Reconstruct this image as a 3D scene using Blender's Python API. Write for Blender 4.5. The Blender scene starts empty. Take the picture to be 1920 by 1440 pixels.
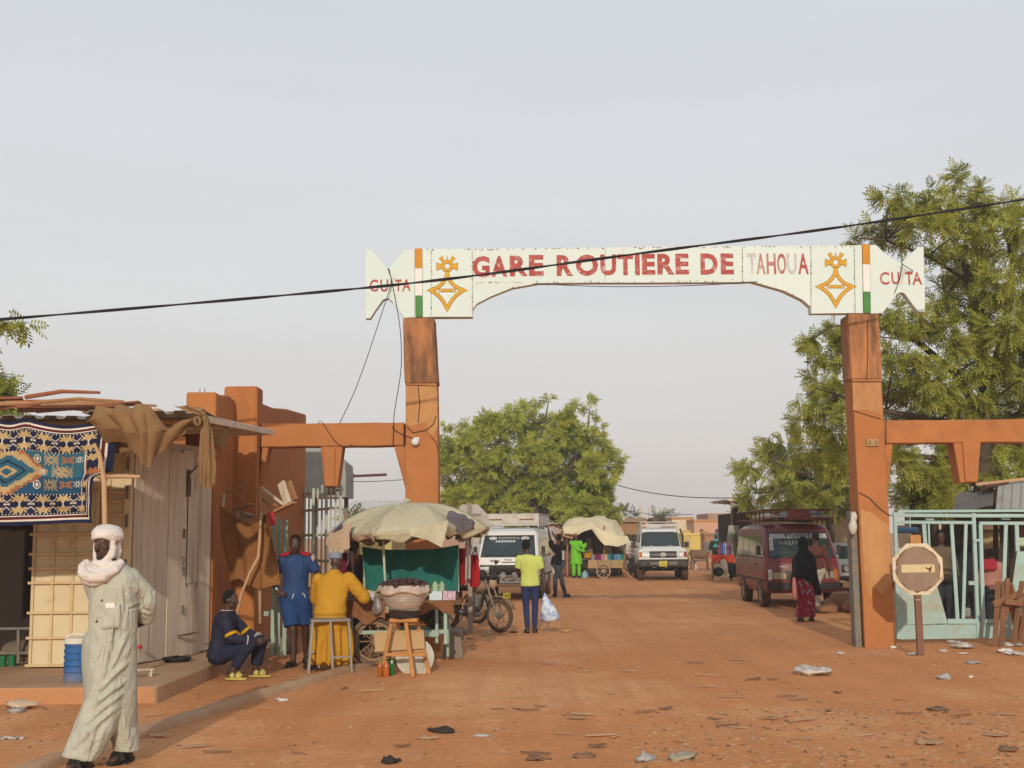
import bpy, bmesh, math, random
import numpy as np
from mathutils import Vector, Matrix, noise
R = math.radians
rnd = random.Random(11)
scene = bpy.context.scene
COL = scene.collection
FPX, CAMZ, ROLL = 2300.0, 1.7, 0.0095
PITCH = math.atan(285.0 / FPX)
cr_, sr_, cp_, sp_ = math.cos(ROLL), math.sin(ROLL), math.cos(PITCH), math.sin(PITCH)
cam_data = bpy.data.cameras.new('camera')
cam = bpy.data.objects.new('camera', cam_data)
COL.objects.link(cam)
cam_data.sensor_width = 36
cam_data.lens = FPX / 1920 * 36
cam_data.clip_start, cam_data.clip_end = 0.1, 3000
_U = Vector((0, -sp_, cp_)); _X = Vector((1, 0, 0)); _F = Vector((0, cp_, sp_))
_rt = _X * cr_ - _U * sr_
_up = _X * sr_ + _U * cr_
_m = Matrix((_rt, _up, -_F)).transposed().to_4x4()
_m.translation = (0, 0, CAMZ)
cam.matrix_world = _m
scene.camera = cam
SUN_EL = 20.0
world = bpy.data.worlds.new("World")
scene.world = world
world.use_nodes = True
nt = world.node_tree
for n in list(nt.nodes): nt.nodes.remove(n)
out = nt.nodes.new('ShaderNodeOutputWorld')
bg = nt.nodes.new('ShaderNodeBackground')
bg.inputs['Strength'].default_value = 0.1
sky = nt.nodes.new('ShaderNodeTexSky')
sky.sky_type = 'NISHITA'
sky.sun_disc = False
sky.sun_elevation = R(SUN_EL)
sky.sun_rotation = R(184)
sky.altitude = 300
sky.air_density = 1.0
sky.dust_density = 4.0
sky.ozone_density = 1.0
tc = nt.nodes.new('ShaderNodeTexCoord')
sep = nt.nodes.new('ShaderNodeSeparateXYZ')
nt.links.new(tc.outputs['Generated'], sep.inputs[0])
ramp = nt.nodes.new('ShaderNodeValToRGB')       # thin dust veil: warmer at the horizon, greyer above
el = ramp.color_ramp.elements
el[0].position = 0.0; el[0].color = (0.63, 0.565, 0.535, 1)
el[1].position = 1.0; el[1].color = (0.36, 0.42, 0.51, 1)
e = el.new(0.08); e.color = (0.665, 0.62, 0.60, 1)
e = el.new(0.20); e.color = (0.665, 0.66, 0.65, 1)
e = el.new(0.42); e.color = (0.635, 0.66, 0.695, 1)
nt.links.new(sep.outputs['Z'], ramp.inputs[0])
mp = nt.nodes.new('ShaderNodeMapping')
mp.inputs['Scale'].default_value = (1.3, 1.3, 9)
mp.inputs['Rotation'].default_value = (0.1, 0.16, 0)
nt.links.new(tc.outputs['Generated'], mp.inputs[0])
nz = nt.nodes.new('ShaderNodeTexNoise'); nz.inputs['Scale'].default_value = 1.6; nz.inputs['Detail'].default_value = 5
nt.links.new(mp.outputs[0], nz.inputs['Vector'])
mr = nt.nodes.new('ShaderNodeMapRange')
mr.inputs[1].default_value = 0.3; mr.inputs[2].default_value = 0.75
mr.inputs[3].default_value = 11.6; mr.inputs[4].default_value = 12.5
nt.links.new(nz.outputs[0], mr.inputs[0])
vm = nt.nodes.new('ShaderNodeVectorMath'); vm.operation = 'SCALE'
nt.links.new(ramp.outputs[0], vm.inputs[0]); nt.links.new(mr.outputs[0], vm.inputs['Scale'])
mix = nt.nodes.new('ShaderNodeMix'); mix.data_type = 'RGBA'
mix.inputs[0].default_value = 0.85
nt.links.new(sky.outputs[0], mix.inputs[6]); nt.links.new(vm.outputs[0], mix.inputs[7])
nt.links.new(mix.outputs[2], bg.inputs['Color'])
nt.links.new(bg.outputs[0], out.inputs[0])
sd = bpy.data.lights.new('sun', 'SUN')
sd.energy = 2.6
sd.angle = R(0.8)
sd.color = (1.0, 0.91, 0.77)
sun = bpy.data.objects.new('sun', sd)
COL.objects.link(sun)
_d = Vector((0.05, 1.0, -math.tan(R(SUN_EL)))).normalized()
sun.rotation_euler = _d.to_track_quat('-Z', 'Y').to_euler()
sun.location = (-5, -40, 30)
vs = scene.view_settings
vs.view_transform = 'Standard'; vs.look = 'None'; vs.gamma = 1; vs.exposure = 0.0
vs.use_curve_mapping = False
def ray(px, py):
 a = (px - 960) / FPX; b = -(py - 720) / FPX
 u = a * cr_ + b * sr_; v = -a * sr_ + b * cr_
 return (u, cp_ - v * sp_, sp_ + v * cp_)
def G(px, py, z=0.0):
 "where the sight line of a photo point meets the height z"
 x, y, w = ray(px, py); t = (z - CAMZ) / w
 return Vector((x * t, y * t, z))
def P(px, py, Y):
 "where the sight line of a photo point meets the depth Y"
 x, y, w = ray(px, py); t = Y / y
 return Vector((x * t, Y, CAMZ + w * t))
def hexc(h):
 h = h.lstrip('#')
 c = [int(h[i:i + 2], 16) / 255 for i in (0, 2, 4)]
 return tuple(x / 12.92 if x < .04045 else ((x + .055) / 1.055) ** 2.4 for x in c)
_mats = {}
def mat(name, col, rough=.8, col2=None, scale=3.0, contrast=.5, dirt=None, dscale=1.2, damt=.5, dirt_lo=.5,
  bump=.25, bscale=25, metal=0.0, spec=.3, stretch=(1, 1, 1), rand=.12, trans=0.0, coat=0.0, alpha=None, wrinkle=0):
 if name in _mats: return _mats[name]
 if isinstance(col, str): col = hexc(col)
 if isinstance(col2, str): col2 = hexc(col2)
 if isinstance(dirt, str): dirt = hexc(dirt)
 if col2 is None: col2 = tuple(c * .72 for c in col)
 m = bpy.data.materials.new(name); m.use_nodes = True
 t = m.node_tree; b = t.nodes['Principled BSDF']; L = t.links.new
 co = t.nodes.new('ShaderNodeTexCoord'); mpn = t.nodes.new('ShaderNodeMapping')
 mpn.inputs['Scale'].default_value = stretch
 oi = t.nodes.new('ShaderNodeObjectInfo')
 mu = t.nodes.new('ShaderNodeMath'); mu.operation = 'MULTIPLY'; mu.inputs[1].default_value = 37.0
 L(oi.outputs['Random'], mu.inputs[0]); L(mu.outputs[0], mpn.inputs['Location'])
 L(co.outputs['Object'], mpn.inputs['Vector'])
 def nzn(s, d=6, r=.6):
  n = t.nodes.new('ShaderNodeTexNoise'); n.inputs['Scale'].default_value = s
  n.inputs['Detail'].default_value = d; n.inputs['Roughness'].default_value = r
  L(mpn.outputs[0], n.inputs['Vector']); return n
 def rng(src, a, bb, lo=0, hi=1):
  q = t.nodes.new('ShaderNodeMapRange'); q.inputs[1].default_value = a; q.inputs[2].default_value = bb
  q.inputs[3].default_value = lo; q.inputs[4].default_value = hi
  L(src, q.inputs[0]); return q.outputs[0]
 def mixc(f, a, bb):
  q = t.nodes.new('ShaderNodeMix'); q.data_type = 'RGBA'
  if isinstance(f, float): q.inputs[0].default_value = f
  else: L(f, q.inputs[0])
  for i, s in ((6, a), (7, bb)):
   if isinstance(s, tuple): q.inputs[i].default_value = (*s, 1)
   else: L(s, q.inputs[i])
  return q.outputs[2]
 w = .5 - .42 * contrast
 c = mixc(rng(nzn(scale).outputs[0], .5 - w, .5 + w), col, col2)
 if dirt is not None:
  c = mixc(rng(nzn(dscale, 8, .7).outputs[0], dirt_lo, dirt_lo + .22, 0, damt), c, dirt)
 if rand:
  hs = t.nodes.new('ShaderNodeHueSaturation')
  L(rng(oi.outputs['Random'], 0, 1, 1 - rand, 1 + rand), hs.inputs['Value'])
  L(c, hs.inputs['Color']); c = hs.outputs[0]
 L(c, b.inputs['Base Color'])
 b.inputs['Roughness'].default_value = rough
 b.inputs['Metallic'].default_value = metal
 b.inputs['Specular IOR Level'].default_value = spec
 if coat: b.inputs['Coat Weight'].default_value = coat; b.inputs['Coat Roughness'].default_value = .12
 if trans: b.inputs['Transmission Weight'].default_value = trans
 if alpha: b.inputs['Alpha'].default_value = alpha
 if bump:
  bn = t.nodes.new('ShaderNodeBump'); bn.inputs['Strength'].default_value = bump
  bn.inputs['Distance'].default_value = .02
  L(nzn(bscale, 5).outputs[0], bn.inputs['Height']); L(bn.outputs[0], b.inputs['Normal'])
  if wrinkle:
   mw = t.nodes.new('ShaderNodeMapping'); mw.inputs['Scale'].default_value = (1, 1, .55); mw.inputs['Rotation'].default_value = (.3, .35, 0); L(co.outputs['Object'], mw.inputs[0])
   wn = t.nodes.new('ShaderNodeTexNoise'); wn.inputs['Scale'].default_value = 8.5; wn.inputs['Detail'].default_value = 4; wn.inputs['Distortion'].default_value = 1.6; L(mw.outputs[0], wn.inputs['Vector'])
   w2 = t.nodes.new('ShaderNodeBump'); w2.inputs['Strength'].default_value = wrinkle; w2.inputs['Distance'].default_value = .05
   L(wn.outputs[0], w2.inputs['Height']); L(w2.outputs[0], bn.inputs['Normal'])
 _mats[name] = m
 return m
def V(*a): return Vector(a)
def frame(d, up=None):
 d = Vector(d).normalized()
 u = Vector(up) if up is not None else (Vector((0, 0, 1)) if abs(d.z) < .95 else Vector((0, 1, 0)))
 x = u.cross(d)
 if x.length < 1e-6: x = Vector((1, 0, 0)).cross(d)
 x.normalize(); y = d.cross(x)
 return x, y, d
class MB:
 def __init__(s): s.v = []; s.f = []
 def add(s, vs, fs, M=None):
  o = len(s.v)
  s.v += [tuple(M @ Vector(p)) for p in vs] if M is not None else [tuple(p) for p in vs]
  s.f += [tuple(i + o for i in f) for f in fs]
  return s
 def box(s, x0, x1, y0, y1, z0, z1, M=None):
  return s.add([(x0, y0, z0), (x1, y0, z0), (x1, y1, z0), (x0, y1, z0), (x0, y0, z1), (x1, y0, z1), (x1, y1, z1), (x0, y1, z1)],
                     [(0, 3, 2, 1), (4, 5, 6, 7), (0, 1, 5, 4), (1, 2, 6, 5), (2, 3, 7, 6), (3, 0, 4, 7)], M)
 def bar(s, p0, p1, w, h=None, up=None, w1=None, h1=None):
  p0, p1 = Vector(p0), Vector(p1); h = w if h is None else h
  w1 = w if w1 is None else w1; h1 = h if h1 is None else h1
  x, y, d = frame(p1 - p0, up)
  vs = []
  for p, a, b in ((p0, w, h), (p1, w1, h1)):
   for sx, sy in ((-1, -1), (1, -1), (1, 1), (-1, 1)): vs.append(p + x * (sx * a / 2) + y * (sy * b / 2))
  return s.add(vs, [(0, 3, 2, 1), (4, 5, 6, 7), (0, 1, 5, 4), (1, 2, 6, 5), (2, 3, 7, 6), (3, 0, 4, 7)])
 def rings(s, rs, cap=True, close=True):
  n = len(rs[0]); vs = [p for r in rs for p in r]; fs = []
  for k in range(len(rs) - 1):
   for i in range(n if close else n - 1):
    j = (i + 1) % n
    fs.append((k * n + i, k * n + j, (k + 1) * n + j, (k + 1) * n + i))
  if cap:
   fs.append(tuple(range(n - 1, -1, -1))); fs.append(tuple(range((len(rs) - 1) * n, len(rs) * n)))
  return s.add(vs, fs)
 def tube(s, pts, r, n=8, cap=True):
  pts = [Vector(p) for p in pts]
  if not isinstance(r, (list, tuple)): r = [r] * len(pts)
  x = None; rs = []
  for i, p in enumerate(pts):
   d = (pts[min(i + 1, len(pts) - 1)] - pts[max(i - 1, 0)])
   if d.length < 1e-9: d = Vector((0, 0, 1))
   d.normalize()
   if x is None: x, y, _ = frame(d)
   else:
    x = x - d * x.dot(d)
    if x.length < 1e-6: x = frame(d)[0]
    x.normalize(); y = d.cross(x)
   rs.append([p + (x * math.cos(a) + y * math.sin(a)) * r[i] for a in (2 * math.pi * k / n for k in range(n))])
  return s.rings(rs, cap)
 def ell(s, c, rx, ry=None, rz=None, M=None, n=12, m=8):
  ry = rx if ry is None else ry; rz = rx if rz is None else rz
  c = Vector(c); vs = []; fs = []
  for j in range(1, m):
   t = math.pi * j / m
   for i in range(n):
    a = 2 * math.pi * i / n
    q = Vector((rx * math.sin(t) * math.cos(a), ry * math.sin(t) * math.sin(a), rz * math.cos(t)))
    vs.append(c + (M @ q if M is not None else q))
  q0 = Vector((0, 0, rz)); q1 = Vector((0, 0, -rz))
  vs.append(c + (M @ q0 if M is not None else q0)); vs.append(c + (M @ q1 if M is not None else q1))
  for j in range(m - 2):
   for i in range(n):
    k = (i + 1) % n; fs.append((j * n + i, (j + 1) * n + i, (j + 1) * n + k, j * n + k))
  for i in range(n):
   k = (i + 1) % n
   fs.append((len(vs) - 2, i, k)); fs.append((len(vs) - 1, (m - 2) * n + k, (m - 2) * n + i))
  return s.add(vs, fs)
 def cap(s, p0, p1, r0, r1=None, n=12, ends=True):
  r1 = r0 if r1 is None else r1
  s.tube([p0, p1], [r0, r1], n)
  if ends: s.ell(p0, r0 * .99, n=n, m=7); s.ell(p1, r1 * .99, n=n, m=7)
  return s
 def lathe(s, prof, n=20, M=None, cap=True):
  rs = []
  for r, z in prof:
   q = [Vector((r * math.cos(2 * math.pi * k / n), r * math.sin(2 * math.pi * k / n), z)) for k in range(n)]
   rs.append([M @ p for p in q] if M is not None else q)
  return s.rings(rs, cap)
 def prism(s, pts, y0, y1, M=None):
  "polygon in the xz plane, thick from y0 to y1"
  n = len(pts)
  vs = [(x, y0, z) for x, z in pts] + [(x, y1, z) for x, z in pts]
  fs = [tuple(range(n)), tuple(range(2 * n - 1, n - 1, -1))]
  for i in range(n):
   j = (i + 1) % n; fs.append((i, i + n, j + n, j))
  return s.add(vs, fs, M)
 def grid(s, fn, nu, nv, thick=0.0, tv=None):
  "sheet fn(u,v)->Vector; thick gives it a back side"
  pts = [[Vector(fn(i / nu, j / nv)) for i in range(nu + 1)] for j in range(nv + 1)]
  vs = [p for r in pts for p in r]; w = nu + 1
  fs = [(j * w + i, j * w + i + 1, (j + 1) * w + i + 1, (j + 1) * w + i) for j in range(nv) for i in range(nu)]
  if thick:
   nn = []
   for j in range(nv + 1):
    for i in range(nu + 1):
     if tv is not None: nn.append(Vector(tv)); continue
     a = pts[j][min(i + 1, nu)] - pts[j][max(i - 1, 0)]; b = pts[min(j + 1, nv)][i] - pts[max(j - 1, 0)][i]
     q = a.cross(b); nn.append(q.normalized() if q.length > 1e-9 else Vector((0, 0, 1)))
   o = len(vs); vs += [p - q * thick for p, q in zip(vs[:o], nn)]
   fs += [tuple(i + o for i in reversed(f)) for f in list(fs)]
   edge = [i for i in range(w)] + [j * w + nu for j in range(1, nv + 1)] + [nv * w + i for i in range(nu - 1, -1, -1)] + [j * w for j in range(nv - 1, 0, -1)]
   for a, b in zip(edge, edge[1:] + edge[:1]): fs.append((b, a, a + o, b + o))
  return s.add(vs, fs)
 def mesh(s, name):
  me = bpy.data.meshes.new(name); me.from_pydata(s.v, [], s.f); me.update(); return me
 def obj(s, name, m, parent=None, smooth=None, bevel=0.0, seg=1, fix=True):
  me = s.mesh(name)
  if fix or bevel:
   bm = bmesh.new(); bm.from_mesh(me)
   if bevel:
    bmesh.ops.remove_doubles(bm, verts=bm.verts, dist=1e-5)
    bmesh.ops.recalc_face_normals(bm, faces=bm.faces)
    ed = [e for e in bm.edges if len(e.link_faces) == 2 and e.calc_face_angle(0) > R(32)]
    bmesh.ops.bevel(bm, geom=ed, offset=bevel, segments=seg, affect='EDGES', clamp_overlap=True)
   bmesh.ops.recalc_face_normals(bm, faces=bm.faces)
   bm.to_mesh(me); bm.free()
  return link(name, me, m, parent, smooth)
def link(name, me, m, parent=None, smooth=None):
 o = bpy.data.objects.new(name, me); COL.objects.link(o)
 if m is not None:
  if isinstance(m, (list, tuple)):
   for q in m: me.materials.append(q)
  else: me.materials.append(m)
 if parent is not None: o.parent = parent
 if smooth:
  me.polygons.foreach_set('use_smooth', [True] * len(me.polygons))
  if smooth is not True: me.set_sharp_from_angle(angle=R(smooth))
 return o
def thing(name, label, cat, loc=(0, 0, 0), rz=0.0, group=None):
 o = bpy.data.objects.new(name, None); COL.objects.link(o); o.empty_display_size = .2
 o.location = loc; o.rotation_euler = (0, 0, rz)
 return tag(o, label, cat, group)
def tag(o, label, cat, group=None):
 o['label'] = label; o['category'] = cat
 if group: o['group'] = group
 return o
def kind(o, k): o['kind'] = k; return o
def copy_thing(o, loc, rz=None, label=None, group=None):
 def rec(a, par):
  c = a.copy(); COL.objects.link(c)
  if par is not None: c.parent = par
  for ch in a.children: rec(ch, c)
  return c
 c = rec(o, None); c.location = loc
 if rz is not None: c.rotation_euler = (0, 0, rz)
 if label: c['label'] = label
 if group: c['group'] = group
 return c
def pn(p, f, seed=0, st=(1, 1, 1)):
 rs = np.random.RandomState(seed); q = np.asarray(p, float) * np.array(st) * f; o = np.zeros(len(q))
 for k in range(7):
  d = rs.normal(size=3); d /= np.linalg.norm(d); e = rs.normal(size=3); e /= np.linalg.norm(e)
  s = 1.0 + .35 * k
  o += np.sin(q @ d * s + rs.rand() * 6.28 + 1.4 * np.sin(q @ e * s * .6 + rs.rand() * 6.28)) / s ** .7
 return o / 3.0
def coords(me):
 a = np.empty(len(me.vertices) * 3); me.vertices.foreach_get('co', a); return a.reshape(-1, 3)
def setco(me, a): me.vertices.foreach_set('co', np.ascontiguousarray(a, float).ravel()); me.update()
def normals(me):
 a = np.empty(len(me.vertices) * 3, np.float32); me.vertex_normals.foreach_get('vector', a); return a.reshape(-1, 3).astype(float)
def crumple(o, amp, f, seed=0, st=(1, 1, 1), ridge=False):
 me = o.data; p = coords(me); n = normals(me); d = pn(p, f, seed, st)
 if ridge: d = 1 - 2 * np.abs(np.clip(d, -1, 1)) ** .7
 setco(me, p + n * (d * amp)[:, None]); return o
def fuse(mb, vox, smooth=4):
 "one continuous skin round overlapping closed shapes"
 me = mb.mesh('tmp'); o = bpy.data.objects.new('tmp', me); COL.objects.link(o)
 md = o.modifiers.new('r', 'REMESH'); md.mode = 'VOXEL'; md.voxel_size = vox
 if smooth:
  sm = o.modifiers.new('s', 'SMOOTH'); sm.iterations = smooth; sm.factor = .5
 dg = bpy.context.evaluated_depsgraph_get()
 r = bpy.data.meshes.new_from_object(o.evaluated_get(dg))
 bpy.data.objects.remove(o); bpy.data.meshes.remove(me)
 r.materials.clear(); return r
def text_mb(txt, x0, x1, z0, z1, y, thick=.004, bold=.0, M=None):
 cu = bpy.data.curves.new('t', 'FONT'); cu.body = txt; cu.resolution_u = 3; cu.offset = bold; cu.extrude = .5
 o = bpy.data.objects.new('t', cu); COL.objects.link(o)
 dg = bpy.context.evaluated_depsgraph_get(); me = bpy.data.meshes.new_from_object(o.evaluated_get(dg))
 c = coords(me); fs = [tuple(p.vertices) for p in me.polygons]
 bpy.data.objects.remove(o); bpy.data.meshes.remove(me); bpy.data.curves.remove(cu)
 lo = c.min(0); hi = c.max(0)
 vs = [(x0 + (p[0] - lo[0]) / (hi[0] - lo[0]) * (x1 - x0), y - thick / 2 - (p[2]) * thick, z0 + (p[1] - lo[1]) / (hi[1] - lo[1]) * (z1 - z0)) for p in c]
 b = MB(); b.add(vs, fs, M); return b
# ================================================================ SETTING
EARTH = mat('red_earth', (.60, .25, .095), .95, (.50, .205, .076), .55, .35, (.72, .385, .19), .3, .8, .48, bump=.6, bscale=9, rand=0, spec=.15)
def dress_earth():
 "finer speckle, tyre-worn pale lanes and pebbles in the relief"
 t = EARTH.node_tree; b = t.nodes['Principled BSDF']; L = t.links.new
 src = b.inputs['Base Color'].links[0].from_socket
 co = [n for n in t.nodes if n.type == 'TEX_COORD'][0]
 n = t.nodes.new('ShaderNodeTexNoise'); n.inputs['Scale'].default_value = 14; n.inputs['Detail'].default_value = 10; n.inputs['Roughness'].default_value = .75
 L(co.outputs['Object'], n.inputs['Vector'])
 q = t.nodes.new('ShaderNodeMapRange'); q.inputs[1].default_value = .3; q.inputs[2].default_value = .7; q.inputs[3].default_value = .72; q.inputs[4].default_value = 1.22
 L(n.outputs[0], q.inputs[0])
 h = t.nodes.new('ShaderNodeHueSaturation'); L(src, h.inputs['Color']); L(q.outputs[0], h.inputs['Value'])
 v = t.nodes.new('ShaderNodeTexVoronoi'); v.inputs['Scale'].default_value = 7.5; v.inputs['Randomness'].default_value = 1
 L(co.outputs['Object'], v.inputs['Vector'])
 r = t.nodes.new('ShaderNodeMapRange'); r.inputs[1].default_value = .10; r.inputs[2].default_value = .14; r.inputs[3].default_value = .55; r.inputs[4].default_value = 0
 L(v.outputs['Distance'], r.inputs[0])
 w = t.nodes.new('ShaderNodeTexNoise'); w.inputs['Scale'].default_value = .8; w.inputs['Detail'].default_value = 3
 L(co.outputs['Object'], w.inputs['Vector'])
 g = t.nodes.new('ShaderNodeMapRange'); g.inputs[1].default_value = .48; g.inputs[2].default_value = .6; L(w.outputs[0], g.inputs[0])
 mm = t.nodes.new('ShaderNodeMath'); mm.operation = 'MULTIPLY'; L(r.outputs[0], mm.inputs[0]); L(g.outputs[0], mm.inputs[1])
 x = t.nodes.new('ShaderNodeMix'); x.data_type = 'RGBA'; L(mm.outputs[0], x.inputs[0]); L(h.outputs[0], x.inputs[6]); x.inputs[7].default_value = (.55, .36, .22, 1)
 mpg = t.nodes.new('ShaderNodeMapping'); mpg.inputs['Scale'].default_value = (1.5, .07, 1); mpg.inputs['Rotation'].default_value = (0, 0, -.12); L(co.outputs['Object'], mpg.inputs[0])
 tr = t.nodes.new('ShaderNodeTexNoise'); tr.inputs['Scale'].default_value = 1.1; tr.inputs['Detail'].default_value = 6; tr.inputs['Roughness'].default_value = .65; L(mpg.outputs[0], tr.inputs['Vector'])
 tq = t.nodes.new('ShaderNodeMapRange'); tq.inputs[1].default_value = .46; tq.inputs[2].default_value = .66; tq.inputs[3].default_value = 0; tq.inputs[4].default_value = .75; L(tr.outputs[0], tq.inputs[0])
 ty = t.nodes.new('ShaderNodeMix'); ty.data_type = 'RGBA'; L(tq.outputs[0], ty.inputs[0]); L(x.outputs[2], ty.inputs[6]); ty.inputs[7].default_value = (.46, .185, .07, 1)
 L(ty.outputs[2], b.inputs['Base Color'])
dress_earth()
def gh(x, y):
 "height of the ground: gentle ruts and lumps, flat far off"
 k = max(0.0, min(1.0, 1 - (y - 30) / 40)) * max(0.0, min(1, 1 - (abs(x) - 9) / 10))
 return k * (.012 * noise.noise((x * .7, y * .4, 1)) + .010 * noise.noise((x * 2.3, y * 1.5, 4)) + .005 * noise.noise((x * 6, y * 5, 7)) - .016 * sum(math.exp(-((x - c - .5 * math.sin(y * .09 + c)) / .13) ** 2) for c in (.4, 1.9, 2.9, 4.4)))
def build_ground():
 xs = np.concatenate([[-1200, -300, -90, -30, -14], np.linspace(-9, 11, 261), [16, 34, 90, 300, 1200]])
 ys = np.concatenate([[-60, -8, 2], np.geomspace(7, 45, 300), [48, 55, 65, 80, 110, 180, 400, 1000, 2500]])
 nx, ny = len(xs), len(ys)
 v = [(x, y, gh(x, y)) for y in ys for x in xs]
 f = [(j * nx + i, j * nx + i + 1, (j + 1) * nx + i + 1, (j + 1) * nx + i) for j in range(ny - 1) for i in range(nx - 1)]
 kind(MB().add(v, f).obj('ground', EARTH, smooth=True, fix=False), 'structure')
build_ground()
CONC = mat('worn_concrete', (.50, .32, .19), .92, (.39, .235, .135), 2.2, .5, (.40, .19, .09), 1.5, .7, .45, bump=.5, bscale=30, rand=0)
def kerb():
 b = MB(); pts = [(-3.95, 7.2), (-3.48, 9.84), (-2.99, 12.44), (-2.6, 14.1), (-2.19, 15.84), (-1.9, 17.0)]
 n = 60; rs = []
 for k in range(n + 1):
  t = k / n * (len(pts) - 1); i = min(int(t), len(pts) - 2); u = t - i
  p = Vector(pts[i]).lerp(Vector(pts[i + 1]), u)
  d = (Vector(pts[i + 1]) - Vector(pts[i])).normalized(); s = Vector((d.y, -d.x))
  h = .075 + .018 * noise.noise((k * .5, 0, 3)); w = .01 * noise.noise((k * .9, 5, 3))
  fade = 1 - max(0, k / n - .86) / .14 * .75
  q = lambda a, z: (p.x + s.x * (a + w), p.y + s.y * (a + w), z)
  rs.append([q(-.13, -.05), q(-.12, h * .55 * fade), q(-.06, h * .95 * fade), q(.05, h * fade), q(.085, h * .7 * fade), q(.10, -.05)])
 b.rings(rs); kind(b.obj('kerb', CONC, smooth=50), 'structure')
kerb()
def platform():
 face = mat('platform_face', (.50, .24, .105), .9, (.42, .20, .09), 2, .5, (.30, .15, .08), 2, .6, .5, bump=.4, rand=0)
 b = MB(); out_ = [(-9.5, 13.16), (-3.78, 13.16), (-3.76, 13.2), (-3.7, 15.6), (-3.52, 16.3), (-3.5, 18.2), (-9.5, 18.2)]
 n = len(out_)
 top = [(x, y, .165 + (.0 if k > 3 else .0)) for k, (x, y) in enumerate(out_)]
 b.rings([[Vector((x, y, -.05)) for x, y in out_], [Vector((x, y, .15)) for x, y in out_], [Vector((x - .01 if i in (1, 2, 3, 4, 5) else x, y + (.01 if i in (0, 1) else 0), .165)) for i, (x, y) in enumerate(out_)]])
 o = b.obj('shop_pavement', CONC, smooth=None); kind(o, 'structure')
 o.data.materials.append(face)
 for p in o.data.polygons:
  if p.normal.y < -.7: p.material_index = 1
platform()
# ================================================================ ENTRANCE ARCH
ORANGE = mat('orange_plaster', (.45, .175, .058), .9, (.37, .14, .046), 1.6, .5, (.20, .085, .04), 1.7, .75, .53, bump=.35, bscale=22, rand=.03)
ORANGE_WORN = mat('weathered_plaster', (.47, .20, .078), .92, (.26, .12, .055), 2.2, .8, (.085, .05, .035), 1.1, .9, .44, bump=.7, bscale=18, rand=.03, stretch=(2.2, 2.2, .55))
OCHRE = mat('bared_plaster', (.52, .27, .11), .92, (.42, .20, .075), 3, .6, (.32, .15, .07), 2, .7, .5, bump=.6, bscale=20, rand=.03, stretch=(1.5, 1.5, .6))
SIGNW = mat('sign_white_paint', (.65, .73, .69), .75, (.60, .68, .63), 1.2, .4, (.34, .26, .17), 2.4, .45, .63, bump=.15, bscale=30, rand=.035)
RED = mat('faded_red_paint', (.34, .055, .045), .8, (.42, .10, .085), 6, .6, (.70, .60, .55), 9, .9, .53, bump=0, rand=0, stretch=(1, 1, 1.8))
REDF = mat('nearly_gone_red_paint', (.36, .07, .06), .8, (.46, .24, .22), 5, .8, (.60, .55, .52), 4, .9, .50, bump=0, rand=0, stretch=(2.2, 1, .8))
REDGREY = mat('washed_out_paint', (.42, .40, .42), .8, (.55, .52, .50), 5, .8, (.68, .68, .62), 8, .9, .47, bump=0, rand=0)
YEL = mat('yellow_paint', (.66, .36, .03), .7, (.58, .30, .025), 3, .4, bump=.1, rand=0)
BROWNLINE = mat('brown_outline', (.34, .18, .035), .8, bump=0, rand=0)
FO = mat('flag_orange', (.60, .25, .02), .7, (.52, .22, .02), 4, .5, (.4, .25, .12), 3, .5, .58, bump=.15, rand=0)
FW = mat('flag_white', (.78, .74, .70), .7, (.72, .68, .62), 4, .4, bump=.15, rand=0)
FG = mat('flag_green', (.07, .24, .055), .7, (.06, .19, .05), 4, .5, (.2, .25, .15), 3, .4, .58, bump=.15, rand=0)
GY = 18.6            # depth of the arch front
arch = thing('entrance_arch', 'orange concrete entrance arch with a white lettered beam across two tall pillars', 'gate arch', (0, GY, 0))
def A(px, py, Y=GY):  # photo point -> (x,z) on the arch front plane
 q = P(px, py, Y); return (q.x, q.z)
def pillar(px_rows, dx_back, back, name='pillar', m=ORANGE):
 "front outline rows (xl,xr,z) extruded back with rough edges"
 b = MB(); rs = []
 for xl, xr, z in px_rows:
  w = .008 * noise.noise((z * 7, xl, 3))
  rs.append([V(xl + w, 0, z), V(xr + w, 0, z), V(xr + w, back, z), V(xl + w, back, z)])
 b.rings(rs); return b
def rows(r0, r1, n):
 return [tuple(a + (c - a) * k / n for a, c in zip(r0, r1)) for k in range(n + 1)]
def make_pillar(lo, mid, hi, brk, m1, m2, dep):
 o = pillar(rows(lo, mid, 14), 0, dep).obj('pillar', m1, arch, bevel=.012)
 xl, xr, z = mid
 u = pillar(rows((xl - .012, xr + .018, z + .002), hi, 8), 0, dep + .02).obj('pillar_top', m2, arch, bevel=.012)
 return o
make_pillar((-1.62, -1.09, -.1), (-1.63, -1.15, 4.03), (-1.67, -1.19, 5.045), 0, ORANGE, ORANGE_WORN, .46)
make_pillar((5.22, 5.68, -.1), (5.20, 5.65, 4.03), (5.18, 5.645, 5.045), 0, ORANGE, ORANGE_WORN, .46)
def patch(pts, m, y=-.004, name='plaster_patch', t=.006):
 b = MB(); q = []
 for (x0, z0), (x1, z1) in zip(pts, pts[1:] + pts[:1]):
  L = math.hypot(x1 - x0, z1 - z0); k = max(1, int(L / .06))
  for i in range(k):
   u = i / k; j = .014 if 0 < i else 0
   q.append((x0 + (x1 - x0) * u + j * noise.noise((x0 * 9 + i * .8, z0 * 5, 2)), z0 + (z1 - z0) * u + j * noise.noise((x0 * 7, z0 * 9 + i * .9, 8))))
 b.prism(q, y, y + t + .004); return b.obj(name, m, arch)
ap = lambda *pts: [A(*p) for p in pts]
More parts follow.
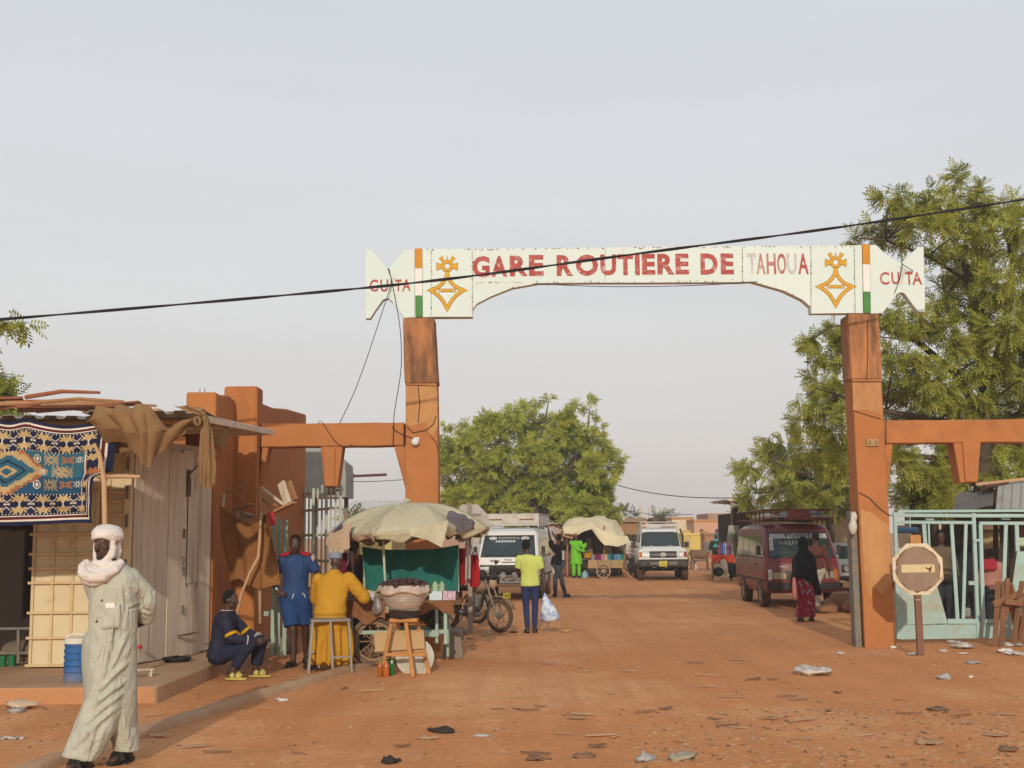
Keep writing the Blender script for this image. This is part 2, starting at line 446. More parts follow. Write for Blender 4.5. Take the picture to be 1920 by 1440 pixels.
patch(ap((761, 722), (819, 722), (821, 800), (812, 818), (803, 810), (800, 792), (783, 795), (770, 800), (762, 795)), OCHRE)
patch([(5.235, 2.05), (5.4, 2.0), (5.52, 1.9), (5.66, 1.79), (5.655, .95), (5.5, .78), (5.4, .86), (5.33, .72), (5.27, .9), (5.24, 1.5)], OCHRE)
patch(ap((1598, 717), (1652, 717), (1653, 778), (1640, 772), (1618, 768), (1600, 770)), OCHRE)
def beam(x0, x1, z0, z1, y0=.03, y1=.40, name='side_beam'):
 b = MB(); n = 14; rs = []
 for k in range(n + 1):
  x = x0 + (x1 - x0) * k / n; w = .008 * noise.noise((x * 3, 2, 9))
  rs.append([V(x, y0, z0 + w), V(x, y0, z1 - w), V(x, y1, z1 - w), V(x, y1, z0 + w)])
 b.rings(rs); return b.obj(name, ORANGE, arch, bevel=.012)
beam(-3.83, -1.645, 3.08, 3.435); beam(5.66, 9.4, 3.045, 3.395)
def pend(xl0, xr0, xl1, xr1, z0, z1, split, flip=1):
 "tapered pendant under the beam: a fin and a thicker core"
 b = MB(); b.rings([[V(xl1, .05, z1), V(xr1, .05, z1), V(xr1, .36, z1), V(xl1, .36, z1)], [V(xl0, .05, z0), V(xr0, .05, z0), V(xr0, .36, z0), V(xl0, .36, z0)]])
 o = b.obj('pendant', ORANGE, arch, bevel=.01)
 c = MB(); s0, s1 = split
 c.rings([[V(s0[0], .015, z1 - .04), V(s0[1], .015, z1 - .04), V(s0[1], .06, z1 - .04), V(s0[0], .06, z1 - .04)], [V(s1[0], .015, z0 + .012), V(s1[1], .015, z0 + .012), V(s1[1], .06, z0 + .012), V(s1[0], .06, z0 + .012)]])
 c.obj('pendant_core', ORANGE, o, bevel=.006)
a = A(600, 838); c_ = A(642, 838); d_ = A(607, 913); e_ = A(632, 913)
pend(d_[0], e_[0], a[0], c_[0], d_[1], a[1] + .02, ((A(606, 840)[0], A(628, 840)[0]), (A(609, 910)[0], A(627, 910)[0])))
a = A(1789, 826); c_ = A(1842, 826); d_ = A(1803, 905); e_ = A(1835, 905)
pend(d_[0], e_[0], a[0], c_[0], d_[1], a[1] + .02, ((A(1806, 830)[0], A(1840, 830)[0]), (A(1811, 902)[0], A(1834, 902)[0])))
def corbel(p, name='corbel'):
 b = MB(); b.prism(p, .06, .34); b.obj(name, ORANGE, arch, bevel=.01)
corbel(ap((738, 836), (764, 834), (764, 945), (760, 918)))
corbel(ap((490, 836), (503, 836), (488, 905), (484, 905)))
corbel(ap((1662, 832), (1677, 832), (1668, 915), (1660, 915)))
STEEL = mat('dusty_steel', (.20, .20, .17), .7, (.14, .12, .10), 5, .6, (.33, .18, .10), 3, .8, .5, bump=.3, metal=.3)
MB().box(5.10, 5.195, .08, .30, -.05, 2.02).obj('gate_post', STEEL, arch, bevel=.004)
LAMPW = mat('lamp_white', (.75, .74, .70), .5, bump=.05, rand=0)
q = A(779, 829); b = MB(); Mx = Matrix.Translation((q[0], -.002, q[1])) @ Matrix.Rotation(R(90), 4, 'X')
b.lathe([(.0, .10), (.035, .098), (.055, .08), (.062, .05), (.062, 0)], 18, Mx); lo = b.obj('wall_lamp', LAMPW, arch, smooth=40)
MB().box(q[0] - .035, q[0] + .055, -.02, 0, q[1] - .02, q[1] + .07).obj('lamp_bracket', LAMPW, lo)
q = A(1635, 830); BOXM = mat('tan_box', (.42, .27, .14), .7, bump=.2, rand=0)
bx = MB().box(q[0] - .09, q[0] + .09, -.035, .0, q[1] - .055, q[1] + .055).obj('meter_box', BOXM, arch, bevel=.004)
for dx in (-.05, 0, .05): MB().box(q[0] + dx - .018, q[0] + dx + .018, -.042, -.035, q[1] - .03, q[1] + .03).obj('cover', BROWNLINE if dx else BOXM, bx)
SGY = .02            # the beam stands a little behind the pillar fronts
board = MB()
lo_l = [(886, 595), (887, 580), (893, 570), (920, 556), (960, 540), (1010, 531), (1110, 530), (1200, 530), (1390, 529), (1410, 528), (1470, 545), (1505, 562), (1520, 575), (1521, 588)]
def zb(x):            # underside of the beam at photo column x
 for (x0, y0), (x1, y1) in zip(lo_l, lo_l[1:]):
  if x0 <= x <= x1: return y0 + (y1 - y0) * (x - x0) / max(1e-6, x1 - x0)
def zt(x): return 467.5 - 8.0 * (x - 700) / 930
def core():
 b = MB(); xs = [757, 886] + [x for x, _ in lo_l[1:-1]] + [1520.5, 1655]
 p = [A(757, zt(757) + 1), A(1643, zt(1643) + 1), A(1655, 587)] + [A(1521, 587)] + [A(x, y - 1) for x, y in reversed(lo_l[1:-1])] + [A(886, 594), A(762, 595)]
 b.prism(p, SGY + .012, SGY + .17); return b.obj('sign_board', SIGNW, arch)
sb = core()
def spanel(pts, name='panel', m=SIGNW, y=SGY, t=.03):
 return MB().prism([A(*p) for p in pts], y - t + .012, y + .012 - .0005).obj(name, m, sb, bevel=.003)
def bseg(x0, x1, seam=1.2):
 top = [(x0 + seam / 2, zt(x0)), (x1 - seam / 2, zt(x1))]
 bot = [(x1 - seam / 2, zb(x1 - seam / 2))] + [(x, y) for x, y in reversed(lo_l) if x0 + 1 < x < x1 - 1] + [(x0 + seam / 2, zb(x0 + seam / 2))]
 spanel(top + bot)
bseg(886.5, 1135); bseg(1135, 1392); bseg(1392, 1520.4)
spanel([(793, zt(793)), (808, zt(808)), (808, 594), (793, 595)]); spanel([(809, zt(809)), (885.5, zt(885)), (885.5, 594), (809, 594)])
spanel([(1521, zt(1521)), (1601, zt(1601)), (1603, 587), (1521, 588)]); spanel([(1602, zt(1602)), (1616, zt(1616)), (1618, 587), (1604, 587)])
tl = [(685, 468), (697, 468), (712, 487), (726, 502), (730, 502), (742, 488), (757, 469), (777.5, zt(777)), (777.5, 595), (757, 596), (745, 580), (736, 566), (727, 559), (718, 562), (705, 580), (694, 597), (685, 597)]
tr = [(1631, zt(1631)), (1643, zt(1643)), (1662, 478), (1690, 493.5), (1722, 463), (1732, 463), (1735, 585), (1723, 585), (1712, 572), (1696, 550), (1690, 548), (1682, 551), (1668, 570), (1655, 587), (1633, 588)]
def tail(pts): return MB().prism([A(*p) for p in pts], SGY - .018, SGY + .13).obj('tail_panel', SIGNW, sb, bevel=.004)
tail(tl); tail(tr)
def flag(x0, x1, xb, y0, y1):
 for m, a, c in ((FO, 0, .29), (FW, .292, .69), (FG, .692, 1)):
  sh = lambda t: (xb * t)
  ya, yc = y0 + (y1 - y0) * a, y0 + (y1 - y0) * c
  MB().prism([A(x0 + sh(a), ya), A(x1 + sh(a), ya), A(x1 + sh(c), yc), A(x0 + sh(c), yc)], SGY - .03, SGY + .012).obj('flag_band', m, sb, bevel=.002)
flag(778, 791, 1.2, 466, 594); flag(1617, 1630, 2.5, 458, 587)
def stroke(b, pts, w, y0, y1, px=True):
 pts = [Vector(A(*p)) if px else Vector(p) for p in pts]; fine = []
 m = len(pts) - 1
 for k in range(m * 6 + 1 if m > 1 else 2):
  t = k / 6 if m > 1 else k; i = min(int(t), m - 1); u = t - i; p0, p1, p2, p3 = pts[max(i - 1, 0)], pts[i], pts[i + 1], pts[min(i + 2, m)]
  fine.append(.5 * ((2 * p1) + (p2 - p0) * u + (2 * p0 - 5 * p1 + 4 * p2 - p3) * u * u + (3 * p1 - 3 * p2 + p3 - p0) * u ** 3))
 lf = []; rg = []
 for i, p in enumerate(fine):
  d = (fine[min(i + 1, len(fine) - 1)] - fine[max(i - 1, 0)]).normalized(); n = Vector((-d.y, d.x)) * w / 2
  lf.append(p + n); rg.append(p - n)
 b.rings([[V(a.x, y0, a.y), V(c.x, y0, c.y), V(c.x, y1, c.y), V(a.x, y1, a.y)] for a, c in zip(lf, rg)])
def annulus(b, c, r0, r1, y0, y1, n=24):
 rs = []
 for k in range(n):
  a = 2 * math.pi * k / n; u = (math.cos(a), math.sin(a))
  rs.append([V(c[0] + u[0] * r, y, c[1] + u[1] * r) for r, y in ((r1, y0), (r0, y0), (r0, y1), (r1, y1))])
 rs.append(rs[0]); b.rings(rs, cap=False)
def emblem(cx, cy):
 for m, gw, y0, y1 in ((BROWNLINE, 1.22, SGY - .021, SGY - .0179), (YEL, 1.0, SGY - .025, SGY - .0215)):
  b = MB(); k = (gw - 1) * .045
  c = A(cx, cy); annulus(b, c, .050 - k, .086 + k, y0, y1)
  def poly(pts):
   q = [Vector(A(cx + x, cy + y)) for x, y in pts]; g = sum(q, Vector((0, 0))) / len(q)
   b.prism([tuple(p + (p - g).normalized() * k * 1.2) for p in q], y0, y1)
  poly([(-2, -10), (0, -19), (2, -10)])
  for s in (-1, 1):
   poly([(s * 5, -9), (s * 9, -18), (s * 14.5, -14), (s * 8, -6)])
   poly([(s * 10, -2.5), (s * 19.5, -6), (s * 19.5, 7.5), (s * 10, 3)])
   poly([(s * 27, 40), (s * 38, 45.5), (s * 27, 50.5), (s * 30, 45.5)])
   stroke(b, [(cx, cy + 18), (cx + s * 5, cy + 27), (cx + s * 14, cy + 37), (cx + s * 30, cy + 45.5)], .040 + 2 * k, y0 + .0003 * s, y1 + .0003 * s)
   stroke(b, [(cx + s * 30, cy + 45.5), (cx + s * 16, cy + 56), (cx + s * 7, cy + 67), (cx, cy + 80)], .040 + 2 * k, y0 + .0002 * s, y1 + .0002 * s)
  poly([(-2.6, 9), (2.6, 9), (5, 22), (0, 24), (-5, 22)])
  poly([(-4.5, 76), (4.5, 76), (0, 86)])
  stroke(b, [(cx - 11, cy + 45.5), (cx + 11, cy + 45.5)], .034 + 2 * k, y0 + .0007, y1 + .0004)
  for s in (-1, 1): annulus(b, A(cx + s * 13, cy + 45.5), .016 - k * .4, .030 + k * .4, y0 + .001, y1 + .0006, 12)
  b.obj('emblem', m, sb)
emblem(838.5, 499); emblem(1567, 492)
def word(t, x0, x1, y0, y1, m, bold=.028, ysl=0, name='lettering'):
 p = A(x0, y1); q = A(x1, y0 + ysl)
 text_mb(t, p[0], q[0], p[1], q[1], SGY - .020, .003, bold).obj(name, m, sb)
def cx_(b0): return b0
for t, x0, x1, y0, y1, m in (
  ('G', 886, 918, 480, 520, RED), ('A', 921, 951, 480, 519, RED), ('R', 956, 989, 479, 518, RED), ('E', 992, 1019, 478, 517.5, RED),
  ('R', 1044, 1074, 478, 517.5, RED), ('O', 1080, 1121, 477, 517.5, RED), ('U', 1126, 1155, 477, 516.5, RED), ('T', 1158, 1187, 476.5, 516, RED),
  ('I', 1191, 1199, 476, 516, RED), ('E', 1204, 1228, 476, 515, RED), ('R', 1233, 1264, 475.5, 515, RED), ('E', 1267, 1291, 475.5, 514.5, RED),
  ('D', 1314, 1345, 475, 515, RED), ('E', 1352, 1375, 475, 514.5, RED)):
 word(t, x0, x1, y0, y1, m, .042)
for t, x0, x1, m in (('T', 1402, 1418, REDGREY), ('A', 1419, 1434, REDF), ('H', 1438, 1454, REDF), ('O', 1458, 1473, REDF), ('U', 1476, 1493, REDGREY), ('A', 1497, 1515, RED)):
 word(t, x0, x1, 475, 514, m, .02)
for t, x0, x1, y0, y1, m in (('C', 693, 709, 524, 547, RED), ('U', 713, 728, 524, 547, RED), ('/', 729, 739, 521, 547, REDGREY), ('T', 741, 753, 524, 546, RED), ('A', 754, 770, 523, 546, RED),
                         ('C', 1650, 1667, 510, 534, RED), ('U', 1672, 1686, 510, 533, RED), ('/', 1687, 1697, 507, 534, REDGREY), ('T', 1698, 1711, 510, 534, RED), ('A', 1711, 1728, 510, 534, RED)):
 word(t, x0, x1, y0, y1, m, .018)
def specks(n, fn, name, m, par, seed, r0=.004, r1=.012, y=SGY - .0212):
 b = MB(); r = random.Random(seed)
 for k in range(n):
  x, z = fn(r); s = r.uniform(r0, r1); q = [(x + s * r.uniform(.5, 1.2) * math.cos(a) * 1.5, z + s * r.uniform(.5, 1.2) * math.sin(a)) for a in np.linspace(0, 5.2, 6)]
  b.add([(p[0], y, p[1]) for p in q], [tuple(range(6))])
 kind(b.obj(name, m, par, fix=False), 'stuff')
SPK = mat('rust_speck', (.20, .11, .06), .9, (.32, .2, .12), 20, .8, bump=0, rand=0)
specks(110, lambda r: (lambda x: A(x, zt(x) + abs(r.gauss(0, 1.2)) + .6))(r.uniform(795, 1600)), 'rust_specks', SPK, sb, 1)
specks(150, lambda r: (lambda s: A(s + r.gauss(0, 1.0), r.uniform(zt(s) + 2, (zb(s) if 886 < s < 1520 else 590) - 2)))(r.choice([809, 809, 886, 886, 886, 1135, 1392, 1520.5, 1520.5, 1602, 1602])), 'rust_specks', SPK, sb, 2, .003, .009)
specks(60, lambda r: (lambda x: A(x, zb(x) - abs(r.gauss(0, 1.5)) - .6))(r.uniform(890, 1515)), 'rust_specks', SPK, sb, 3)
specks(40, lambda r: A(r.uniform(888, 985), 529.5 + r.gauss(0, .6)), 'rust_specks', SPK, sb, 4, .003, .008)
CRK = mat('crack_dark', (.07, .035, .02), .95, bump=0, rand=0)
def crack(pts, r=.005):
 q = []
 for a, c in zip(pts, pts[1:]):
  for k in range(6):
   u = k / 6; q.append((a[0] + (c[0] - a[0]) * u + (1.2 * noise.noise((a[0] + k * .7, a[1], 3)) if k else 0), a[1] + (c[1] - a[1]) * u))
 q.append(pts[-1]); MB().tube([V(A(*p)[0], -.006, A(*p)[1]) for p in q], r, 4).obj('crack', CRK, arch)
for pts, r in (([(1611, 924), (1630, 934), (1645, 950), (1660, 962), (1672, 968)], .008), ([(784, 722), (787, 760), (784, 792)], .007), ([(760, 722), (822, 724)], .006), ([(763, 800), (775, 812), (800, 806), (812, 796), (818, 780)], .007), ([(1626, 600), (1627, 660), (1625, 712)], .006), ([(1592, 716), (1652, 716)], .007), ([(1600, 770), (1625, 778), (1652, 786)], .006), ([(757, 795), (757, 838)], .005), ([(1662, 788), (1661, 830)], .005), ([(808, 818), (818, 830), (822, 845)], .006)): crack(pts, r)
CABLE = mat('black_cable', (.018, .016, .02), .7, bump=.2, rand=0)
def cable(pts, r, label, name='overhead_cable', tw=0, n=40, seg=6):
 pts = [Vector(p) for p in pts]; b = MB(); q = []
 m = len(pts) - 1
 for k in range(n + 1):   # Catmull-Rom
  t = k / n * m; i = min(int(t), m - 1); u = t - i
  p0 = pts[max(i - 1, 0)]; p1 = pts[i]; p2 = pts[i + 1]; p3 = pts[min(i + 2, m)]
  q.append(.5 * ((2 * p1) + (p2 - p0) * u + (2 * p0 - 5 * p1 + 4 * p2 - p3) * u * u + (3 * p1 - 3 * p2 + p3 - p0) * u ** 3))
 if tw:
  for s in (0, math.pi):
   b.tube([p + V(0, math.cos(k * tw + s) * r * .8, math.sin(k * tw + s) * r * .8) for k, p in enumerate(q)], r, seg)
 else: b.tube(q, r, seg)
 return tag(b.obj(name, CABLE, smooth=True), label, 'cable')
cable([P(-500, 638, 14.6), P(0, 599, 15), P(540, 553, 15.3), P(840, 523, 15.5), P(1200, 475, 15.7), P(1560, 428, 15.9), P(1920, 374, 16.1), P(2400, 300, 16.4)], .0115, 'thick twisted black cable slung across the front of the white beam', tw=.33, n=170)
cable([P(727, 503, 18.5), P(733, 530, 18.52), P(715, 590, 18.5), P(685, 680, 18.55), P(660, 745, 18.6), P(637, 793, 18.62)], .006, 'thin dark wire drooping from the left fishtail to the side beam')
cable([P(729, 503, 18.5), P(737, 540, 18.52), P(750, 615, 18.5), P(752, 690, 18.5), P(740, 770, 18.55), P(738, 800, 18.59), P(737, 836, 18.6)], .006, 'thin wire hanging beside the left pillar top')
cable([P(1000, 532, 18.57), P(1120, 537, 18.5), P(1230, 537, 18.5), P(1330, 534, 18.5), P(1420, 528, 18.57)], .006, 'slack dark wire under the middle of the white beam')
cable([P(1692, 493, 18.5), P(1688, 520, 18.55), P(1678, 548, 18.55)], .006, 'short dark wire over the right fishtail notch')
cable([P(1690, 494, 18.55), P(1712, 508, 18.6), P(1745, 525, 19.5), P(1790, 560, 21)], .006, 'thin wire leading from the right fishtail into the tree')
cable([P(596, 795, 18.6), P(603, 791, 18.6), P(625, 823, 18.61), P(638, 835, 18.62), P(650, 839, 18.62), P(660, 833, 18.63)], .005, 'thin wire looped over the left side beam above its pendant')
cable([P(735, 799, 18.615), P(740, 806, 18.61), P(760, 817, 18.59), P(778, 822, 18.55)], .005, 'short wire running to the round white lamp')
cable([P(1100, 880, 75), P(1145, 905, 68), P(1210, 922, 62), P(1290, 932, 57), P(1389, 934, 52)], .022, 'far thin line sagging from the green tree to a mast')
cable([P(1160, 955, 110), P(1205, 962, 110), P(1245, 966, 110), P(1300, 964, 112)], .03, 'faint wire far away behind the white off-road car')
cable([P(645, 902, 40), P(690, 903, 40), P(765, 899, 40)], .012, 'faint line left of the left pillar above the tin roof')
# ================================================================ LEFT SIDE: gatehouse, shop, palisade
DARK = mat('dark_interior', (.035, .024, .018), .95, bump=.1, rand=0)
gh_t = thing('gatehouse', 'orange mud plastered gatehouse with stepped parapet behind the shop', 'building', (-3.85, 18.4, 0))
GW = lambda x, y: (x + 3.85, y - 18.4)
PL = mat('gatehouse_plaster', (.44, .165, .05), .92, (.38, .14, .042), 1.4, .5, (.20, .085, .04), 1.4, .55, .52, bump=.4, bscale=16, rand=.02, stretch=(1, 1, .6))
def gwall(name, x0, x1, y0, y1, z0, zs, m=PL, dent=.012):
 "wall whose top follows zs = [(y, z)...]"
 b = MB(); rs = []
 n = len(zs)
 for y, z in zs:
  ly = y - 18.4; w = dent * noise.noise((y * 1.7, z, 2))
  rs.append([V(x0 + 3.85, ly, z0), V(x1 + 3.85 + w * .5, ly, z0), V(x1 + 3.85 + w, ly, z), V(x0 + 3.85, ly, z + w)])
 b.rings(rs); return b.obj(name, m, gh_t, bevel=.02)
zA = [P(395, 735, 17.2).z, P(465, 750, 18.38).z]
gwall('wall', -4.6, -4.18, 17.2, 18.35, 0, [(17.2, zA[0]), (17.6, zA[0] - .01), (18.0, zA[0] + .05), (18.37, zA[1])])
zB = [P(490, 757, 18.9).z, P(580, 777, 22.9).z]
gwall('wall', -4.3, -3.865, 18.85, 22.9, 0, [(18.85, zB[0]), (19.8, zB[0] + .03), (21, (zB[0] + zB[1]) / 2 + .02), (22.9, zB[1])])
b = MB(); pz = P(455, 724, 18.4).z
b.rings([[V(-.50, 0, z), V(0, 0, z), V(0, .44, z), V(-.50, .44, z)] for z in (0, 1.2, 2.4, 3.3, pz - .02, pz)])
b.obj('pillar', PL, gh_t, bevel=.03, seg=2)
MB().box(-.85, -.80, 4.1 - 2.0, 4.45, 0, 3.0).obj('wall', PL, gh_t)
MB().box(-2.7, -.48, .30, 3.2, 0, 3.3).obj('back_room', PL, gh_t)
for dx in (-.58, -.50):
 q = (P(372 if dx < -.55 else 381, 735, 17.35))
 MB().cap((q.x + 3.85, -1.0, q.z - .15), (q.x + 3.85 + .01, -1.0, q.z + .06), .006, n=5, ends=False).obj('rebar', STEEL, gh_t)
TIN = mat('tin_sheet', (.42, .41, .38), .55, (.33, .31, .28), 3, .5, (.30, .16, .08), 1.6, .75, .52, bump=.2, metal=.35, rand=.15)
WOOD_G = mat('grey_boards', (.66, .55, .43), .88, (.55, .45, .345), 1.6, .6, (.28, .19, .13), 1.3, .65, .5, bump=.4, bscale=20, stretch=(5, 5, .4), rand=.1)
WOOD_B = mat('raw_sticks', (.42, .22, .10), .85, (.32, .16, .075), 4, .6, bump=.4, bscale=30, rand=.22, stretch=(3, 3, 1))
WOOD_L = mat('pale_pole', (.52, .33, .18), .85, (.40, .24, .13), 5, .6, (.22, .12, .07), 5, .8, .58, bump=.4, rand=.1)
CREAM = mat('cream_sheet_metal', (.66, .54, .34), .7, (.58, .46, .28), 2.5, .5, (.28, .17, .08), 5, .7, .60, bump=.2, rand=.05)
CREAMBAR = mat('cream_bars', (.66, .50, .29), .7, (.52, .36, .18), 6, .6, (.30, .16, .07), 7, .7, .55, bump=.2, rand=.05)
shop = thing('market_shop', 'shabby tin roofed shop with grey board doors beside the orange gatehouse', 'shop', (-4.72, 15.25, .165))
def S(x, y, z): return (x + 4.72, y - 15.25, z - .165)
def sq(p): return S(p.x, p.y, p.z)
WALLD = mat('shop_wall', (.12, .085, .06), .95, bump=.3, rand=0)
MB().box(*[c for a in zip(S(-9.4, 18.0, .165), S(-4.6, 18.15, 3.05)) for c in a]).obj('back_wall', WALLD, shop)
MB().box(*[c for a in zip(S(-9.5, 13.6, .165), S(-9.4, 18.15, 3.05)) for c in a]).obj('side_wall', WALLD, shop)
MB().box(*[c for a in zip(S(-9.4, 16.9, .17), S(-4.75, 16.95, 2.98)) for c in a]).obj('interior_shade_panel', DARK, shop)  # near-black sheet added to paint the shade inside the doorway
def door_panel(name, x0, x1, z0, z1, y, cols, rowsz, yaw=0, m=CREAM, over=.03):
 o = MB().box(0, x1 - x0, 0, .015, 0, z1 - z0).obj(name, m, shop)
 o.location = S(x0, y, z0); o.rotation_euler = (0, 0, yaw)
 w = x1 - x0
 for c in cols: MB().box(c - .018, c + .018, -.022, -.001, 0, z1 - z0).obj('upright_bar', CREAMBAR, o, bevel=.003)
 for r in rowsz: MB().box(-over, w, -.044, -.0235, r - .016, r + .016).obj('cross_bar', CREAMBAR, o, bevel=.003)
 return o
zr = lambda py: P(100, py, 15.15).z - .165
door_panel('door', P(57, 1150, 15.15).x, P(180, 1150, 15.15).x, .18, 2.75, 15.15, [.02, .26, .50, .78], [.02, zr(1198), zr(1151), zr(1095), zr(1068), zr(1041), zr(1004), 2.1, 2.4])
door_panel('front_wall', P(182, 1100, 15.24).x, -4.79, .18, 2.98, 15.26, [.12, .34], [.5, .9, 1.25, P(220, 965, 15.2).z - .18, P(220, 940, 15.2).z - .18, 2.1], over=0)
MB().box(*[c for a in zip(S(-4.80, 15.19, .165), S(-4.715, 15.27, 3.0)) for c in a]).obj('corner_post', CREAM, shop, bevel=.006)
for z in (2.55, 2.2, 1.85, 1.3, 1.0):
 MB().box(*[c for a in zip(S(-4.775, 15.165, z), S(-4.745, 15.19, z + .16)) for c in a]).obj('hinge', STEEL, shop, bevel=.003)
w0, w1 = V(-4.715, 15.29, 0), V(-4.215, 17.17, 0)
wd = (w1 - w0).normalized(); wn = V(wd.y, -wd.x, 0); wl = (w1 - w0).length
yaw_w = math.atan2(wd.y, wd.x)
wall = MB().box(0, wl, .03, .05, 0, 2.8).obj('board_wall', WOOD_G, shop); wall.location = S(w0.x, w0.y, .165); wall.rotation_euler = (0, 0, yaw_w)
us = [0, .085, .20, .42, .60, .745, .87, 1.0]
rb = random.Random(5)
for i, (a, c) in enumerate(zip(us, us[1:])):
 t = rb.uniform(.0, .012)
 MB().box(a * wl + .004, c * wl - .004, -.012 - t, .029, rb.uniform(0, .03), 2.72 + rb.uniform(-.05, .05)).obj('board', WOOD_G, wall, bevel=.005)
MB().box(.66 * wl, .80 * wl, -.032, -.026, .95, P(310, 918, 16.4).z - .165).obj('hatch', WOOD_G, wall, bevel=.004)
GRD = mat('dark_gap', (.05, .035, .025), .9, bump=0, rand=0)
for a in ((.655 * wl, .66 * wl, .9, 2.08), (.80 * wl, .805 * wl, .9, 2.08), (.655 * wl, .805 * wl, 2.06, 2.085)): MB().box(a[0], a[1], -.030, -.024, a[2], a[3]).obj('hatch_gap', GRD, wall)
MB().bar((.66 * wl, -.045, 2.35), (1.01 * wl, -.045, 2.75), .09, .03, (0, 1, 0)).obj('brace', WOOD_G, wall, bevel=.004)
MB().box(.635 * wl, .672 * wl, -.055, -.026, 2.10, 2.46).obj('bracket', mat('brown_plank', (.17, .11, .07), .9, rand=.1), wall, bevel=.004)
for z in (.55, 1.05, 1.55): MB().box(.605 * wl, .62 * wl, -.045, -.025, z, z + .12).obj('latch', STEEL, wall, bevel=.003)
MB().tube([(.585 * wl, -.03, 1.30), (.60 * wl, -.06, 1.28), (.615 * wl, -.03, 1.22), (.60 * wl, -.055, 1.15)], .006, 5).obj('chain', STEEL, wall)
MB().bar((.55 * wl, -.05, .28), (.73 * wl, -.14, .30), .035, .02).obj('door_bar', mat('brown_plank', (.17, .11, .07)), wall)
def zroof(x, y): return 3.085 + (y - 13.6) * .043
for k in range(5):
 b = MB(); xr = -3.43 - k * 1.24; xl = xr - 1.30
 ph = k * .7
 def fn(u, v, xl=xl, xr=xr, k=k):
  x = xl + (xr - xl) * u; y = 13.55 + (.12 if k % 2 else 0) + 4.0 * v
  c = ((u * 5.5 + .1) % 1); tr = .035 if .22 < c < .78 else (.0)
  sag = -.05 * math.sin(v * 5 + k) * (1 - v) + .02 * noise.noise((x * 2, y, k))
  if k == 0 and u > .8: sag -= .10 * (u - .8) * 5 * (v * .8)
  return S(x, y, zroof(x, y) + tr + sag + k % 2 * .012)
 b.grid(fn, 44, 12, .004); b.obj('roof_sheet', TIN, shop)
for y in (13.95, 15.4, 16.6, 17.4):
 b = MB(); b.tube([S(-9.5, y, zroof(0, y) - .06), S(-6.5, y, zroof(0, y) - .075), S(-3.50, y, zroof(0, y) - .06)], .038, 7); b.obj('roof_pole', WOOD_L if y < 14 else WOOD_G, shop, smooth=True)
b = MB(); b.bar(S(-3.46, 13.7, 3.04), S(-3.44, 17.5, 3.20), .05, .08); b.obj('roof_edge_board', WOOD_G, shop, bevel=.006)
OBJW = mat('orange_brown_board', (.26, .105, .03), .7, (.20, .08, .025), 3, .4, rand=.05)
rk = random.Random(3); heap = []; RSTW = mat('rusty_scrap', (.30, .10, .045), .85, (.20, .07, .035), 5, .7, (.42, .24, .12), 6, .6, .55, bump=.4, rand=.2)
for i in range(16):
 x = rk.uniform(-6.2, -4.7); y = rk.uniform(13.75, 15.4); a = rk.uniform(-.5, .5); L = rk.uniform(.5, 1.4)
 z = zroof(x, y) + .06 + rk.uniform(.0, .17)
 p0 = V(x - L / 2 * math.cos(a), y - L / 2 * math.sin(a), z - rk.uniform(-.05, .06)); p1 = V(x + L / 2 * math.cos(a), y + L / 2 * math.sin(a), z + rk.uniform(-.04, .07))
 b = MB()
 if i % 3: b.bar(p0, p1, rk.uniform(.05, .11), rk.uniform(.02, .035), (0, .2, 1))
 else: b.tube([p0, (p0 + p1) / 2 + V(0, 0, .04), p1], [.028, .025, .018], 6)
 heap.append((x, b.obj('scrap_plank' if i % 3 else 'roof_stick', RSTW if i % 2 else WOOD_B, bevel=.003 if i % 3 else 0)))
for i, (x, o) in enumerate(sorted(heap, key=lambda q: q[0])):
 tag(o, ('flat reddish plank, ' if 'plank' in o.name else 'round reddish stick, ') + 'first second third fourth fifth sixth seventh eighth ninth tenth eleventh twelfth thirteenth fourteenth fifteenth last'.split()[i] + ' from the left in the timber heap on the shop roof', 'timber', 'scrap timber on the shop roof')
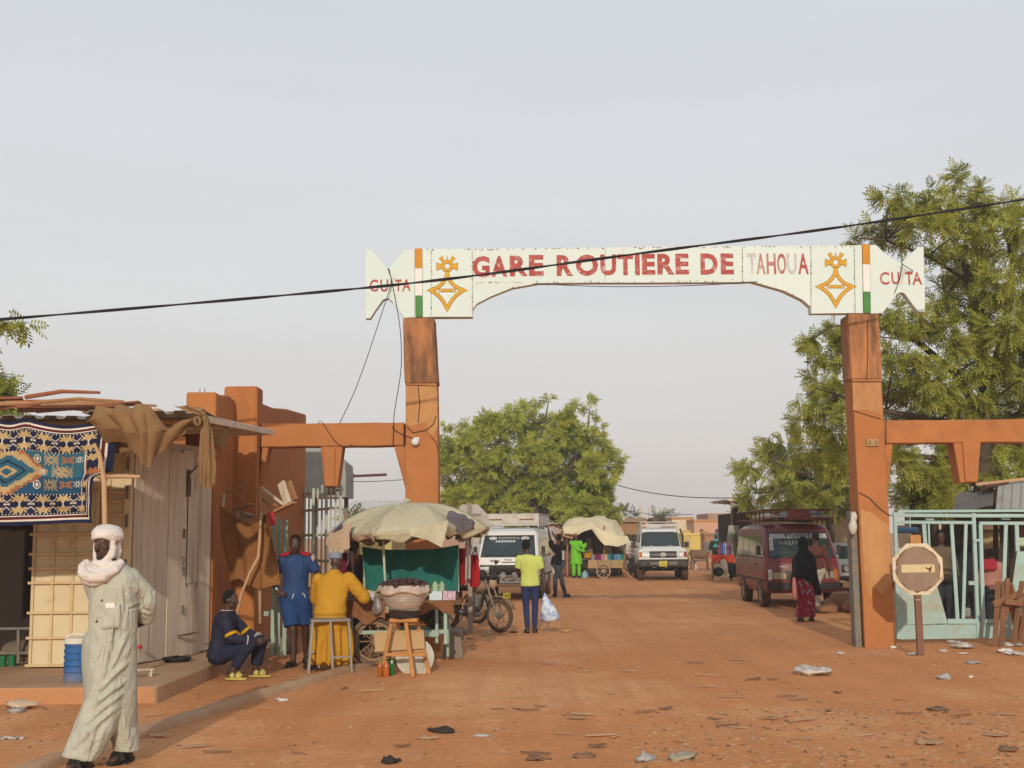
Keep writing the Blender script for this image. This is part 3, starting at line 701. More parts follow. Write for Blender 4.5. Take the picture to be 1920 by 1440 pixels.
def carpet():
 NAVY, TEAL, CRM, RUST, BLU, WHT, BRN = (.016, .018, .045), (.032, .105, .15), (.42, .30, .145), (.32, .125, .055), (.02, .055, .13), (.62, .56, .48), (.10, .02, .018)
 W, H = 188, 112       # pattern cells; right edge is column W-1
 img = [[TEAL] * W for _ in range(H)]   # row 0 at the bottom
 def rect(x0, x1, y0, y1, c):
  for y in range(max(0, int(y0)), min(H, int(y1))):
   for x in range(max(0, int(x0)), min(W, int(x1))): img[y][x] = c
 rect(0, W, 0, H, NAVY); rect(0, W - 6, 4, H - 4, WHT); rect(0, W - 8, 6, H - 6, BRN); rect(0, W - 11, 9, H - 9, WHT); rect(0, W - 12, 10, H - 10, NAVY)
 rect(0, W - 24, 33, H - 33, TEAL)
 for x in range(0, W - 24):
  for y in range(33, H - 33):
   if y < 52: img[y][x] = (.02, .07, .125)
 star = ["...XX...XX...", "X..XXX.XXX..X", "XX.XXXXXXX.XX", ".XXXXXXXXXXX.", "..XXXXXXXXX..", ".XXXXXXXXXXX.", "XXX.XXXXX.XXX", ".....XXX.....", "......X......"]
 def stamp(rows_, cx, cy, c, flip=False):
  h = len(rows_)
  for j, r in enumerate(rows_ if not flip else rows_[::-1]):
   for i, ch in enumerate(r):
    if ch == 'X':
     x = cx + i - len(r) // 2; y = cy + h // 2 - j
     if 0 <= x < W and 0 <= y < H: img[y][x] = c
 def border(y0, y1):
  for k in range(14):
   cx = W - 22 - k * 19
   for x in range(cx - 11, cx + 9):
    if 0 <= x < W - 12 and x % 3 == 0: img[y0][x] = WHT; img[y1 - 1][x] = WHT
   stamp(star, cx, y1 - 6, CRM); stamp(star, cx, y0 + 5, CRM, True)
   for y in range(y0 + 8, y1 - 8):
    if 0 <= cx < W: img[y][cx] = WHT
   for d in (-10, -9, -8, -12, -11):
    if 0 <= cx + d < W: img[(y0 + y1) // 2][cx + d] = WHT;
   for d in (-12, -8):
    for e_ in (-1, 1):
     if 0 <= cx + d < W: img[(y0 + y1) // 2 + e_][cx + d] = CRM
   for d in range(4):
    for s in (-1, 1):
     if 0 <= cx - 10 + s * d < W: img[y1 - 9 + d][cx - 10 + s * d] = WHT; img[y0 + 8 - d][cx - 10 + s * d] = WHT
 border(11, 33); border(H - 33, H - 11)
 for y in range(33, H - 33):
  img[y][W - 24] = WHT; img[y][W - 23] = RUST
 for k, c in ((0, CRM), (14, RUST), (30, CRM)):
  stamp(star, W - 17, 42 + k, c)
 def med(cx, cy, rx, ry, c, step):
  for y in range(33, H - 33):
   for x in range(W - 24):
    if abs((x - cx) // step * step) / rx + abs((y - cy) // step * step) / ry < 1: img[y][x] = c
 med(96, 57, 36, 30, RUST, 3); med(96, 57, 31, 25, CRM, 3); med(96, 57, 23, 18, TEAL, 2); med(96, 57, 16, 13, NAVY, 1); med(96, 57, 14, 11, TEAL, 1); med(96, 57, 9, 7, CRM, 1); med(96, 57, 5, 4, TEAL, 1)
 xm = ["X...X...X...X", ".X..X...X..X.", "..X..X.X..X..", "XX.X.XXX.X.XX", "..X.XX.XX.X..", ".X.XX...XX.X.", "X.XX..X..XX.X", ".X.XX...XX.X.", "..X.XX.XX.X..", "XX.X.XXX.X.XX", "..X..X.X..X..", ".X..X...X..X.", "X...X...X...X"]
 zz = ["XX.......XX", ".XXX...XXX.", "XX.XXXXX.XX", "..XXX.XXX..", ".XXX...XXX.", "..XXX.XXX..", "XX.XXXXX.XX", ".XXX...XXX.", "XX.......XX"]
 lz = ["..XXX..", ".X...X.", "X..X..X", "X.XXX.X", "X.XXX.X", "X.XXX.X", "X..X..X", ".X...X.", "..XXX.."]
 sp = ["..X.X..", "X..X..X", "..X.X..", ".X...X.", "..X.X..", "X..X..X", "..X.X.."]
 for cy, m2 in ((71, 1), (43, -1)):
  for cx, r, c in ((W - 66, lz, WHT), (W - 53, xm, CRM), (W - 39, zz, RUST), (W - 29, sp, WHT)): stamp(r, cx, cy, c)
 stamp(xm, W - 46, 58, CRM); stamp(xm, W - 41, 57, CRM); stamp(sp, W - 60, 57, WHT); stamp(lz, 20, 70, WHT); stamp(xm, 35, 45, CRM)
 X1 = P(215, 800, 13.55).x; X0 = -6.85
 ZT = P(100, 786, 13.55).z; ZB = P(100, 983, 13.55).z
 def fn(u, v):
  x = X0 + (X1 - X0) * u
  top = ZT - .07 * max(0, math.sin((u - .62) / .34 * math.pi)) if u > .62 else ZT - .012 * math.sin(u * 40)
  inner = .10 * max(0, (u - .8) / .2) * (1 - min(1, v / .45)) if v < .45 else 0
  z = ZB + .012 * math.sin(u * 9) + (top - ZB - .012 * math.sin(u * 9)) * v
  y = 13.55 + .04 * math.sin(u * 11 + v * 3) + .02 * math.sin(u * 27 + v * 6 + 1) + .012 * math.sin(v * 30 + u * 14) * (1 - v)
  if v > .42: y += .05 * (v - .42)
  else: y += -.03
  x -= .20 * max(0, (u - .86) / .14) * max(0, min(1, (.5 - v) / .06 if v > .44 else 1))
  return V(x, y, z)
 b = MB(); b.grid(fn, W, H)
 me = b.mesh('hanging_carpet')
 at = me.attributes.new('weave', 'FLOAT_COLOR', 'FACE')
 cols = np.ones((W * H, 4), np.float32)
 for j in range(H):
  for i in range(W): cols[j * W + i, :3] = img[j][i]
 at.data.foreach_set('color', cols.ravel())
 m = bpy.data.materials.new('woven_carpet'); m.use_nodes = True; t = m.node_tree
 a = t.nodes.new('ShaderNodeAttribute'); a.attribute_name = 'weave'
 n = t.nodes.new('ShaderNodeTexNoise'); n.inputs['Scale'].default_value = 4; n.inputs['Detail'].default_value = 6
 co = t.nodes.new('ShaderNodeTexCoord'); t.links.new(co.outputs['Object'], n.inputs['Vector'])
 q = t.nodes.new('ShaderNodeMapRange'); q.inputs[1].default_value = .3; q.inputs[2].default_value = .7; q.inputs[3].default_value = .8; q.inputs[4].default_value = 1.15
 t.links.new(n.outputs[0], q.inputs[0])
 h = t.nodes.new('ShaderNodeHueSaturation'); t.links.new(a.outputs['Color'], h.inputs['Color']); t.links.new(q.outputs[0], h.inputs['Value'])
 bs = t.nodes['Principled BSDF']; t.links.new(h.outputs[0], bs.inputs['Base Color']); bs.inputs['Roughness'].default_value = .95; bs.inputs['Specular IOR Level'].default_value = .1
 tag(link('hanging_carpet', me, m, smooth=True), 'blue patterned carpet with cream star border hung under the tin eave', 'carpet')
carpet()
BURL = mat('brown_burlap', (.28, .165, .08), .95, (.21, .12, .055), 3, .6, (.15, .08, .035), 2, .6, .52, bump=.6, bscale=90, spec=.05, rand=.05)
def sheet(name, label, pts, m, group=None, nu=26, nv=20, amp=.02, f=7, seed=1, cat='cloth', thick=.006, fold=.0, parent=None, kf=9, ragged=0):
 "pts: rows of world points, interpolated into a hanging sheet"
 R_ = [[Vector(p) for p in r] for r in pts]
 def ev(r, u):
  t = u * (len(r) - 1); i = min(int(t), len(r) - 2); k = t - i
  k = k * k * (3 - 2 * k); return r[i].lerp(r[i + 1], k)
 def fn(u, v):
  rr = [ev(r, u) for r in R_]
  p = ev(rr, v)
  return p
 b = MB(); b.grid(fn, nu, nv)
 me = b.mesh(name); c = coords(me); n = normals(me)
 d = pn(c, f, seed) * amp
 if fold:
  d += fold * np.array([math.sin(kf * 6.28 * (i % (nu + 1)) / nu + 1.7 * math.sin((i // (nu + 1)) / nv * 3 + seed)) for i in range(len(c))])
 c += n * d[:, None]
 if ragged:
  for i in range(nu + 1): c[i, 2] += ragged * rnd.uniform(-1, 1)
 v = [tuple(p) for p in c]; b2 = MB()
 pts2 = np.array(v).reshape(nv + 1, nu + 1, 3)
 b2.grid(lambda u, w: Vector(pts2[int(round(w * nv)), int(round(u * nu))]), nu, nv, thick)
 o = b2.obj(name, m, parent, smooth=60, fix=False)
 if label: tag(o, label, cat, group)
 return o
Q = lambda x, y, Y=13.5: P(x, y, Y)
sheet('burlap_cloth', 'big brown burlap swag drooping in a point from the tin eave', [
 [Q(196, 828, 13.6), Q(238, 836, 13.5), Q(265, 870, 13.45), Q(276, 876, 13.45), Q(300, 850, 13.5), Q(345, 815, 13.55)],
 [Q(170, 800, 13.52), Q(225, 805, 13.4), Q(258, 815, 13.36), Q(275, 810, 13.34), Q(315, 806, 13.45), Q(358, 795, 13.55)],
 [Q(160, 790, 13.5), Q(200, 778, 13.42), Q(240, 776, 13.36), Q(272, 772, 13.36), Q(316, 803, 13.46), Q(368, 784, 13.55)],
 [Q(180, 766, 13.55), Q(215, 762, 13.5), Q(250, 762, 13.45), Q(280, 762, 13.42), Q(318, 801, 13.47), Q(372, 780, 13.56)]], BURL, nu=40, nv=34, amp=.035, f=8, seed=3, fold=.028, kf=5)
sheet('burlap_cloth', 'short brown burlap flap behind the carpet corner', [
 [Q(200, 848, 13.75), Q(225, 850, 13.72), Q(250, 842, 13.7)], [Q(215, 785, 13.7), Q(235, 785, 13.66), Q(262, 790, 13.65)]], BURL, nu=14, nv=10, amp=.012)
sheet('burlap_cloth', 'frayed brown burlap strip hanging straight down at the roof corner', [
 [Q(373, 908, 13.62), Q(386, 914, 13.6), Q(402, 910, 13.62)], [Q(374, 870, 13.6), Q(388, 868, 13.55), Q(404, 872, 13.62)], [Q(376, 810, 13.56), Q(386, 812, 13.48), Q(397, 815, 13.6)],
 [Q(380, 780, 13.55), Q(386, 775, 13.5), Q(392, 785, 13.6)], [Q(327, 762, 13.6), Q(350, 761, 13.55), Q(384, 766, 13.6)]], BURL, nu=16, nv=36, amp=.014, f=10, fold=.014, kf=3, ragged=.03)
sheet('burlap_cloth', 'brown burlap loop slung along the right roof edge', [
 [Q(398, 825, 14.4), Q(412, 842, 14.5), Q(424, 838, 14.7), Q(430, 800, 15.0)], [Q(401, 812, 14.4), Q(414, 815, 14.45), Q(422, 800, 14.65), Q(426, 782, 15.0)]], BURL, nu=20, nv=8, amp=.015)
b = MB(); Mr = Matrix.Translation(P(371, 790, 13.52))
for k in range(4): b.tube([P(371, 790, 13.5) + V(.035 * math.cos(a + k) * (1 - .1 * k), .02 * math.sin(a * 2 + k), .045 * math.sin(a + k)) for a in np.linspace(0, 5.2, 10)], .018, 6)
tag(b.obj('burlap_knot', BURL, smooth=True), 'knotted brown cloth tied to the roof pole beside the swag', 'cloth')
b = MB(); b.tube([P(188, 1180, 13.42), P(197, 1000, 13.42), P(195, 900, 13.42), P(186, 850, 13.40), P(176, 832, 13.40)], [.032, .03, .03, .026, .018], 8)
b.tube([P(195, 905, 13.42), P(192, 870, 13.40), P(178, 833, 13.36)], [.016, .013, .01], 6)
pr = b.obj('roof_prop', WOOD_L, smooth=True); tag(pr, 'thin forked pole propped before the blue carpet edge', 'pole')
b = MB(); b.tube([P(183, 894, 13.5), P(225, 893, 13.36), P(262, 894, 13.25)], [.020, .024, .020], 8); tag(b.obj('cross_stick', WOOD_L, smooth=True), 'pale peeled stick sticking out sideways from the forked pole', 'stick')
b = MB()
for k in range(3): b.tube([P(195, 897 + k * 2, 13.44) + V(.03 * math.cos(a), .035 * math.sin(a), .012 * math.sin(a + k)) for a in np.linspace(0, 6.28, 12)], .006, 5)
b.obj('binding', mat('straw_rope', (.45, .33, .18), .9), pr)
t = thing('leaning_table', 'orange brown folding table and mesh panel inside the dark doorway', 'table', G(25, 1215, .165))
L_ = lambda px, py, Y: P(px, py, Y) - t.location
b = MB(); b.prism([(L_(5, 1140, 15.9).x, L_(0, 1177, 15.9).z), (L_(54, 1140, 15.9).x, L_(0, 1176, 15.9).z), (L_(55, 1140, 15.9).x, L_(0, 1138, 15.9).z), (L_(10, 1140, 15.9).x, L_(0, 1138, 15.9).z)], 0, .03); b.obj('board', OBJW, t)
b = MB(); b.prism([(L_(10, 1140, 15.9).x, L_(0, 1137.5, 15.9).z), (L_(55, 1140, 15.9).x, L_(0, 1137.5, 15.9).z), (L_(56, 1140, 15.9).x, L_(0, 1080, 15.9).z), (L_(18, 1140, 15.9).x, L_(0, 1080, 15.9).z)], .0, .02); b.obj('mesh_panel', mat('grey_mesh', (.075, .06, .05), .8, rand=0, bump=.8, bscale=200), t)
b = MB(); b.bar(L_(-30, 1179, 15.85), L_(56, 1178, 15.85), .03); b.bar(L_(35, 1180, 15.88), L_(35, 1248, 15.88), .035); b.bar(L_(-20, 1225, 15.88), L_(54, 1224, 15.88), .03); b.bar(L_(-12, 1180, 15.88), L_(-12, 1248, 15.88), .035); b.obj('frame', STEEL, t)
GRN = mat('green_enamel', (.02, .16, .06), .4, rand=.05)
def cup(p, r, h, m, label, cat='cup', name='tin_cup', group=None):
 b = MB(); b.lathe([(r * .85, 0), (r, h), (r * .93, h), (r * .78, .01)], 16, Matrix.Translation(p), cap=True); return tag(b.obj(name, m, smooth=40), label, cat, group)
cup(G(5, 1250, .165), .045, .13, GRN, 'green enamel cup on the shop floor at the left edge'); cup(G(16, 1251, .165) + V(0, .1, 0), .05, .13, GRN, 'green enamel cup nearest the cream door foot')
b = MB(); b.ell(G(10, 1244, .17) + V(0, .45, .09), .28, .2, .16, n=14); tag(crumple(b.obj('sack_bundle', mat('dim_sack', (.20, .15, .10), .95), smooth=True), .02, 9), 'dim bundled sack under the table in the doorway', 'sack')
t = thing('water_drum', 'ribbed blue plastic water drum with white lid in front of the cream door', 'water container', (*G(143, 1279, .165)[:2], .165))
BLUE = mat('blue_plastic', (.02, .11, .33), .5, (.03, .10, .26), 3, .5, (.28, .22, .18), 1.5, .55, .5, bump=.1, rand=0)
def dust_low(m, z0, z1, c, amt=.8):
 "dust gathered on the lower part of the thing (stain on the object itself)"
 tt = m.node_tree; bs = tt.nodes['Principled BSDF']; L = tt.links.new; src = bs.inputs['Base Color'].links[0].from_socket
 co = [n for n in tt.nodes if n.type == 'TEX_COORD'][0]; s = tt.nodes.new('ShaderNodeSeparateXYZ'); L(co.outputs['Object'], s.inputs[0])
 n = tt.nodes.new('ShaderNodeTexNoise'); n.inputs['Scale'].default_value = 14; L(co.outputs['Object'], n.inputs['Vector'])
 a = tt.nodes.new('ShaderNodeMath'); a.operation = 'MULTIPLY_ADD'; L(n.outputs[0], a.inputs[0]); a.inputs[1].default_value = (z1 - z0) * .8; L(s.outputs['Z'], a.inputs[2])
 q = tt.nodes.new('ShaderNodeMapRange'); q.inputs[1].default_value = z0 + (z1 - z0) * .4; q.inputs[2].default_value = z1 + (z1 - z0) * .4; q.inputs[3].default_value = amt; q.inputs[4].default_value = 0; L(a.outputs[0], q.inputs[0])
 x = tt.nodes.new('ShaderNodeMix'); x.data_type = 'RGBA'; L(q.outputs[0], x.inputs[0]); L(src, x.inputs[6]); x.inputs[7].default_value = (*c, 1); L(x.outputs[2], bs.inputs['Base Color'])
dust_low(BLUE, .0, .16, (.22, .20, .19), .8)
pf = [(.02, 0), (.125, 0), (.135, .02)]
for k in range(5): z = .05 + k * .068; pf += [(.138, z), (.138, z + .03), (.128, z + .04), (.128, z + .058)]
pf += [(.138, .40), (.13, .415), (.02, .416)]
b = MB(); b.lathe(pf, 28); b.obj('drum', BLUE, t, smooth=30)
LID = mat('white_plastic', (.70, .66, .58), .5, (.6, .54, .45), 5, .5, bump=.1, rand=.05)
b = MB(); b.lathe([(.02, .418), (.142, .418), (.142, .45), (.12, .475), (.03, .485)], 28); lid = b.obj('lid', LID, t, smooth=30)
b = MB(); b.tube([V(.12 * math.cos(a), -.02, .46 + .06 * math.sin(a)) for a in np.linspace(.1, 3.04, 14)], .011, 7); b.obj('handle', LID, t, smooth=True)
b = MB(); b.lathe([(.02, .0), (.15, .0), (.185, .035), (.18, .05), (.14, .025), (.02, .02)], 24, Matrix.Translation(G(331, 1240, .168))); tag(b.obj('black_dish', mat('soot_black', (.02, .018, .016), .7, rand=0), smooth=40), 'flat black dish on the pavement by the grey boards', 'dish')
t = thing('low_bench', 'little weathered wooden bench lying on the pavement behind the robed man', 'bench', G(258, 1270, .166), .55)
MB().box(-.17, .17, -.05, .05, .07, .09).obj('seat', WOOD_G, t, bevel=.004)
for sx in (-1, 1): MB().box(sx * .14 - .012, sx * .14 + .012, -.045, .045, 0, .07).obj('leg', WOOD_G, t, bevel=.003)
b = MB(); b.ell((0, 0, 0), .028, n=12); b.tube([V(0, 0, 0), V(-.07, 0, -.02), V(-.14, 0, -.06)], .004, 5)
o = b.obj('red_ball_latch', mat('bright_red', (.42, .02, .03), .4, rand=0), smooth=True); o.location = P(263, 1213, 15.35); tag(o, 'small bright red knob on a wire at the grey boards', 'knob')
t = thing('stick_rack', 'rough rack of sticks and planks wired to the gatehouse wall above the youths', 'rack', (-3.9, 16.9, 1.4))
T = lambda px, py, Y: P(px, py, Y) - t.location
for k, (a, c, w, h) in enumerate([((490, 915, 17.2), (535, 948, 17.0), .035, .035), ((424, 925, 17.3), (465, 908, 17.2), .03, .03), ((503, 965, 17.0), (552, 942, 16.8), .10, .03), ((527, 905, 17.0), (540, 945, 16.9), .05, .12),
                                  ((540, 905, 17.0), (552, 940, 16.9), .05, .12), ((440, 955, 17.2), (470, 945, 17.0), .12, .03), ((445, 962, 17.1), (485, 992, 16.9), .03, .09), ((455, 985, 17.0), (492, 968, 16.8), .03, .07), ((490, 930, 17.2), (515, 950, 17.0), .12, .04),
                                  ((418, 950, 17.25), (420, 925, 17.3), .03, .03), ((455, 945, 17.2), (456, 900, 17.25), .03, .03), ((490, 1000, 16.9), (486, 915, 17.1), .05, .05)]):
 b = MB(); b.bar(T(*a), T(*c), w, h, (0, 0, 1)); b.obj('plank', WOOD_B if k % 3 else WOOD_G, t, bevel=.004)
b = MB(); b.tube([T(488, 1170, 16.7), T(487, 1080, 16.75), T(486, 1000, 16.8), T(489, 960, 16.9)], [.022, .024, .02, .018], 7); b.obj('post', WOOD_L, t, smooth=True)
b = MB(); b.lathe([(.01, -.06), (.07, -.05), (.12, 0), (.125, .005), (.11, 0), (.06, -.04)], 20, Matrix.Translation(P(462, 962, 16.95)) @ Matrix.Rotation(.35, 4, 'Y')); tag(b.obj('metal_bowl', mat('dull_aluminium', (.45, .44, .42), .35, metal=.7, rand=0), smooth=True), 'small shiny metal bowl sitting in the stick rack', 'bowl')
RB = mat('rust_sacking', (.26, .115, .042), .95, (.20, .085, .03), 2, .6, (.33, .16, .05), 1.5, .7, .5, bump=.5, bscale=70, spec=.05, rand=.05)
sheet('sacking_screen', 'rust brown sacking screen hung on a bent stick beside the gatehouse wall', [
 [P(428, 1090, 16.8), P(450, 1085, 16.7), P(465, 1098, 16.65), P(490, 1105, 16.6), P(525, 1095, 16.5)], [P(422, 1050, 16.9), P(450, 1050, 16.8), P(468, 1050, 16.7), P(490, 1060, 16.65), P(522, 1060, 16.6)],
 [P(414, 1000, 17.0), P(445, 1000, 16.9), P(470, 1000, 16.85), P(490, 1005, 16.8), P(510, 1010, 16.75)], [P(411, 947, 17.0), P(440, 970, 16.95), P(468, 985, 16.9), P(488, 965, 16.85), P(500, 965, 16.8)]], RB, nu=30, nv=24, amp=.03, f=5, fold=.02, kf=3, seed=5)
b = MB(); b.tube([P(489, 962, 16.75), P(487, 1010, 16.6), P(484, 1045, 16.5), P(468, 1075, 16.45), P(452, 1115, 16.4), P(440, 1180, 16.4)], [.016, .018, .02, .02, .018, .018], 7); tag(b.obj('bent_stick', WOOD_L, smooth=True), 'crooked stick holding the rust brown sacking screen', 'stick')
b = MB(); b.bar(P(508, 960, 16.7), P(511, 985, 16.7), .09, .04); tag(crumple(b.obj('red_rag', mat('red_rag_cloth', (.35, .025, .03), .9), bevel=.01), .006, 20), 'little red rag tied at the top of the crooked stick', 'rag')
t = thing('mint_shutter', 'faded mint green plank shutter standing behind the man in blue', 'shutter', (-3.45, 17.6, 0))
MINT = mat('mint_paint', (.34, .44, .35), .75, (.26, .34, .27), 3, .5, (.20, .13, .08), 4, .7, .55, bump=.2, rand=.08)
for k, x in enumerate((514, 524, 536)):
 q = P(x, 970, 17.6 + .05 * k); b = MB(); b.box(q.x + 3.45 - .028, q.x + 3.45 + .028, .05 * k, .05 * k + .03, .05, q.z - .02 * k); b.obj('slat', MINT, t, bevel=.004)
for z in (.6, 1.4): MB().box(-.12, .22, .155, .18, z, z + .07).obj('rail', MINT, t)
def rubble(px, py, r, label, m, seed, name='rag_heap', cat='heap'):
 b = MB(); g = G(px, py); b.ell((0, 0, r * .35), r, r * .8, r * .55, n=18, m=10); o = crumple(b.obj(name, m, smooth=True), r * .22, 3.2 / r, seed); o.location = g; return tag(o, label, cat)
RAGM = mat('grey_rags', (.25, .21, .16), .95, (.16, .12, .09), 9, .7, (.30, .13, .06), 6, .7, .5, bump=.5)
rubble(530, 1225, .26, 'heap of grey rags and husks behind the seated boy', RAGM, 4); rubble(595, 1205, .22, 'low grey rag heap beside the yellow robed man', RAGM, 7)
PALE = mat('pale_green_steel', (.46, .50, .40), .65, (.38, .42, .33), 3, .5, (.30, .18, .10), 3, .5, .58, bump=.15, rand=.04)
t = thing('palisade_gate', 'pale green steel palisade gate leaf standing open past the gatehouse', 'gate', (-3.0, 21.2, 0))
p0, p1 = V(-.95, 1.75, 0), V(.12, -.65, 0); n = 10
for k in range(n):
 p = p0.lerp(p1, k / (n - 1)); h = 2.62 + .05 * rnd.uniform(-1, 1)
 w = .03 if k % 3 else .05
 b = MB(); b.bar(p + V(0, 0, .1), p + V(0, 0, h), w, .03, (p1 - p0)); b.obj('bar', PALE, t, bevel=.003)
for z in (.3, .8, 1.3, 1.75, 2.2, 2.5):
 b = MB(); b.bar(p0 + V(.03, .02, z), p1 + V(.03, .02, z), .03, .045); b.obj('rail', PALE, t)
t = thing('watch_booth', 'small grey tin booth peeping over the palisade gate', 'booth', (-3.55, 24.5, 0))
b = MB(); zt_ = P(600, 838, 24.5).z; zr_ = P(645, 868, 24.5).z; b.prism([(-.6, 2.5), (.22, 2.5), (.22, zr_ - .25), (.20, zr_), (-.25, zt_ + .05), (-.6, zt_ + .05)], 0, 1.2); b.obj('wall', mat('grey_booth', (.33, .35, .32), .7, rand=0), t)
[MB().bar((x, .6, 0), (x, .6, 2.5), .08).obj('post', STEEL, t) for x in (-.5, .15)]
MB().box(-.15, .0, -.02, -.002, 2.55, 2.9).obj('window', DARK, t)
# ================================================================ PEOPLE
SKIN = mat('dark_skin', (.072, .034, .021), .5, (.056, .026, .016), 6, .5, bump=.08, bscale=60, rand=.12, spec=.45)
HAIRM = mat('black_hair', (.010, .008, .008), .95, bump=.7, bscale=180, rand=.1)
EYEW = mat('eye_white', (.22, .18, .16), .3, bump=0, rand=0)
EYED = mat('eye_dark', (.01, .006, .005), .2, bump=0, rand=0)
def cloth(name, c, c2=None, **k):
 k.setdefault('bump', .35); k.setdefault('bscale', 120); k.setdefault('spec', .1); k.setdefault('rand', .03); k.setdefault('rough', .95); k.setdefault('wrinkle', .55)
 return mat(name, c, k.pop('rough'), c2, k.pop('scale', 3), .5, **k)
def joints(H=1.75, **ov):
 s = H / 1.75
 J = dict(pel=(0, 0, .94), nek=(0, .015, 1.47), head=(0, -.015, 1.635),
             shL=(.185, .01, 1.42), elL=(.245, .03, 1.13), wrL=(.255, -.05, .88), hiL=(.09, 0, .91), knL=(.10, -.02, .50), anL=(.105, .02, .085),
             shR=(-.185, .01, 1.42), elR=(-.245, .03, 1.13), wrR=(-.255, -.05, .88), hiR=(-.09, 0, .91), knR=(-.10, -.02, .50), anR=(-.105, .02, .085))
 J = {k: Vector(v) * s for k, v in J.items()}
 J.update(face=Vector((0, -1, 0)), fdL=Vector((.15, -1, 0)), fdR=Vector((-.15, -1, 0)), hdL=None, hdR=None, pnL=Vector((-1, 0, 0)), pnR=Vector((1, 0, 0)), s=s)
 for k, v in ov.items(): J[k] = Vector(v) if isinstance(v, (tuple, list)) else v
 return J
def torso(b, J, inf=0.0, lo=-.10, hi=1.0, belly=0.0):
 s = J['s']; up = J['nek'] - J['pel']
 rt_hi = (J['shL'] - J['shR']).normalized(); rt_lo = (J['hiL'] - J['hiR']).normalized()
 prof = [(-.22, .12, .09), (-.10, .165, .115), (.0, .165, .115), (.18, .15, .105), (.36, .14, .098), (.55, .158, .108), (.72, .172, .115), (.85, .182, .108), (.92, .168, .092), (.965, .115, .078), (.992, .075, .066), (1.03, .055, .055)]
 rs = []
 ts = [p for p in prof if p[0] >= lo - 1e-6 and p[0] <= hi + .04]
 for t, ax, ay in ts:
  k = min(1, max(0, t)); r = rt_lo.lerp(rt_hi, k).normalized(); f = up.cross(r).normalized() * -1
  c = J['pel'] + up * t
  if .1 < t < .5: ay += belly
  i = inf if t < .95 else inf * .5
  rs.append([c + r * ((ax + i) * s * math.cos(a)) + f * ((ay + i) * s * math.sin(a)) for a in (2 * math.pi * q / 18 for q in range(18))])
 b.rings(rs)
def arm(b, J, S_, r=(.052, .04, .028), inf=0.0, to=1.0, ends=True, upto=2, sag=0):
 s = J['s']; sh, el, wr = J['sh' + S_], J['el' + S_], J['wr' + S_]
 a, c, d = [(q + inf) * s for q in r]
 if inf > .01:      # the cloth lies on the shoulder, it does not puff above it
  up = (J['nek'] - J['pel']).normalized(); sh = sh - up * (inf * 1.15 + .006) * s + (J['nek'] - sh) * .06
 if upto == 1:
  e = sh.lerp(el, to); b.ell(sh, a * 1.08, n=12); b.tube([sh, e], [a * 1.05, (a + (c - a) * to) * 1.12], 12)
 else:
  e = el.lerp(wr, to); b.ell(sh, a * 1.1, n=12); b.cap(sh, el, a, c, ends=False); b.ell(el, c * 1.02, n=12)
  b.tube([el, el.lerp(e, .35), e], [c, c * 1.02, (c + (d - c) * to)], 12)
def leg(b, J, S_, inf=0.0, to=1.0, r=(.085, .056, .038), upto=2):
 s = J['s']; hi, kn, an = J['hi' + S_], J['kn' + S_], J['an' + S_]
 a, c, d = [(q + inf) * s for q in r]
 b.ell(hi, a, n=12)
 if upto == 1:
  b.tube([hi, hi.lerp(kn, to)], [a, (a + (c - a) * to * .7)], 14)
 else:
  b.tube([hi, hi.lerp(kn, .5), kn], [a, (a + c) / 2 * 1.03, c], 14); b.ell(kn, c, n=12)
  e = kn.lerp(an, to); mid = kn.lerp(an, .32)
  bk = (J['fd' + S_].normalized() * -.012 * s) if inf < .03 else V(0, 0, 0)
  b.tube([kn, mid + bk, e], [c, c * 1.0, c + (d - c) * to], 14)
def foot(b, J, S_, inf=0.0):
 s = J['s']; an = J['an' + S_]; f = J['fd' + S_].normalized()
 heel = an + f * -.035 * s; heel.z = an.z - .05 * s; toe = an + f * .15 * s; toe.z += -.058 * s
 mid = an + f * .06 * s; mid.z += -.03 * s
 b.cap(an, mid, (.036 + inf) * s, (.036 + inf) * s); b.cap(heel, toe, (.033 + inf) * s, (.028 + inf) * s); b.cap(mid, toe, (.038 + inf) * s, (.026 + inf) * s)
def headshape(b, J, fine=True):
 s = J['s']; h = J['head']; f = J['face'].normalized(); r = f.cross(V(0, 0, 1)).normalized(); u = r.cross(f)
 M = Matrix((r, f, u)).transposed()
 b.ell(h + u * .02 * s, .074 * s, .095 * s, .098 * s, M, 16, 12)
 b.ell(h + f * .028 * s - u * .055 * s, .056 * s, .062 * s, .062 * s, M, 14, 10)          # jaw
 b.cap(J['nek'] - V(0, 0, .03 * s), h - u * .05 * s - f * .01 * s, .056 * s, .052 * s)
 if fine:
  b.cap(h + f * .094 * s + u * .012 * s, h + f * .112 * s - u * .028 * s, .010 * s, .017 * s, 8)   # nose
  for q in (-1, 1):
   b.ell(h + f * .100 * s - u * .032 * s + r * q * .013 * s, .009 * s)
   b.cap(h + f * .088 * s + u * .022 * s + r * q * .012 * s, h + f * .076 * s + u * .022 * s + r * q * .048 * s, .010 * s, .009 * s, 8)  # brow
   b.ell(h + f * .064 * s - u * .022 * s + r * q * .042 * s, .02 * s, .022 * s, .018 * s, M)
   b.ell(h - f * .005 * s - u * .01 * s + r * q * .076 * s, .010 * s, .02 * s, .032 * s, M)    # ear
  b.cap(h + f * .086 * s - u * .058 * s + r * .02 * s, h + f * .086 * s - u * .058 * s - r * .02 * s, .010 * s, n=8)
  b.cap(h + f * .085 * s - u * .071 * s + r * .016 * s, h + f * .085 * s - u * .071 * s - r * .016 * s, .011 * s, n=8)
  b.ell(h + f * .070 * s - u * .098 * s, .024 * s, .02 * s, .018 * s, M)
 return h, f, r, u
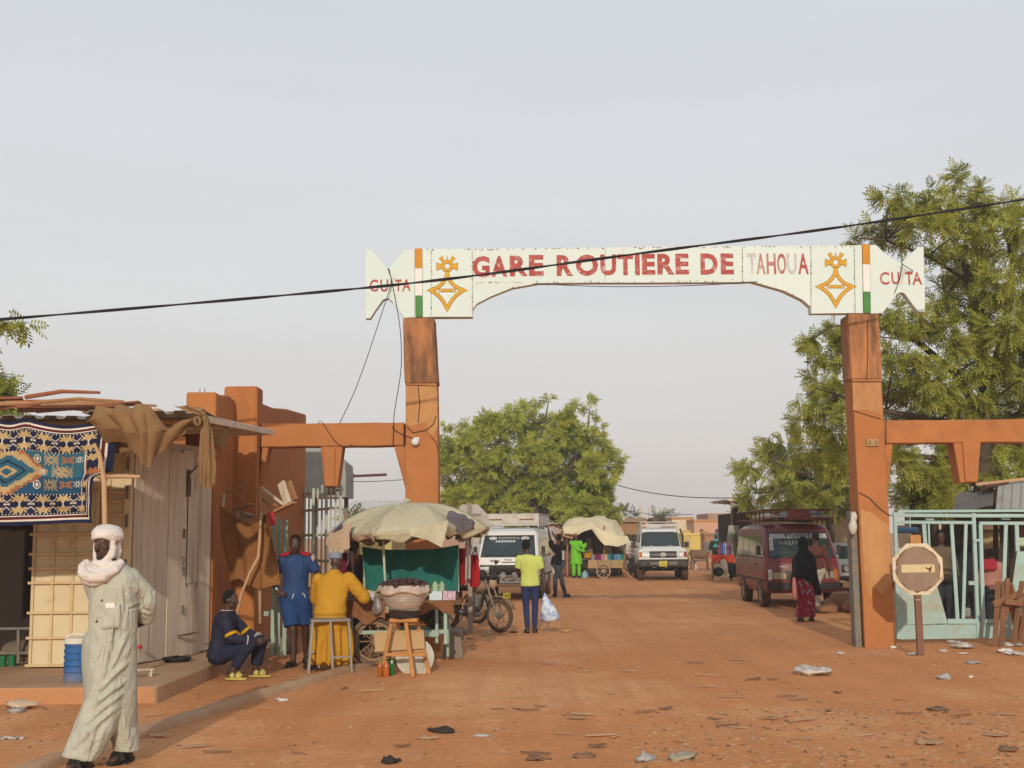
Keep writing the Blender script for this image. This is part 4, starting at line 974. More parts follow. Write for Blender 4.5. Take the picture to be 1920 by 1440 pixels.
def hand(b, J, S_, curl=.5):
 "palm goes in the fused body; returns finger tubes"
 s = J['s']; wr = J['wr' + S_]; el = J['el' + S_]
 d = (J['hd' + S_] if J['hd' + S_] is not None else (wr - el)).normalized()
 pn_ = J['pn' + S_]; pn_ = (pn_ - d * pn_.dot(d)).normalized(); sd_ = d.cross(pn_) * (1 if S_ == 'L' else -1)   # towards thumb
 M = Matrix((sd_, pn_, d)).transposed()
 b.ell(wr + d * .05 * s, .040 * s, .018 * s, .058 * s, M, 12, 8); b.cap(wr - d * .02 * s, wr + d * .03 * s, .026 * s, .026 * s)
 fb = MB()
 for k, (o, L) in enumerate(((.028, .072), (.010, .082), (-.009, .077), (-.027, .060))):
  base = wr + d * .078 * s + sd_ * o * s; c1 = (d + pn_ * curl * .7 + sd_ * o * 2).normalized(); c2 = (d * (1 - curl * .8) + pn_ * curl * 1.5).normalized(); c3 = (d * (.6 - curl) + pn_ * (.4 + curl * 1.4)).normalized()
  p1 = base + c1 * L * .45 * s; p2 = p1 + c2 * L * .32 * s; p3 = p2 + (c2 + c3 * curl).normalized() * L * .25 * s
  fb.tube([base - d * .02 * s, base, p1, p2, p3, p3 + (p3 - p2) * .12], [.009 * s, .0095 * s, .0085 * s, .0078 * s, .0065 * s, .002 * s], 7)
 tb = wr + d * .025 * s + sd_ * .030 * s; t1 = (d * .7 + sd_ * .75 + pn_ * .25).normalized(); t2 = (d + sd_ * .15 + pn_ * curl * .6).normalized()
 fb.tube([tb - t1 * .015 * s, tb, tb + t1 * .035 * s, tb + t1 * .035 * s + t2 * .028 * s, tb + t1 * .035 * s + t2 * .034 * s], [.011 * s, .0115 * s, .010 * s, .008 * s, .002 * s], 7)
 return fb
def skin_body(J, par, vox, fine=True, curl=(.5, .5), m=None, feet=True):
 b = MB(); torso(b, J, -.012)
 fb = []
 for S_ in 'LR':
  arm(b, J, S_); leg(b, J, S_)
  if feet: foot(b, J, S_)
  fb.append(hand(b, J, S_, curl[0 if S_ == 'L' else 1]))
 headshape(b, J, fine)
 me = fuse(b, vox, 4)
 c = coords(me); o = MB(); o.add(c, [tuple(p.vertices) for p in me.polygons])
 for f_ in fb: o.add(f_.v, f_.f)
 bpy.data.meshes.remove(me)
 return o.obj('body', m or SKIN, par, smooth=True, fix=False)
def dress(name, b, par, m, vox, amp=.006, f=9, seed=1, st=(1, 1, .45), sm=3):
 me = fuse(b, vox, sm); o = link(name, me, m, par, smooth=True)
 if amp: crumple(o, amp * 1.25, f, seed, st); crumple(o, amp * .55, f * 2.4, seed + 5, st)
 return o
def shirt(J, par, m, vox, inf=.018, sleeve=.55, lo=-.10, amp=.006, seed=1, name='shirt', upto=1, sinf=None):
 b = MB(); torso(b, J, inf, lo, hi=.97)
 for S_ in 'LR': arm(b, J, S_, inf=inf if sinf is None else sinf, to=sleeve, upto=upto)
 return dress(name, b, par, m, vox, amp, 10, seed)
def trousers(J, par, m, vox, inf=.02, to=.93, upto=2, amp=.005, seed=2, name='trousers'):
 b = MB(); torso(b, J, inf * .7, -.22, .10)
 for S_ in 'LR': leg(b, J, S_, inf, to, upto=upto)
 return dress(name, b, par, m, vox, amp, 9, seed)
def hair(J, par, vox=.008, lo=.0, k=1.0):
 s = J['s']; h = J['head']; f = J['face'].normalized(); r = f.cross(V(0, 0, 1)).normalized(); u = r.cross(f); M = Matrix((r, f, u)).transposed()
 b = MB(); b.ell(h + u * .042 * s - f * .014 * s, .078 * s * k, .093 * s * k, .088 * s * k, M, 16, 12)
 b.ell(h + u * .012 * s - f * .045 * s, .070 * s, .062 * s, .075 * s, M, 14, 10)
 return dress('hair', b, par, HAIRM, vox, .003, 60, 3, (1, 1, 1))
def eyes(J, par):
 s = J['s']; h = J['head']; f = J['face'].normalized(); r = f.cross(V(0, 0, 1)).normalized(); u = r.cross(f); M = Matrix((r, f, u)).transposed()
 for q in (-1, 1):
  e = MB().ell(h + f * .083 * s + u * .004 * s + r * q * .031 * s, .014 * s, .010 * s, .0075 * s, M, 10, 8).obj('eye', EYEW, par, smooth=True)
  MB().ell(h + f * .0905 * s + u * .004 * s + r * q * .031 * s, .006 * s, .004 * s, .006 * s, M, 8, 6).obj('iris', EYED, e, smooth=True)
def sandal(J, par, m, S_, shoe=False):
 s = J['s']; an = J['an' + S_]; f = J['fd' + S_].normalized(); sd_ = V(f.y, -f.x, 0); b = MB()
 pts = []
 for k in range(16):
  a = 2 * math.pi * k / 16; pts.append((.145 * math.cos(a) + .058, .05 * math.sin(a) * (1 + .15 * math.cos(a))))
 z0 = an.z - .085 * s
 rs = [[V(an.x, an.y, z) + f * x * s + sd_ * y * s for x, y in pts] for z in (z0, z0 + .024 * s)]
 b.rings(rs)
 q0 = V(an.x, an.y, z0) + f * .10 * s
 b.tube([q0 + sd_ * .048 * s + V(0, 0, .02 * s), q0 + sd_ * .03 * s + V(0, 0, .062 * s), q0 + V(0, 0, .072 * s), q0 - sd_ * .03 * s + V(0, 0, .062 * s), q0 - sd_ * .048 * s + V(0, 0, .02 * s)], .017 * s if not shoe else .03 * s, 7)
 if shoe: b.ell(V(an.x, an.y, z0 + .04 * s) + f * .10 * s, .05 * s, .05 * s, .045 * s); b.ell(V(an.x, an.y, z0 + .05 * s) + f * .02 * s, .045 * s, .05 * s, .05 * s)
 return b.obj('shoe' if shoe else 'sandal', m, par, smooth=40)
def person(label, loc, rz=0.0, group=None): return thing('person', label, 'person', loc, rz, group)
BLACKSHOE = mat('black_shoe', (.015, .013, .012), .6, bump=.1, dirt=(.2, .1, .05), dscale=8, damt=.5)
def robed_man():
 g = G(190, 1437); t = person('bearded man in long pale green robe and white turban walking with hands behind his back', g)
 px = lambda x, z: (x - 190) / 2300 * g.y     # sideways metres from a photo column
 J = joints(1.76, pel=(.03, .02, .98), nek=(.02, .015, 1.50), head=(-.005, -.02, 1.665), shL=(.19, .04, 1.425), shR=(-.12, -.03, 1.44), elL=(.272, .13, 1.20), wrL=(.235, .25, 1.06),
               elR=(-.09, .16, 1.18), wrR=(.12, .24, 1.08), hiL=(.12, .02, .93), hiR=(-.06, 0, .93), knL=(.16, .02, .51), anL=(.14, .16, .095), knR=(-.03, -.08, .5), anR=(-.09, -.10, .085),
               face=(-.42, -.9, -.02), fdL=(-.45, -1, 0), fdR=(-.55, -1, 0), hdL=(-.75, .15, -.35), hdR=(.8, .1, -.2))
 m = SKIN
 Jb = dict(J); Jb['shL'] = J['shL'] - V(.045, 0, .04); Jb['elL'] = J['elL'] - V(.02, 0, .01); skin_body(Jb, t, .008)
 eyes(J, t)
 ROBE = cloth('robe_pale_green', (.49, .485, .395), (.44, .44, .355), bump=.25, bscale=160, wrinkle=.8)
 b = MB(); rows_ = [ # z, left, right, depth, back shift
  (.085, -.275, .02, .13, -.08), (.28, -.205, .125, .165, -.05), (.44, -.155, .165, .17, -.02), (.61, -.115, .18, .175, 0), (.86, -.12, .225, .175, .01), (1.05, -.13, .235, .175, .02), (1.2, -.135, .23, .172, .02),
  (1.34, -.135, .25, .165, .02), (1.43, -.115, .225, .14, .02), (1.50, -.06, .15, .10, .02), (1.545, -.02, .085, .07, .02)]
 rs = []
 for z, xl, xr, ry, dy in rows_:
  c = V((xl + xr) / 2, dy, z); rx = (xr - xl) / 2
  rs.append([c + V(rx * math.copysign(abs(math.cos(a)) ** .85, math.cos(a)), ry * math.sin(a), .02 * math.sin(a * 2) if z < .2 else 0) for a in (2 * math.pi * k / 28 for k in range(28))])
 b.rings(rs)
 rs = []
 for z, xl, xr, ry, dy in ((.09, .04, .245, .10, .13), (.30, .02, .235, .13, .10), (.6, .0, .22, .15, .05), (.95, .0, .23, .15, .02)):
  c = V((xl + xr) / 2, dy, z); rx = (xr - xl) / 2
  rs.append([c + V(rx * math.cos(a), ry * math.sin(a), 0) for a in (2 * math.pi * k / 22 for k in range(22))])
 b.rings(rs)
 q_ = J['shL'] - V(.02, 0, .02); b.cap(J['nek'] + V(.05, 0, -.075), q_ + V(.0, 0, -.004), .075, .083); b.tube([q_, J['elL'] + V(.0, .0, .06), J['elL']], [.074, .08, .078], 14); b.ell(J['elL'], .077); b.tube([J['elL'], J['elL'].lerp(J['wrL'], .6), J['wrL'] + V(-.0, -.02, 0)], [.077, .074, .056], 14)
 b.ell(J['shR'], .075); b.cap(J['shR'], J['elR'], .08, .075); b.cap(J['elR'], J['wrR'], .075, .06)
 me = fuse(b, .0085, 3)
 c = coords(me); n = normals(me)
 z = c[:, 2]; low = np.clip((1.25 - z) / 1.0, 0, 1)
 d = pn(c, 7, 5, (1.5, 1.0, .45)) * .010 * (.35 + low)
 def fold(p0, p1, w, a):
  nonlocal d
  p0, p1 = np.array(p0), np.array(p1); L = p1 - p0; q = c[:, [0, 2]] - p0; tt = np.clip((q @ L) / (L @ L), 0, 1)
  dist = np.linalg.norm(q - tt[:, None] * L, axis=1); front = c[:, 1] < .12
  sh_ = np.sin(np.clip(tt, 0, 1) * np.pi) ** .5
  d = d + np.where(front, a * sh_ * (np.exp(-(dist / w) ** 2) - .6 * np.exp(-((dist - w * 1.7) / w) ** 2)), 0)
 for f_ in (((.10, 1.05), (.03, .62), .02, .016), ((.13, 1.2), (.12, .85), .014, -.013), ((.20, 1.0), (.10, .72), .016, .014), ((.22, .80), (.02, .58), .017, .015), ((.21, .66), (-.03, .46), .018, .015), ((.18, .56), (-.08, .33), .018, .015),
               ((.14, .46), (-.16, .16), .02, .017), ((.05, .80), (-.02, .5), .015, -.012), ((.06, .36), (-.02, .12), .016, -.014), ((-.05, 1.0), (-.07, .55), .015, .010), ((.16, .42), (.20, .12), .02, .012),
               ((.17, 1.36), (.19, 1.16), .012, -.016), ((.23, 1.36), (.30, 1.16), .012, .012), ((.27, 1.22), (.20, 1.17), .010, -.014), ((.31, 1.12), (.24, 1.15), .012, .012), ((.04, 1.44), (.03, 1.25), .004, -.006), ((.0, 1.36), (-.01, .98), .004, .004)):
  fold(*f_)
 setco(me, c + n * d[:, None])
 rb_ = link('robe', me, ROBE, t, smooth=True)
 def front(x, z):   # y of the robe front at x,z
  k = (np.abs(c[:, 0] - x) < .02) & (np.abs(c[:, 2] - z) < .02); return float(c[k, 1].min()) if k.any() else -.17
 b = MB(); b.grid(lambda u, v: V(.02 + .135 * u, front(.02 + .135 * u, 1.03 + .17 * v) - .004, 1.03 + .17 * v + .012 * u), 7, 7, .005); b.obj('pocket', ROBE, rb_, smooth=True)
 b = MB(); b.box(.045, .115, front(.08, 1.21) - .006, front(.08, 1.21) - .001, 1.19, 1.226); b.obj('folded_paper', FW, t)
 for x, z in ((.015, 1.245), (-.02, 1.09), (.03, 1.38)): MB().lathe([(.0, .006), (.009, .005), (.010, 0)], 10, Matrix.Translation((x, front(x, z) - .001, z)) @ Matrix.Rotation(R(90), 4, 'X')).obj('button', mat('brown_button', (.12, .08, .05), .5, bump=0), rb_)
 TURB = cloth('turban_white', (.70, .64, .58), (.63, .56, .50), bump=.4, bscale=60, wrinkle=.7)
 h = J['head']; f = J['face'].normalized(); r = f.cross(V(0, 0, 1)).normalized(); u = r.cross(f)
 b = MB(); M = Matrix((r, f, u)).transposed()
 b.ell(h + u * .075 - f * .012, .098, .112, .075, M, 18, 12)
 for k in range(6):
  tl_ = R(-16 + 7 * k); cc = h + u * (.050 + .013 * k) - f * .012
  b.tube([cc + r * math.cos(a) * (.098 - .004 * k) + f * math.sin(a) * (.112 - .005 * k) + u * (math.sin(a + k * .5) * .012 * math.cos(tl_) + math.cos(a) * .016 * (1 if k % 2 else -1)) for a in np.linspace(0, 6.28, 24)], .020, 7)
 b.ell(h + u * .085 - f * .02 - r * -.085, .035, .05, .035, M)
 for q in (-1, 1):
  b.tube([h + u * .045 + r * q * .082 + f * .02, h - u * .03 + r * q * .083 + f * .018, h - u * .09 + r * q * .070 + f * .03, h - u * .135 + r * q * .03 + f * .07], [.026, .026, .028, .026], 9)
 b.tube([h + u * .03 - f * .075 + r * x for x in (-.05, 0, .05)], .05, 9); b.ell(h - u * .05 - f * .06, .085, .06, .10, M)
 for k, (dz, rr, rf, th) in enumerate(((-.135, .085, .085, .030), (-.165, .105, .10, .034), (-.20, .125, .12, .034))):
  cc = h + V(.012 - .02 * k, 0, dz)
  b.tube([cc + r * math.cos(a) * rr + f * (math.sin(a) * rf + .0) + V(0, 0, -.035 * max(0, math.sin(a)) * (k + .3) + .018 * math.cos(a)) for a in np.linspace(0, 6.28, 26)], th, 8)
 b.tube([h + V(-.13, -.02, -.13), h + V(-.155, -.06, -.17), h + V(-.14, -.10, -.22), h + V(-.06, -.15, -.25), h + V(.03, -.16, -.245), h + V(.10, -.10, -.19), h + V(.125, -.02, -.13)], [.032, .04, .042, .042, .04, .036, .03], 9)
 b.ell(h + V(-.145, -.03, -.175), .045, .05, .06)
 me = fuse(b, .0075, 2); o = link('turban', me, TURB, t, smooth=True); crumple(o, .0045, 26, 4, (.5, .5, 1.6)); crumple(o, .003, 60, 9, (.35, .35, 1.5))
 for S_ in 'LR': sandal(J, t, BLACKSHOE, S_, True)
 TR = cloth('robe_trousers', (.44, .43, .35)); trousers(J, t, TR, .012, .03, .9, seed=8)
 BEARD = HAIRM
 b = MB(); b.cap(h + f * .098 - u * .046 + r * .02, h + f * .096 - u * .050 - r * .022, .007, n=8); b.obj('moustache', BEARD, t, smooth=True)
 b = MB(); b.ell(h + f * .076 - u * .096, .026, .02, .022, M); b.obj('beard', mat('greying_beard', (.035, .03, .028), .95, bump=.5, bscale=150), t, smooth=True)
robed_man()
def blue_man():
 t = person('standing man in navy football shirt with red shoulders and blue shorts, hands on his waist', G(552, 1249))
 J = joints(1.76, head=(.0, -.035, 1.62), face=(-.05, -1, -.32), pel=(0, 0, .94), elR=(-.335, .03, 1.17), wrR=(-.215, -.13, 1.0), hdR=(.7, -.35, -.25), pnR=(.3, .6, -.6), elL=(.325, .05, 1.17), wrL=(.215, -.04, .99), hdL=(-.5, -.2, -.6), pnL=(-.6, .4, .2),
               shL=(.195, .01, 1.43), shR=(-.195, .01, 1.43), hiR=(-.09, 0, .91), knR=(-.015, -.06, .5), anR=(-.005, -.05, .085), hiL=(.09, 0, .91), knL=(.13, .06, .52), anL=(.115, .25, .11), fdR=(-.35, -1, 0), fdL=(.2, -1, 0))
 skin_body(J, t, .0095); eyes(J, t); hair(J, t, k=.98)
 NAVY = cloth('navy_jersey', (.026, .062, .17), (.022, .05, .14), rough=.7, spec=.25); NSH = cloth('navy_shorts', (.026, .066, .19), rough=.75)
 sh = shirt(J, t, NAVY, .010, .026, .62, lo=-.10, amp=.008, seed=4)
 b = MB(); torso(b, J, .034, -.22, .08)
 for S_ in 'LR': leg(b, J, S_, .045, .92, upto=1)
 so = dress('shorts', b, t, NSH, .011, .008, 9, 6)
 for S_, q in (('L', 1), ('R', -1)):
  s0, e0 = J['sh' + S_], J['el' + S_]
  for nm, m, a, c in (('red_yoke', cloth('red_yoke', (.42, .02, .035)), -.42, .02), ('pale_band', cloth('pale_pink_band', (.62, .45, .40)), .06, .30)):
   b = MB()
   def fn(u, v, a=a, c=c):
    d = (e0 - s0).normalized(); p = s0 + (e0 - s0) * (a + (c - a) * u) if a > 0 else s0.lerp(J['nek'], -(a + (c - a) * u) * 1.0 if False else (1 - u) * .62) + V(0, 0, .0)
    th = R(-70 + 140 * v); o_ = V(0, -1, 0) * math.sin(th) * .085 + V(q * .45 * (a > 0), 0, 1).normalized() * math.cos(th) * (.085 if a > 0 else .066)
    return p + o_
   b.grid(fn, 8, 10, .004); b.obj(nm, m, sh, smooth=True)
 WH = cloth('white_cord', (.7, .66, .6))
 MB().tube([V(.005, -.155, .965), V(.0, -.165, .93), V(-.012, -.165, .90)], .006, 6).obj('drawstring', WH, so); MB().tube([V(.12, -.15, .97), V(.15, -.155, .95), V(.165, -.15, .91)], .006, 6).obj('drawstring', WH, so)
 for S_ in 'LR': sandal(J, t, BLACKSHOE, S_)
 MB().lathe([(.0, .0), (.036, 0), (.036, .02), (0, .02)], 14, Matrix.Translation(J['wrR'] + V(-.015, .012, .02)) @ Matrix.Rotation(.9, 4, 'Y')).obj('bracelet', WH, t)
blue_man()
def seated_youth():
 t = person('youth in navy tracksuit with yellow sleeve stripes and yellow clogs sitting on the pavement edge', V(-3.60, 15.3, 0))
 J = joints(1.66, pel=(-.02, 0, .30), nek=(.07, 0, .80), head=(.11, -.01, .955), face=(1, -.12, -.05), shL=(.09, .17, .76), shR=(.08, -.18, .75), elL=(.30, .20, .52), wrL=(.50, .10, .47), elR=(.20, -.23, .50), wrR=(.45, -.12, .46),
               hiL=(-.0, .09, .28), hiR=(-.0, -.09, .28), knL=(.47, .13, .44), knR=(.40, -.12, .44), anL=(.40, .14, .09), anR=(.17, -.14, .09), fdL=(1, -.1, 0), fdR=(1, -.15, 0), hdL=(1, -.2, 0), hdR=(1, .25, .05), pnL=(0, -1, -.3), pnR=(0, 1, -.3))
 skin_body(J, t, .0095, curl=(.8, .8)); eyes(J, t); hair(J, t)
 TN = cloth('navy_tracksuit', (.020, .022, .045), (.015, .016, .033), rough=.7, spec=.25); TP = cloth('navy_track_trousers', (.026, .028, .052), rough=.8)
 b = MB(); torso(b, J, .035, -.10, .97)
 for S_ in 'LR': arm(b, J, S_, inf=.026, to=.62)
 b.tube([J['nek'] + V(.07 * math.cos(a), .07 * math.sin(a), .01) for a in np.linspace(0, 6.28, 16)], .018, 6)
 ja = dress('jacket', b, t, TN, .010, .010, 10, 4)
 trousers(J, t, TP, .011, .028, .82, seed=9, amp=.009)
 YS = cloth('yellow_stripe', (.60, .33, .015)); PK = cloth('pink_trim', (.62, .50, .46))
 for S_ in 'LR':
  a, c = J['sh' + S_].lerp(J['el' + S_], .62), J['el' + S_] ; d = (c - a).normalized()
  q = J['sh' + S_].lerp(J['el' + S_], .80); x, y, _ = frame(d)
  MB().tube([q - d * .018, q + d * .018], .0795, 16, False).obj('stripe', YS, ja, smooth=True)
  w = J['el' + S_].lerp(J['wr' + S_], .60); d2 = (J['wr' + S_] - J['el' + S_]).normalized()
  MB().tube([w, w + d2 * .012], .064, 14).obj('cuff', PK, ja)
 MB().tube([J['nek'] + V(.075 * math.cos(a), .075 * math.sin(a), .028) for a in np.linspace(0, 6.28, 18)], .006, 6).obj('collar_trim', PK, ja)
 CL = mat('yellow_clogs', (.50, .42, .10), .6, (.42, .34, .08), bump=.1)
 for S_ in 'LR': sandal(J, t, CL, S_, True)
seated_youth()
def yellow_vendor():
 g = G(617, 1258); t = person('man in mustard yellow robe and blue cap seen from behind, seated at the cart', g)
 J = joints(1.74, pel=(.0, -.02, .70), nek=(.04, .05, 1.25), head=(.07, .09, 1.375), face=(.35, 1, -.2), shL=(-.16, .06, 1.17), shR=(.235, .06, 1.17), elL=(-.19, .20, .92), wrL=(-.05, .42, .90), elR=(.42, .13, .93), wrR=(.36, .40, .98),
               hiL=(-.11, .02, .66), hiR=(.11, .02, .66), knL=(-.17, .40, .62), knR=(.17, .40, .62), anL=(-.24, .18, .10), anR=(.21, .30, .09), fdL=(-.3, .3, 0), fdR=(.3, 1, 0), hdR=(-.2, 1, .1), hdL=(.2, 1, 0), pnL=(0, 0, -1), pnR=(0, 0, -1))
 J['shL'], J['shR'] = J['shL'], J['shR']
 skin_body(J, t, .0105, fine=True)
 YR = cloth('mustard_robe', (.52, .27, .022), (.46, .225, .018), rough=.75, spec=.2)
 b = MB(); rs = []
 for z, xl, xr, ry, dy in ((.10, -.27, .27, .22, .12), (.30, -.265, .275, .24, .12), (.50, -.25, .265, .25, .11), (.62, -.235, .25, .23, .06), (.72, -.215, .235, .19, .0), (.85, -.195, .22, .165, .0), (1.0, -.20, .235, .15, .03), (1.12, -.20, .26, .14, .045), (1.20, -.15, .215, .13, .04), (1.25, -.06, .14, .105, .045), (1.295, -.03, .11, .085, .055)):
  c = V((xl + xr) / 2, dy, z); rx = (xr - xl) / 2
  rs.append([c + V(rx * math.cos(a), ry * math.sin(a), 0) for a in (2 * math.pi * k / 26 for k in range(26))])
 b.rings(rs)
 for S_ in 'LR':
  sh, el, wr = J['sh' + S_], J['el' + S_], J['wr' + S_]
  b.ell(sh, .085); b.tube([sh, el], [.088, .10], 14); b.ell(el, .10); b.tube([el, el.lerp(wr, .72)], [.10, .085], 14)
 me = fuse(b, .0105, 3); c = coords(me); n = normals(me)
 low = np.clip((.66 - c[:, 2]) / .3, 0, 1); ang = np.arctan2(c[:, 1] - .1, c[:, 0])
 d = pn(c, 7, 8, (1.2, 1.2, .8)) * .010 + low * .028 * np.sin(ang * 11 + 1.2 * np.sin(c[:, 2] * 4 + ang * 2)) - .02 * np.exp(-((c[:, 2] - .70) / .03) ** 2)
 yk = np.exp(-((c[:, 2] - 1.08 + .05 * (c[:, 0] - .03) ** 2) / .006) ** 2); d -= .005 * yk
 setco(me, c + n * d[:, None]); ro = link('robe', me, YR, t, smooth=True)
 CAP = cloth('grey_blue_cap', (.17, .20, .27), (.28, .30, .34), scale=30)
 h = J['head']; b = MB(); M4 = Matrix.Translation(h + V(-.015, -.008, .03)) @ Matrix.Rotation(-.12, 4, 'X')
 b.lathe([(.088, .02), (.092, .03), (.09, .085), (.082, .098), (.02, .104)], 20, M4); b.obj('cap', CAP, t, smooth=40)
 for S_ in 'LR': sandal(J, t, BLACKSHOE, S_)
yellow_vendor()
def steel_stool():
 g = G(618, 1260); t = thing('metal_stool', 'tall grey tubular steel stool under the man in yellow', 'stool', g, R(12))
 GS = mat('grey_tube', (.30, .28, .25), .6, (.22, .19, .16), 6, .5, (.25, .13, .07), 5, .6, .55, bump=.15, metal=.2)
 h = .655
 for sx in (-1, 1):
  for sy in (-1, 1):
   MB().bar((sx * .27, sy * .15 - .02, 0), (sx * .225, sy * .12 - .02, h - .012), .026).obj('leg', GS, t, bevel=.003)
 for p, q in (((-.235, -.145, h), (.235, -.145, h)), ((-.235, .105, h), (.235, .105, h)), ((-.235, -.145, h), (-.235, .105, h)), ((.235, -.145, h), (.235, .105, h))): MB().bar(p, q, .03).obj('seat_rail', GS, t, bevel=.003)
 for p, q in (((.255, -.16, .2), (.255, .12, .2)), ((-.26, -.16, .2), (-.26, .12, .2)), ((-.26, .12, .24), (.26, .12, .24)), ((-.02, -.158, .2), (.255, -.158, .2))): MB().bar(p, q, .024).obj('stretcher', GS, t)
 MB().bar((.03, -.16, .02), (-.005, -.145, h - .01), .026).obj('brace', GS, t); MB().bar((-.13, .10, .05), (-.11, .105, h), .022).obj('brace', GS, t)
 MB().box(-.22, .22, -.13, .09, h + .014, h + .03).obj('seat', mat('stool_board', (.22, .15, .10), .9), t, bevel=.004)
steel_stool()
def lime_boy():
 g = G(995, 1187); t = person('boy in lime yellow T-shirt and blue jeans seen from behind, carrying a plastic bag', g)
 J = joints(1.63, face=(-.35, .93, .1), head=(-.07, .01, 1.52), nek=(-.02, .0, 1.37), shL=(-.185, 0, 1.31), shR=(.165, 0, 1.30), elL=(-.215, .07, 1.05), wrL=(-.13, .26, .95), elR=(.235, .02, 1.03), wrR=(.255, -.01, .80), pel=(0, 0, .87), hiL=(-.085, 0, .84), hiR=(.085, 0, .84),
               knL=(-.075, -.01, .46), anL=(-.055, -.06, .08), knR=(.08, .03, .46), anR=(.07, .05, .08), fdL=(-.15, 1, 0), fdR=(.1, 1, 0), hdR=(0, .1, -1), pnL=(0, -.2, -1), pnR=(-1, 0, 0))
 skin_body(J, t, .012); hair(J, t, .010, k=1.05)
 LM = cloth('lime_shirt', (.50, .60, .14), (.56, .62, .18), dirt=(.60, .54, .14), dscale=5, damt=.5, dirt_lo=.5)
 shirt(J, t, LM, .0125, .022, .62, lo=-.10, amp=.009, seed=5)
 trousers(J, t, cloth('blue_jeans', (.035, .045, .125), (.028, .035, .095)), .0125, .004, .97, seed=6)
 for S_ in 'LR': sandal(J, t, BLACKSHOE, S_)
 b = MB(); q = g + J['wrR'] + V(.0, 0, -.09)
 prof = [(0, .012, .012, .0), (-.10, .05, .03, .01), (-.22, .105, .06, .04), (-.34, .155, .08, .07), (-.44, .175, .085, .09), (-.50, .15, .07, .085), (-.53, .05, .03, .05)]
 b.rings([[q + V(dx + rx * math.cos(a), ry * math.sin(a), z) for a in (2 * math.pi * k / 18 for k in range(18))] for z, rx, ry, dx in prof])
 BG = mat('blue_print_plastic', (.60, .66, .74), .45, (.10, .17, .42), 7, .95, spec=.5, bump=.5, bscale=18, rand=0)
 tag(crumple(b.obj('plastic_bag', BG, smooth=True), .012, 16, 2), 'clear plastic bag with blue print hanging from the boy in lime', 'bag')
lime_boy()
def veiled_woman():
 g = G(1512, 1166); t = person('woman in black veil and red patterned long skirt walking away', g, R(8))
 J = joints(1.6, face=(.1, 1, 0), head=(0, .03, 1.49), shL=(-.16, 0, 1.28), shR=(.16, 0, 1.28), elL=(-.2, .05, 1.03), wrL=(-.16, .1, .80), elR=(.2, .05, 1.03), wrR=(.12, .2, .9), fdL=(-.1, 1, 0), fdR=(.1, 1, 0), anL=(-.10, -.03, .085), anR=(.14, .04, .08), knL=(-.09, .02, .45), knR=(.1, .03, .45), hdL=(0, .2, -1))
 skin_body(J, t, .014, fine=False)
 BV = cloth('black_veil', (.012, .013, .016), (.017, .018, .022))
 b = MB(); h = J['head']; b.ell(h + V(0, -.005, .02), .098, .115, .125); rs = []
 for z, xl, xr, ry, dy in ((.50, .12, .33, .05, -.02), (.62, .03, .31, .10, -.01), (.74, -.10, .29, .16, .0), (.90, -.24, .26, .18, 0), (1.05, -.25, .25, .18, .01), (1.2, -.225, .225, .16, .01), (1.30, -.17, .17, .13, .01), (1.38, -.09, .09, .09, .02), (1.46, -.075, .075, .09, .02)):
  c = V((xl + xr) / 2, dy, z); rx = (xr - xl) / 2; rs.append([c + V(rx * math.cos(a), ry * math.sin(a), 0) for a in (2 * math.pi * k / 22 for k in range(22))])
 b.rings(rs); dress('veil', b, t, BV, .013, .010, 8, 3, (1.3, 1.3, .4))
 m = cloth('red_print', (.20, .012, .025), (.24, .018, .035)); tt = m.node_tree; bs = tt.nodes['Principled BSDF']; src = bs.inputs['Base Color'].links[0].from_socket
 co = [n for n in tt.nodes if n.type == 'TEX_COORD'][0]
 vo = tt.nodes.new('ShaderNodeTexVoronoi'); vo.inputs['Scale'].default_value = 15; mp_ = tt.nodes.new('ShaderNodeMapping'); mp_.inputs['Scale'].default_value = (1, 1, .65); mp_.inputs['Rotation'].default_value = (.4, .5, .3)
 tt.links.new(co.outputs['Object'], mp_.inputs[0]); tt.links.new(mp_.outputs[0], vo.inputs['Vector'])
 r = tt.nodes.new('ShaderNodeMapRange'); r.inputs[1].default_value = .30; r.inputs[2].default_value = .36; r.inputs[3].default_value = 1; r.inputs[4].default_value = 0; tt.links.new(vo.outputs['Distance'], r.inputs[0])
 x = tt.nodes.new('ShaderNodeMix'); x.data_type = 'RGBA'; tt.links.new(r.outputs[0], x.inputs[0]); tt.links.new(src, x.inputs[6]); x.inputs[7].default_value = (.19, .20, .26, 1); tt.links.new(x.outputs[2], bs.inputs['Base Color'])
 b = MB(); rs = []
 for z, xl, xr, ry, dy in ((.10, -.22, .17, .17, -.02), (.16, -.21, .17, .17, -.02), (.4, -.155, .18, .15, -.01), (.65, -.16, .19, .155, 0), (.9, -.17, .19, .16, 0), (1.0, -.15, .17, .14, 0)):
  c = V((xl + xr) / 2, dy, z); rx = (xr - xl) / 2; rs.append([c + V(rx * math.cos(a), ry * math.sin(a), 0) for a in (2 * math.pi * k / 22 for k in range(22))])
 b.rings(rs); dress('skirt', b, t, m, .013, .013, 8, 6, (1.4, 1.4, .35))
 for S_ in 'LR': sandal(J, t, BLACKSHOE, S_)
 PS = cloth('pink_sash', (.45, .16, .13)); b = MB(); b.rings([[V(-.235 + .05 * math.cos(a) * k, .06 * math.sin(a) * k - .05, z) for a in (2 * math.pi * q / 12 for q in range(12))] for z, k in ((.42, .5), (.55, 1), (.7, .9), (.85, .5))]); b.obj('sash', PS, t, smooth=True)
veiled_woman()
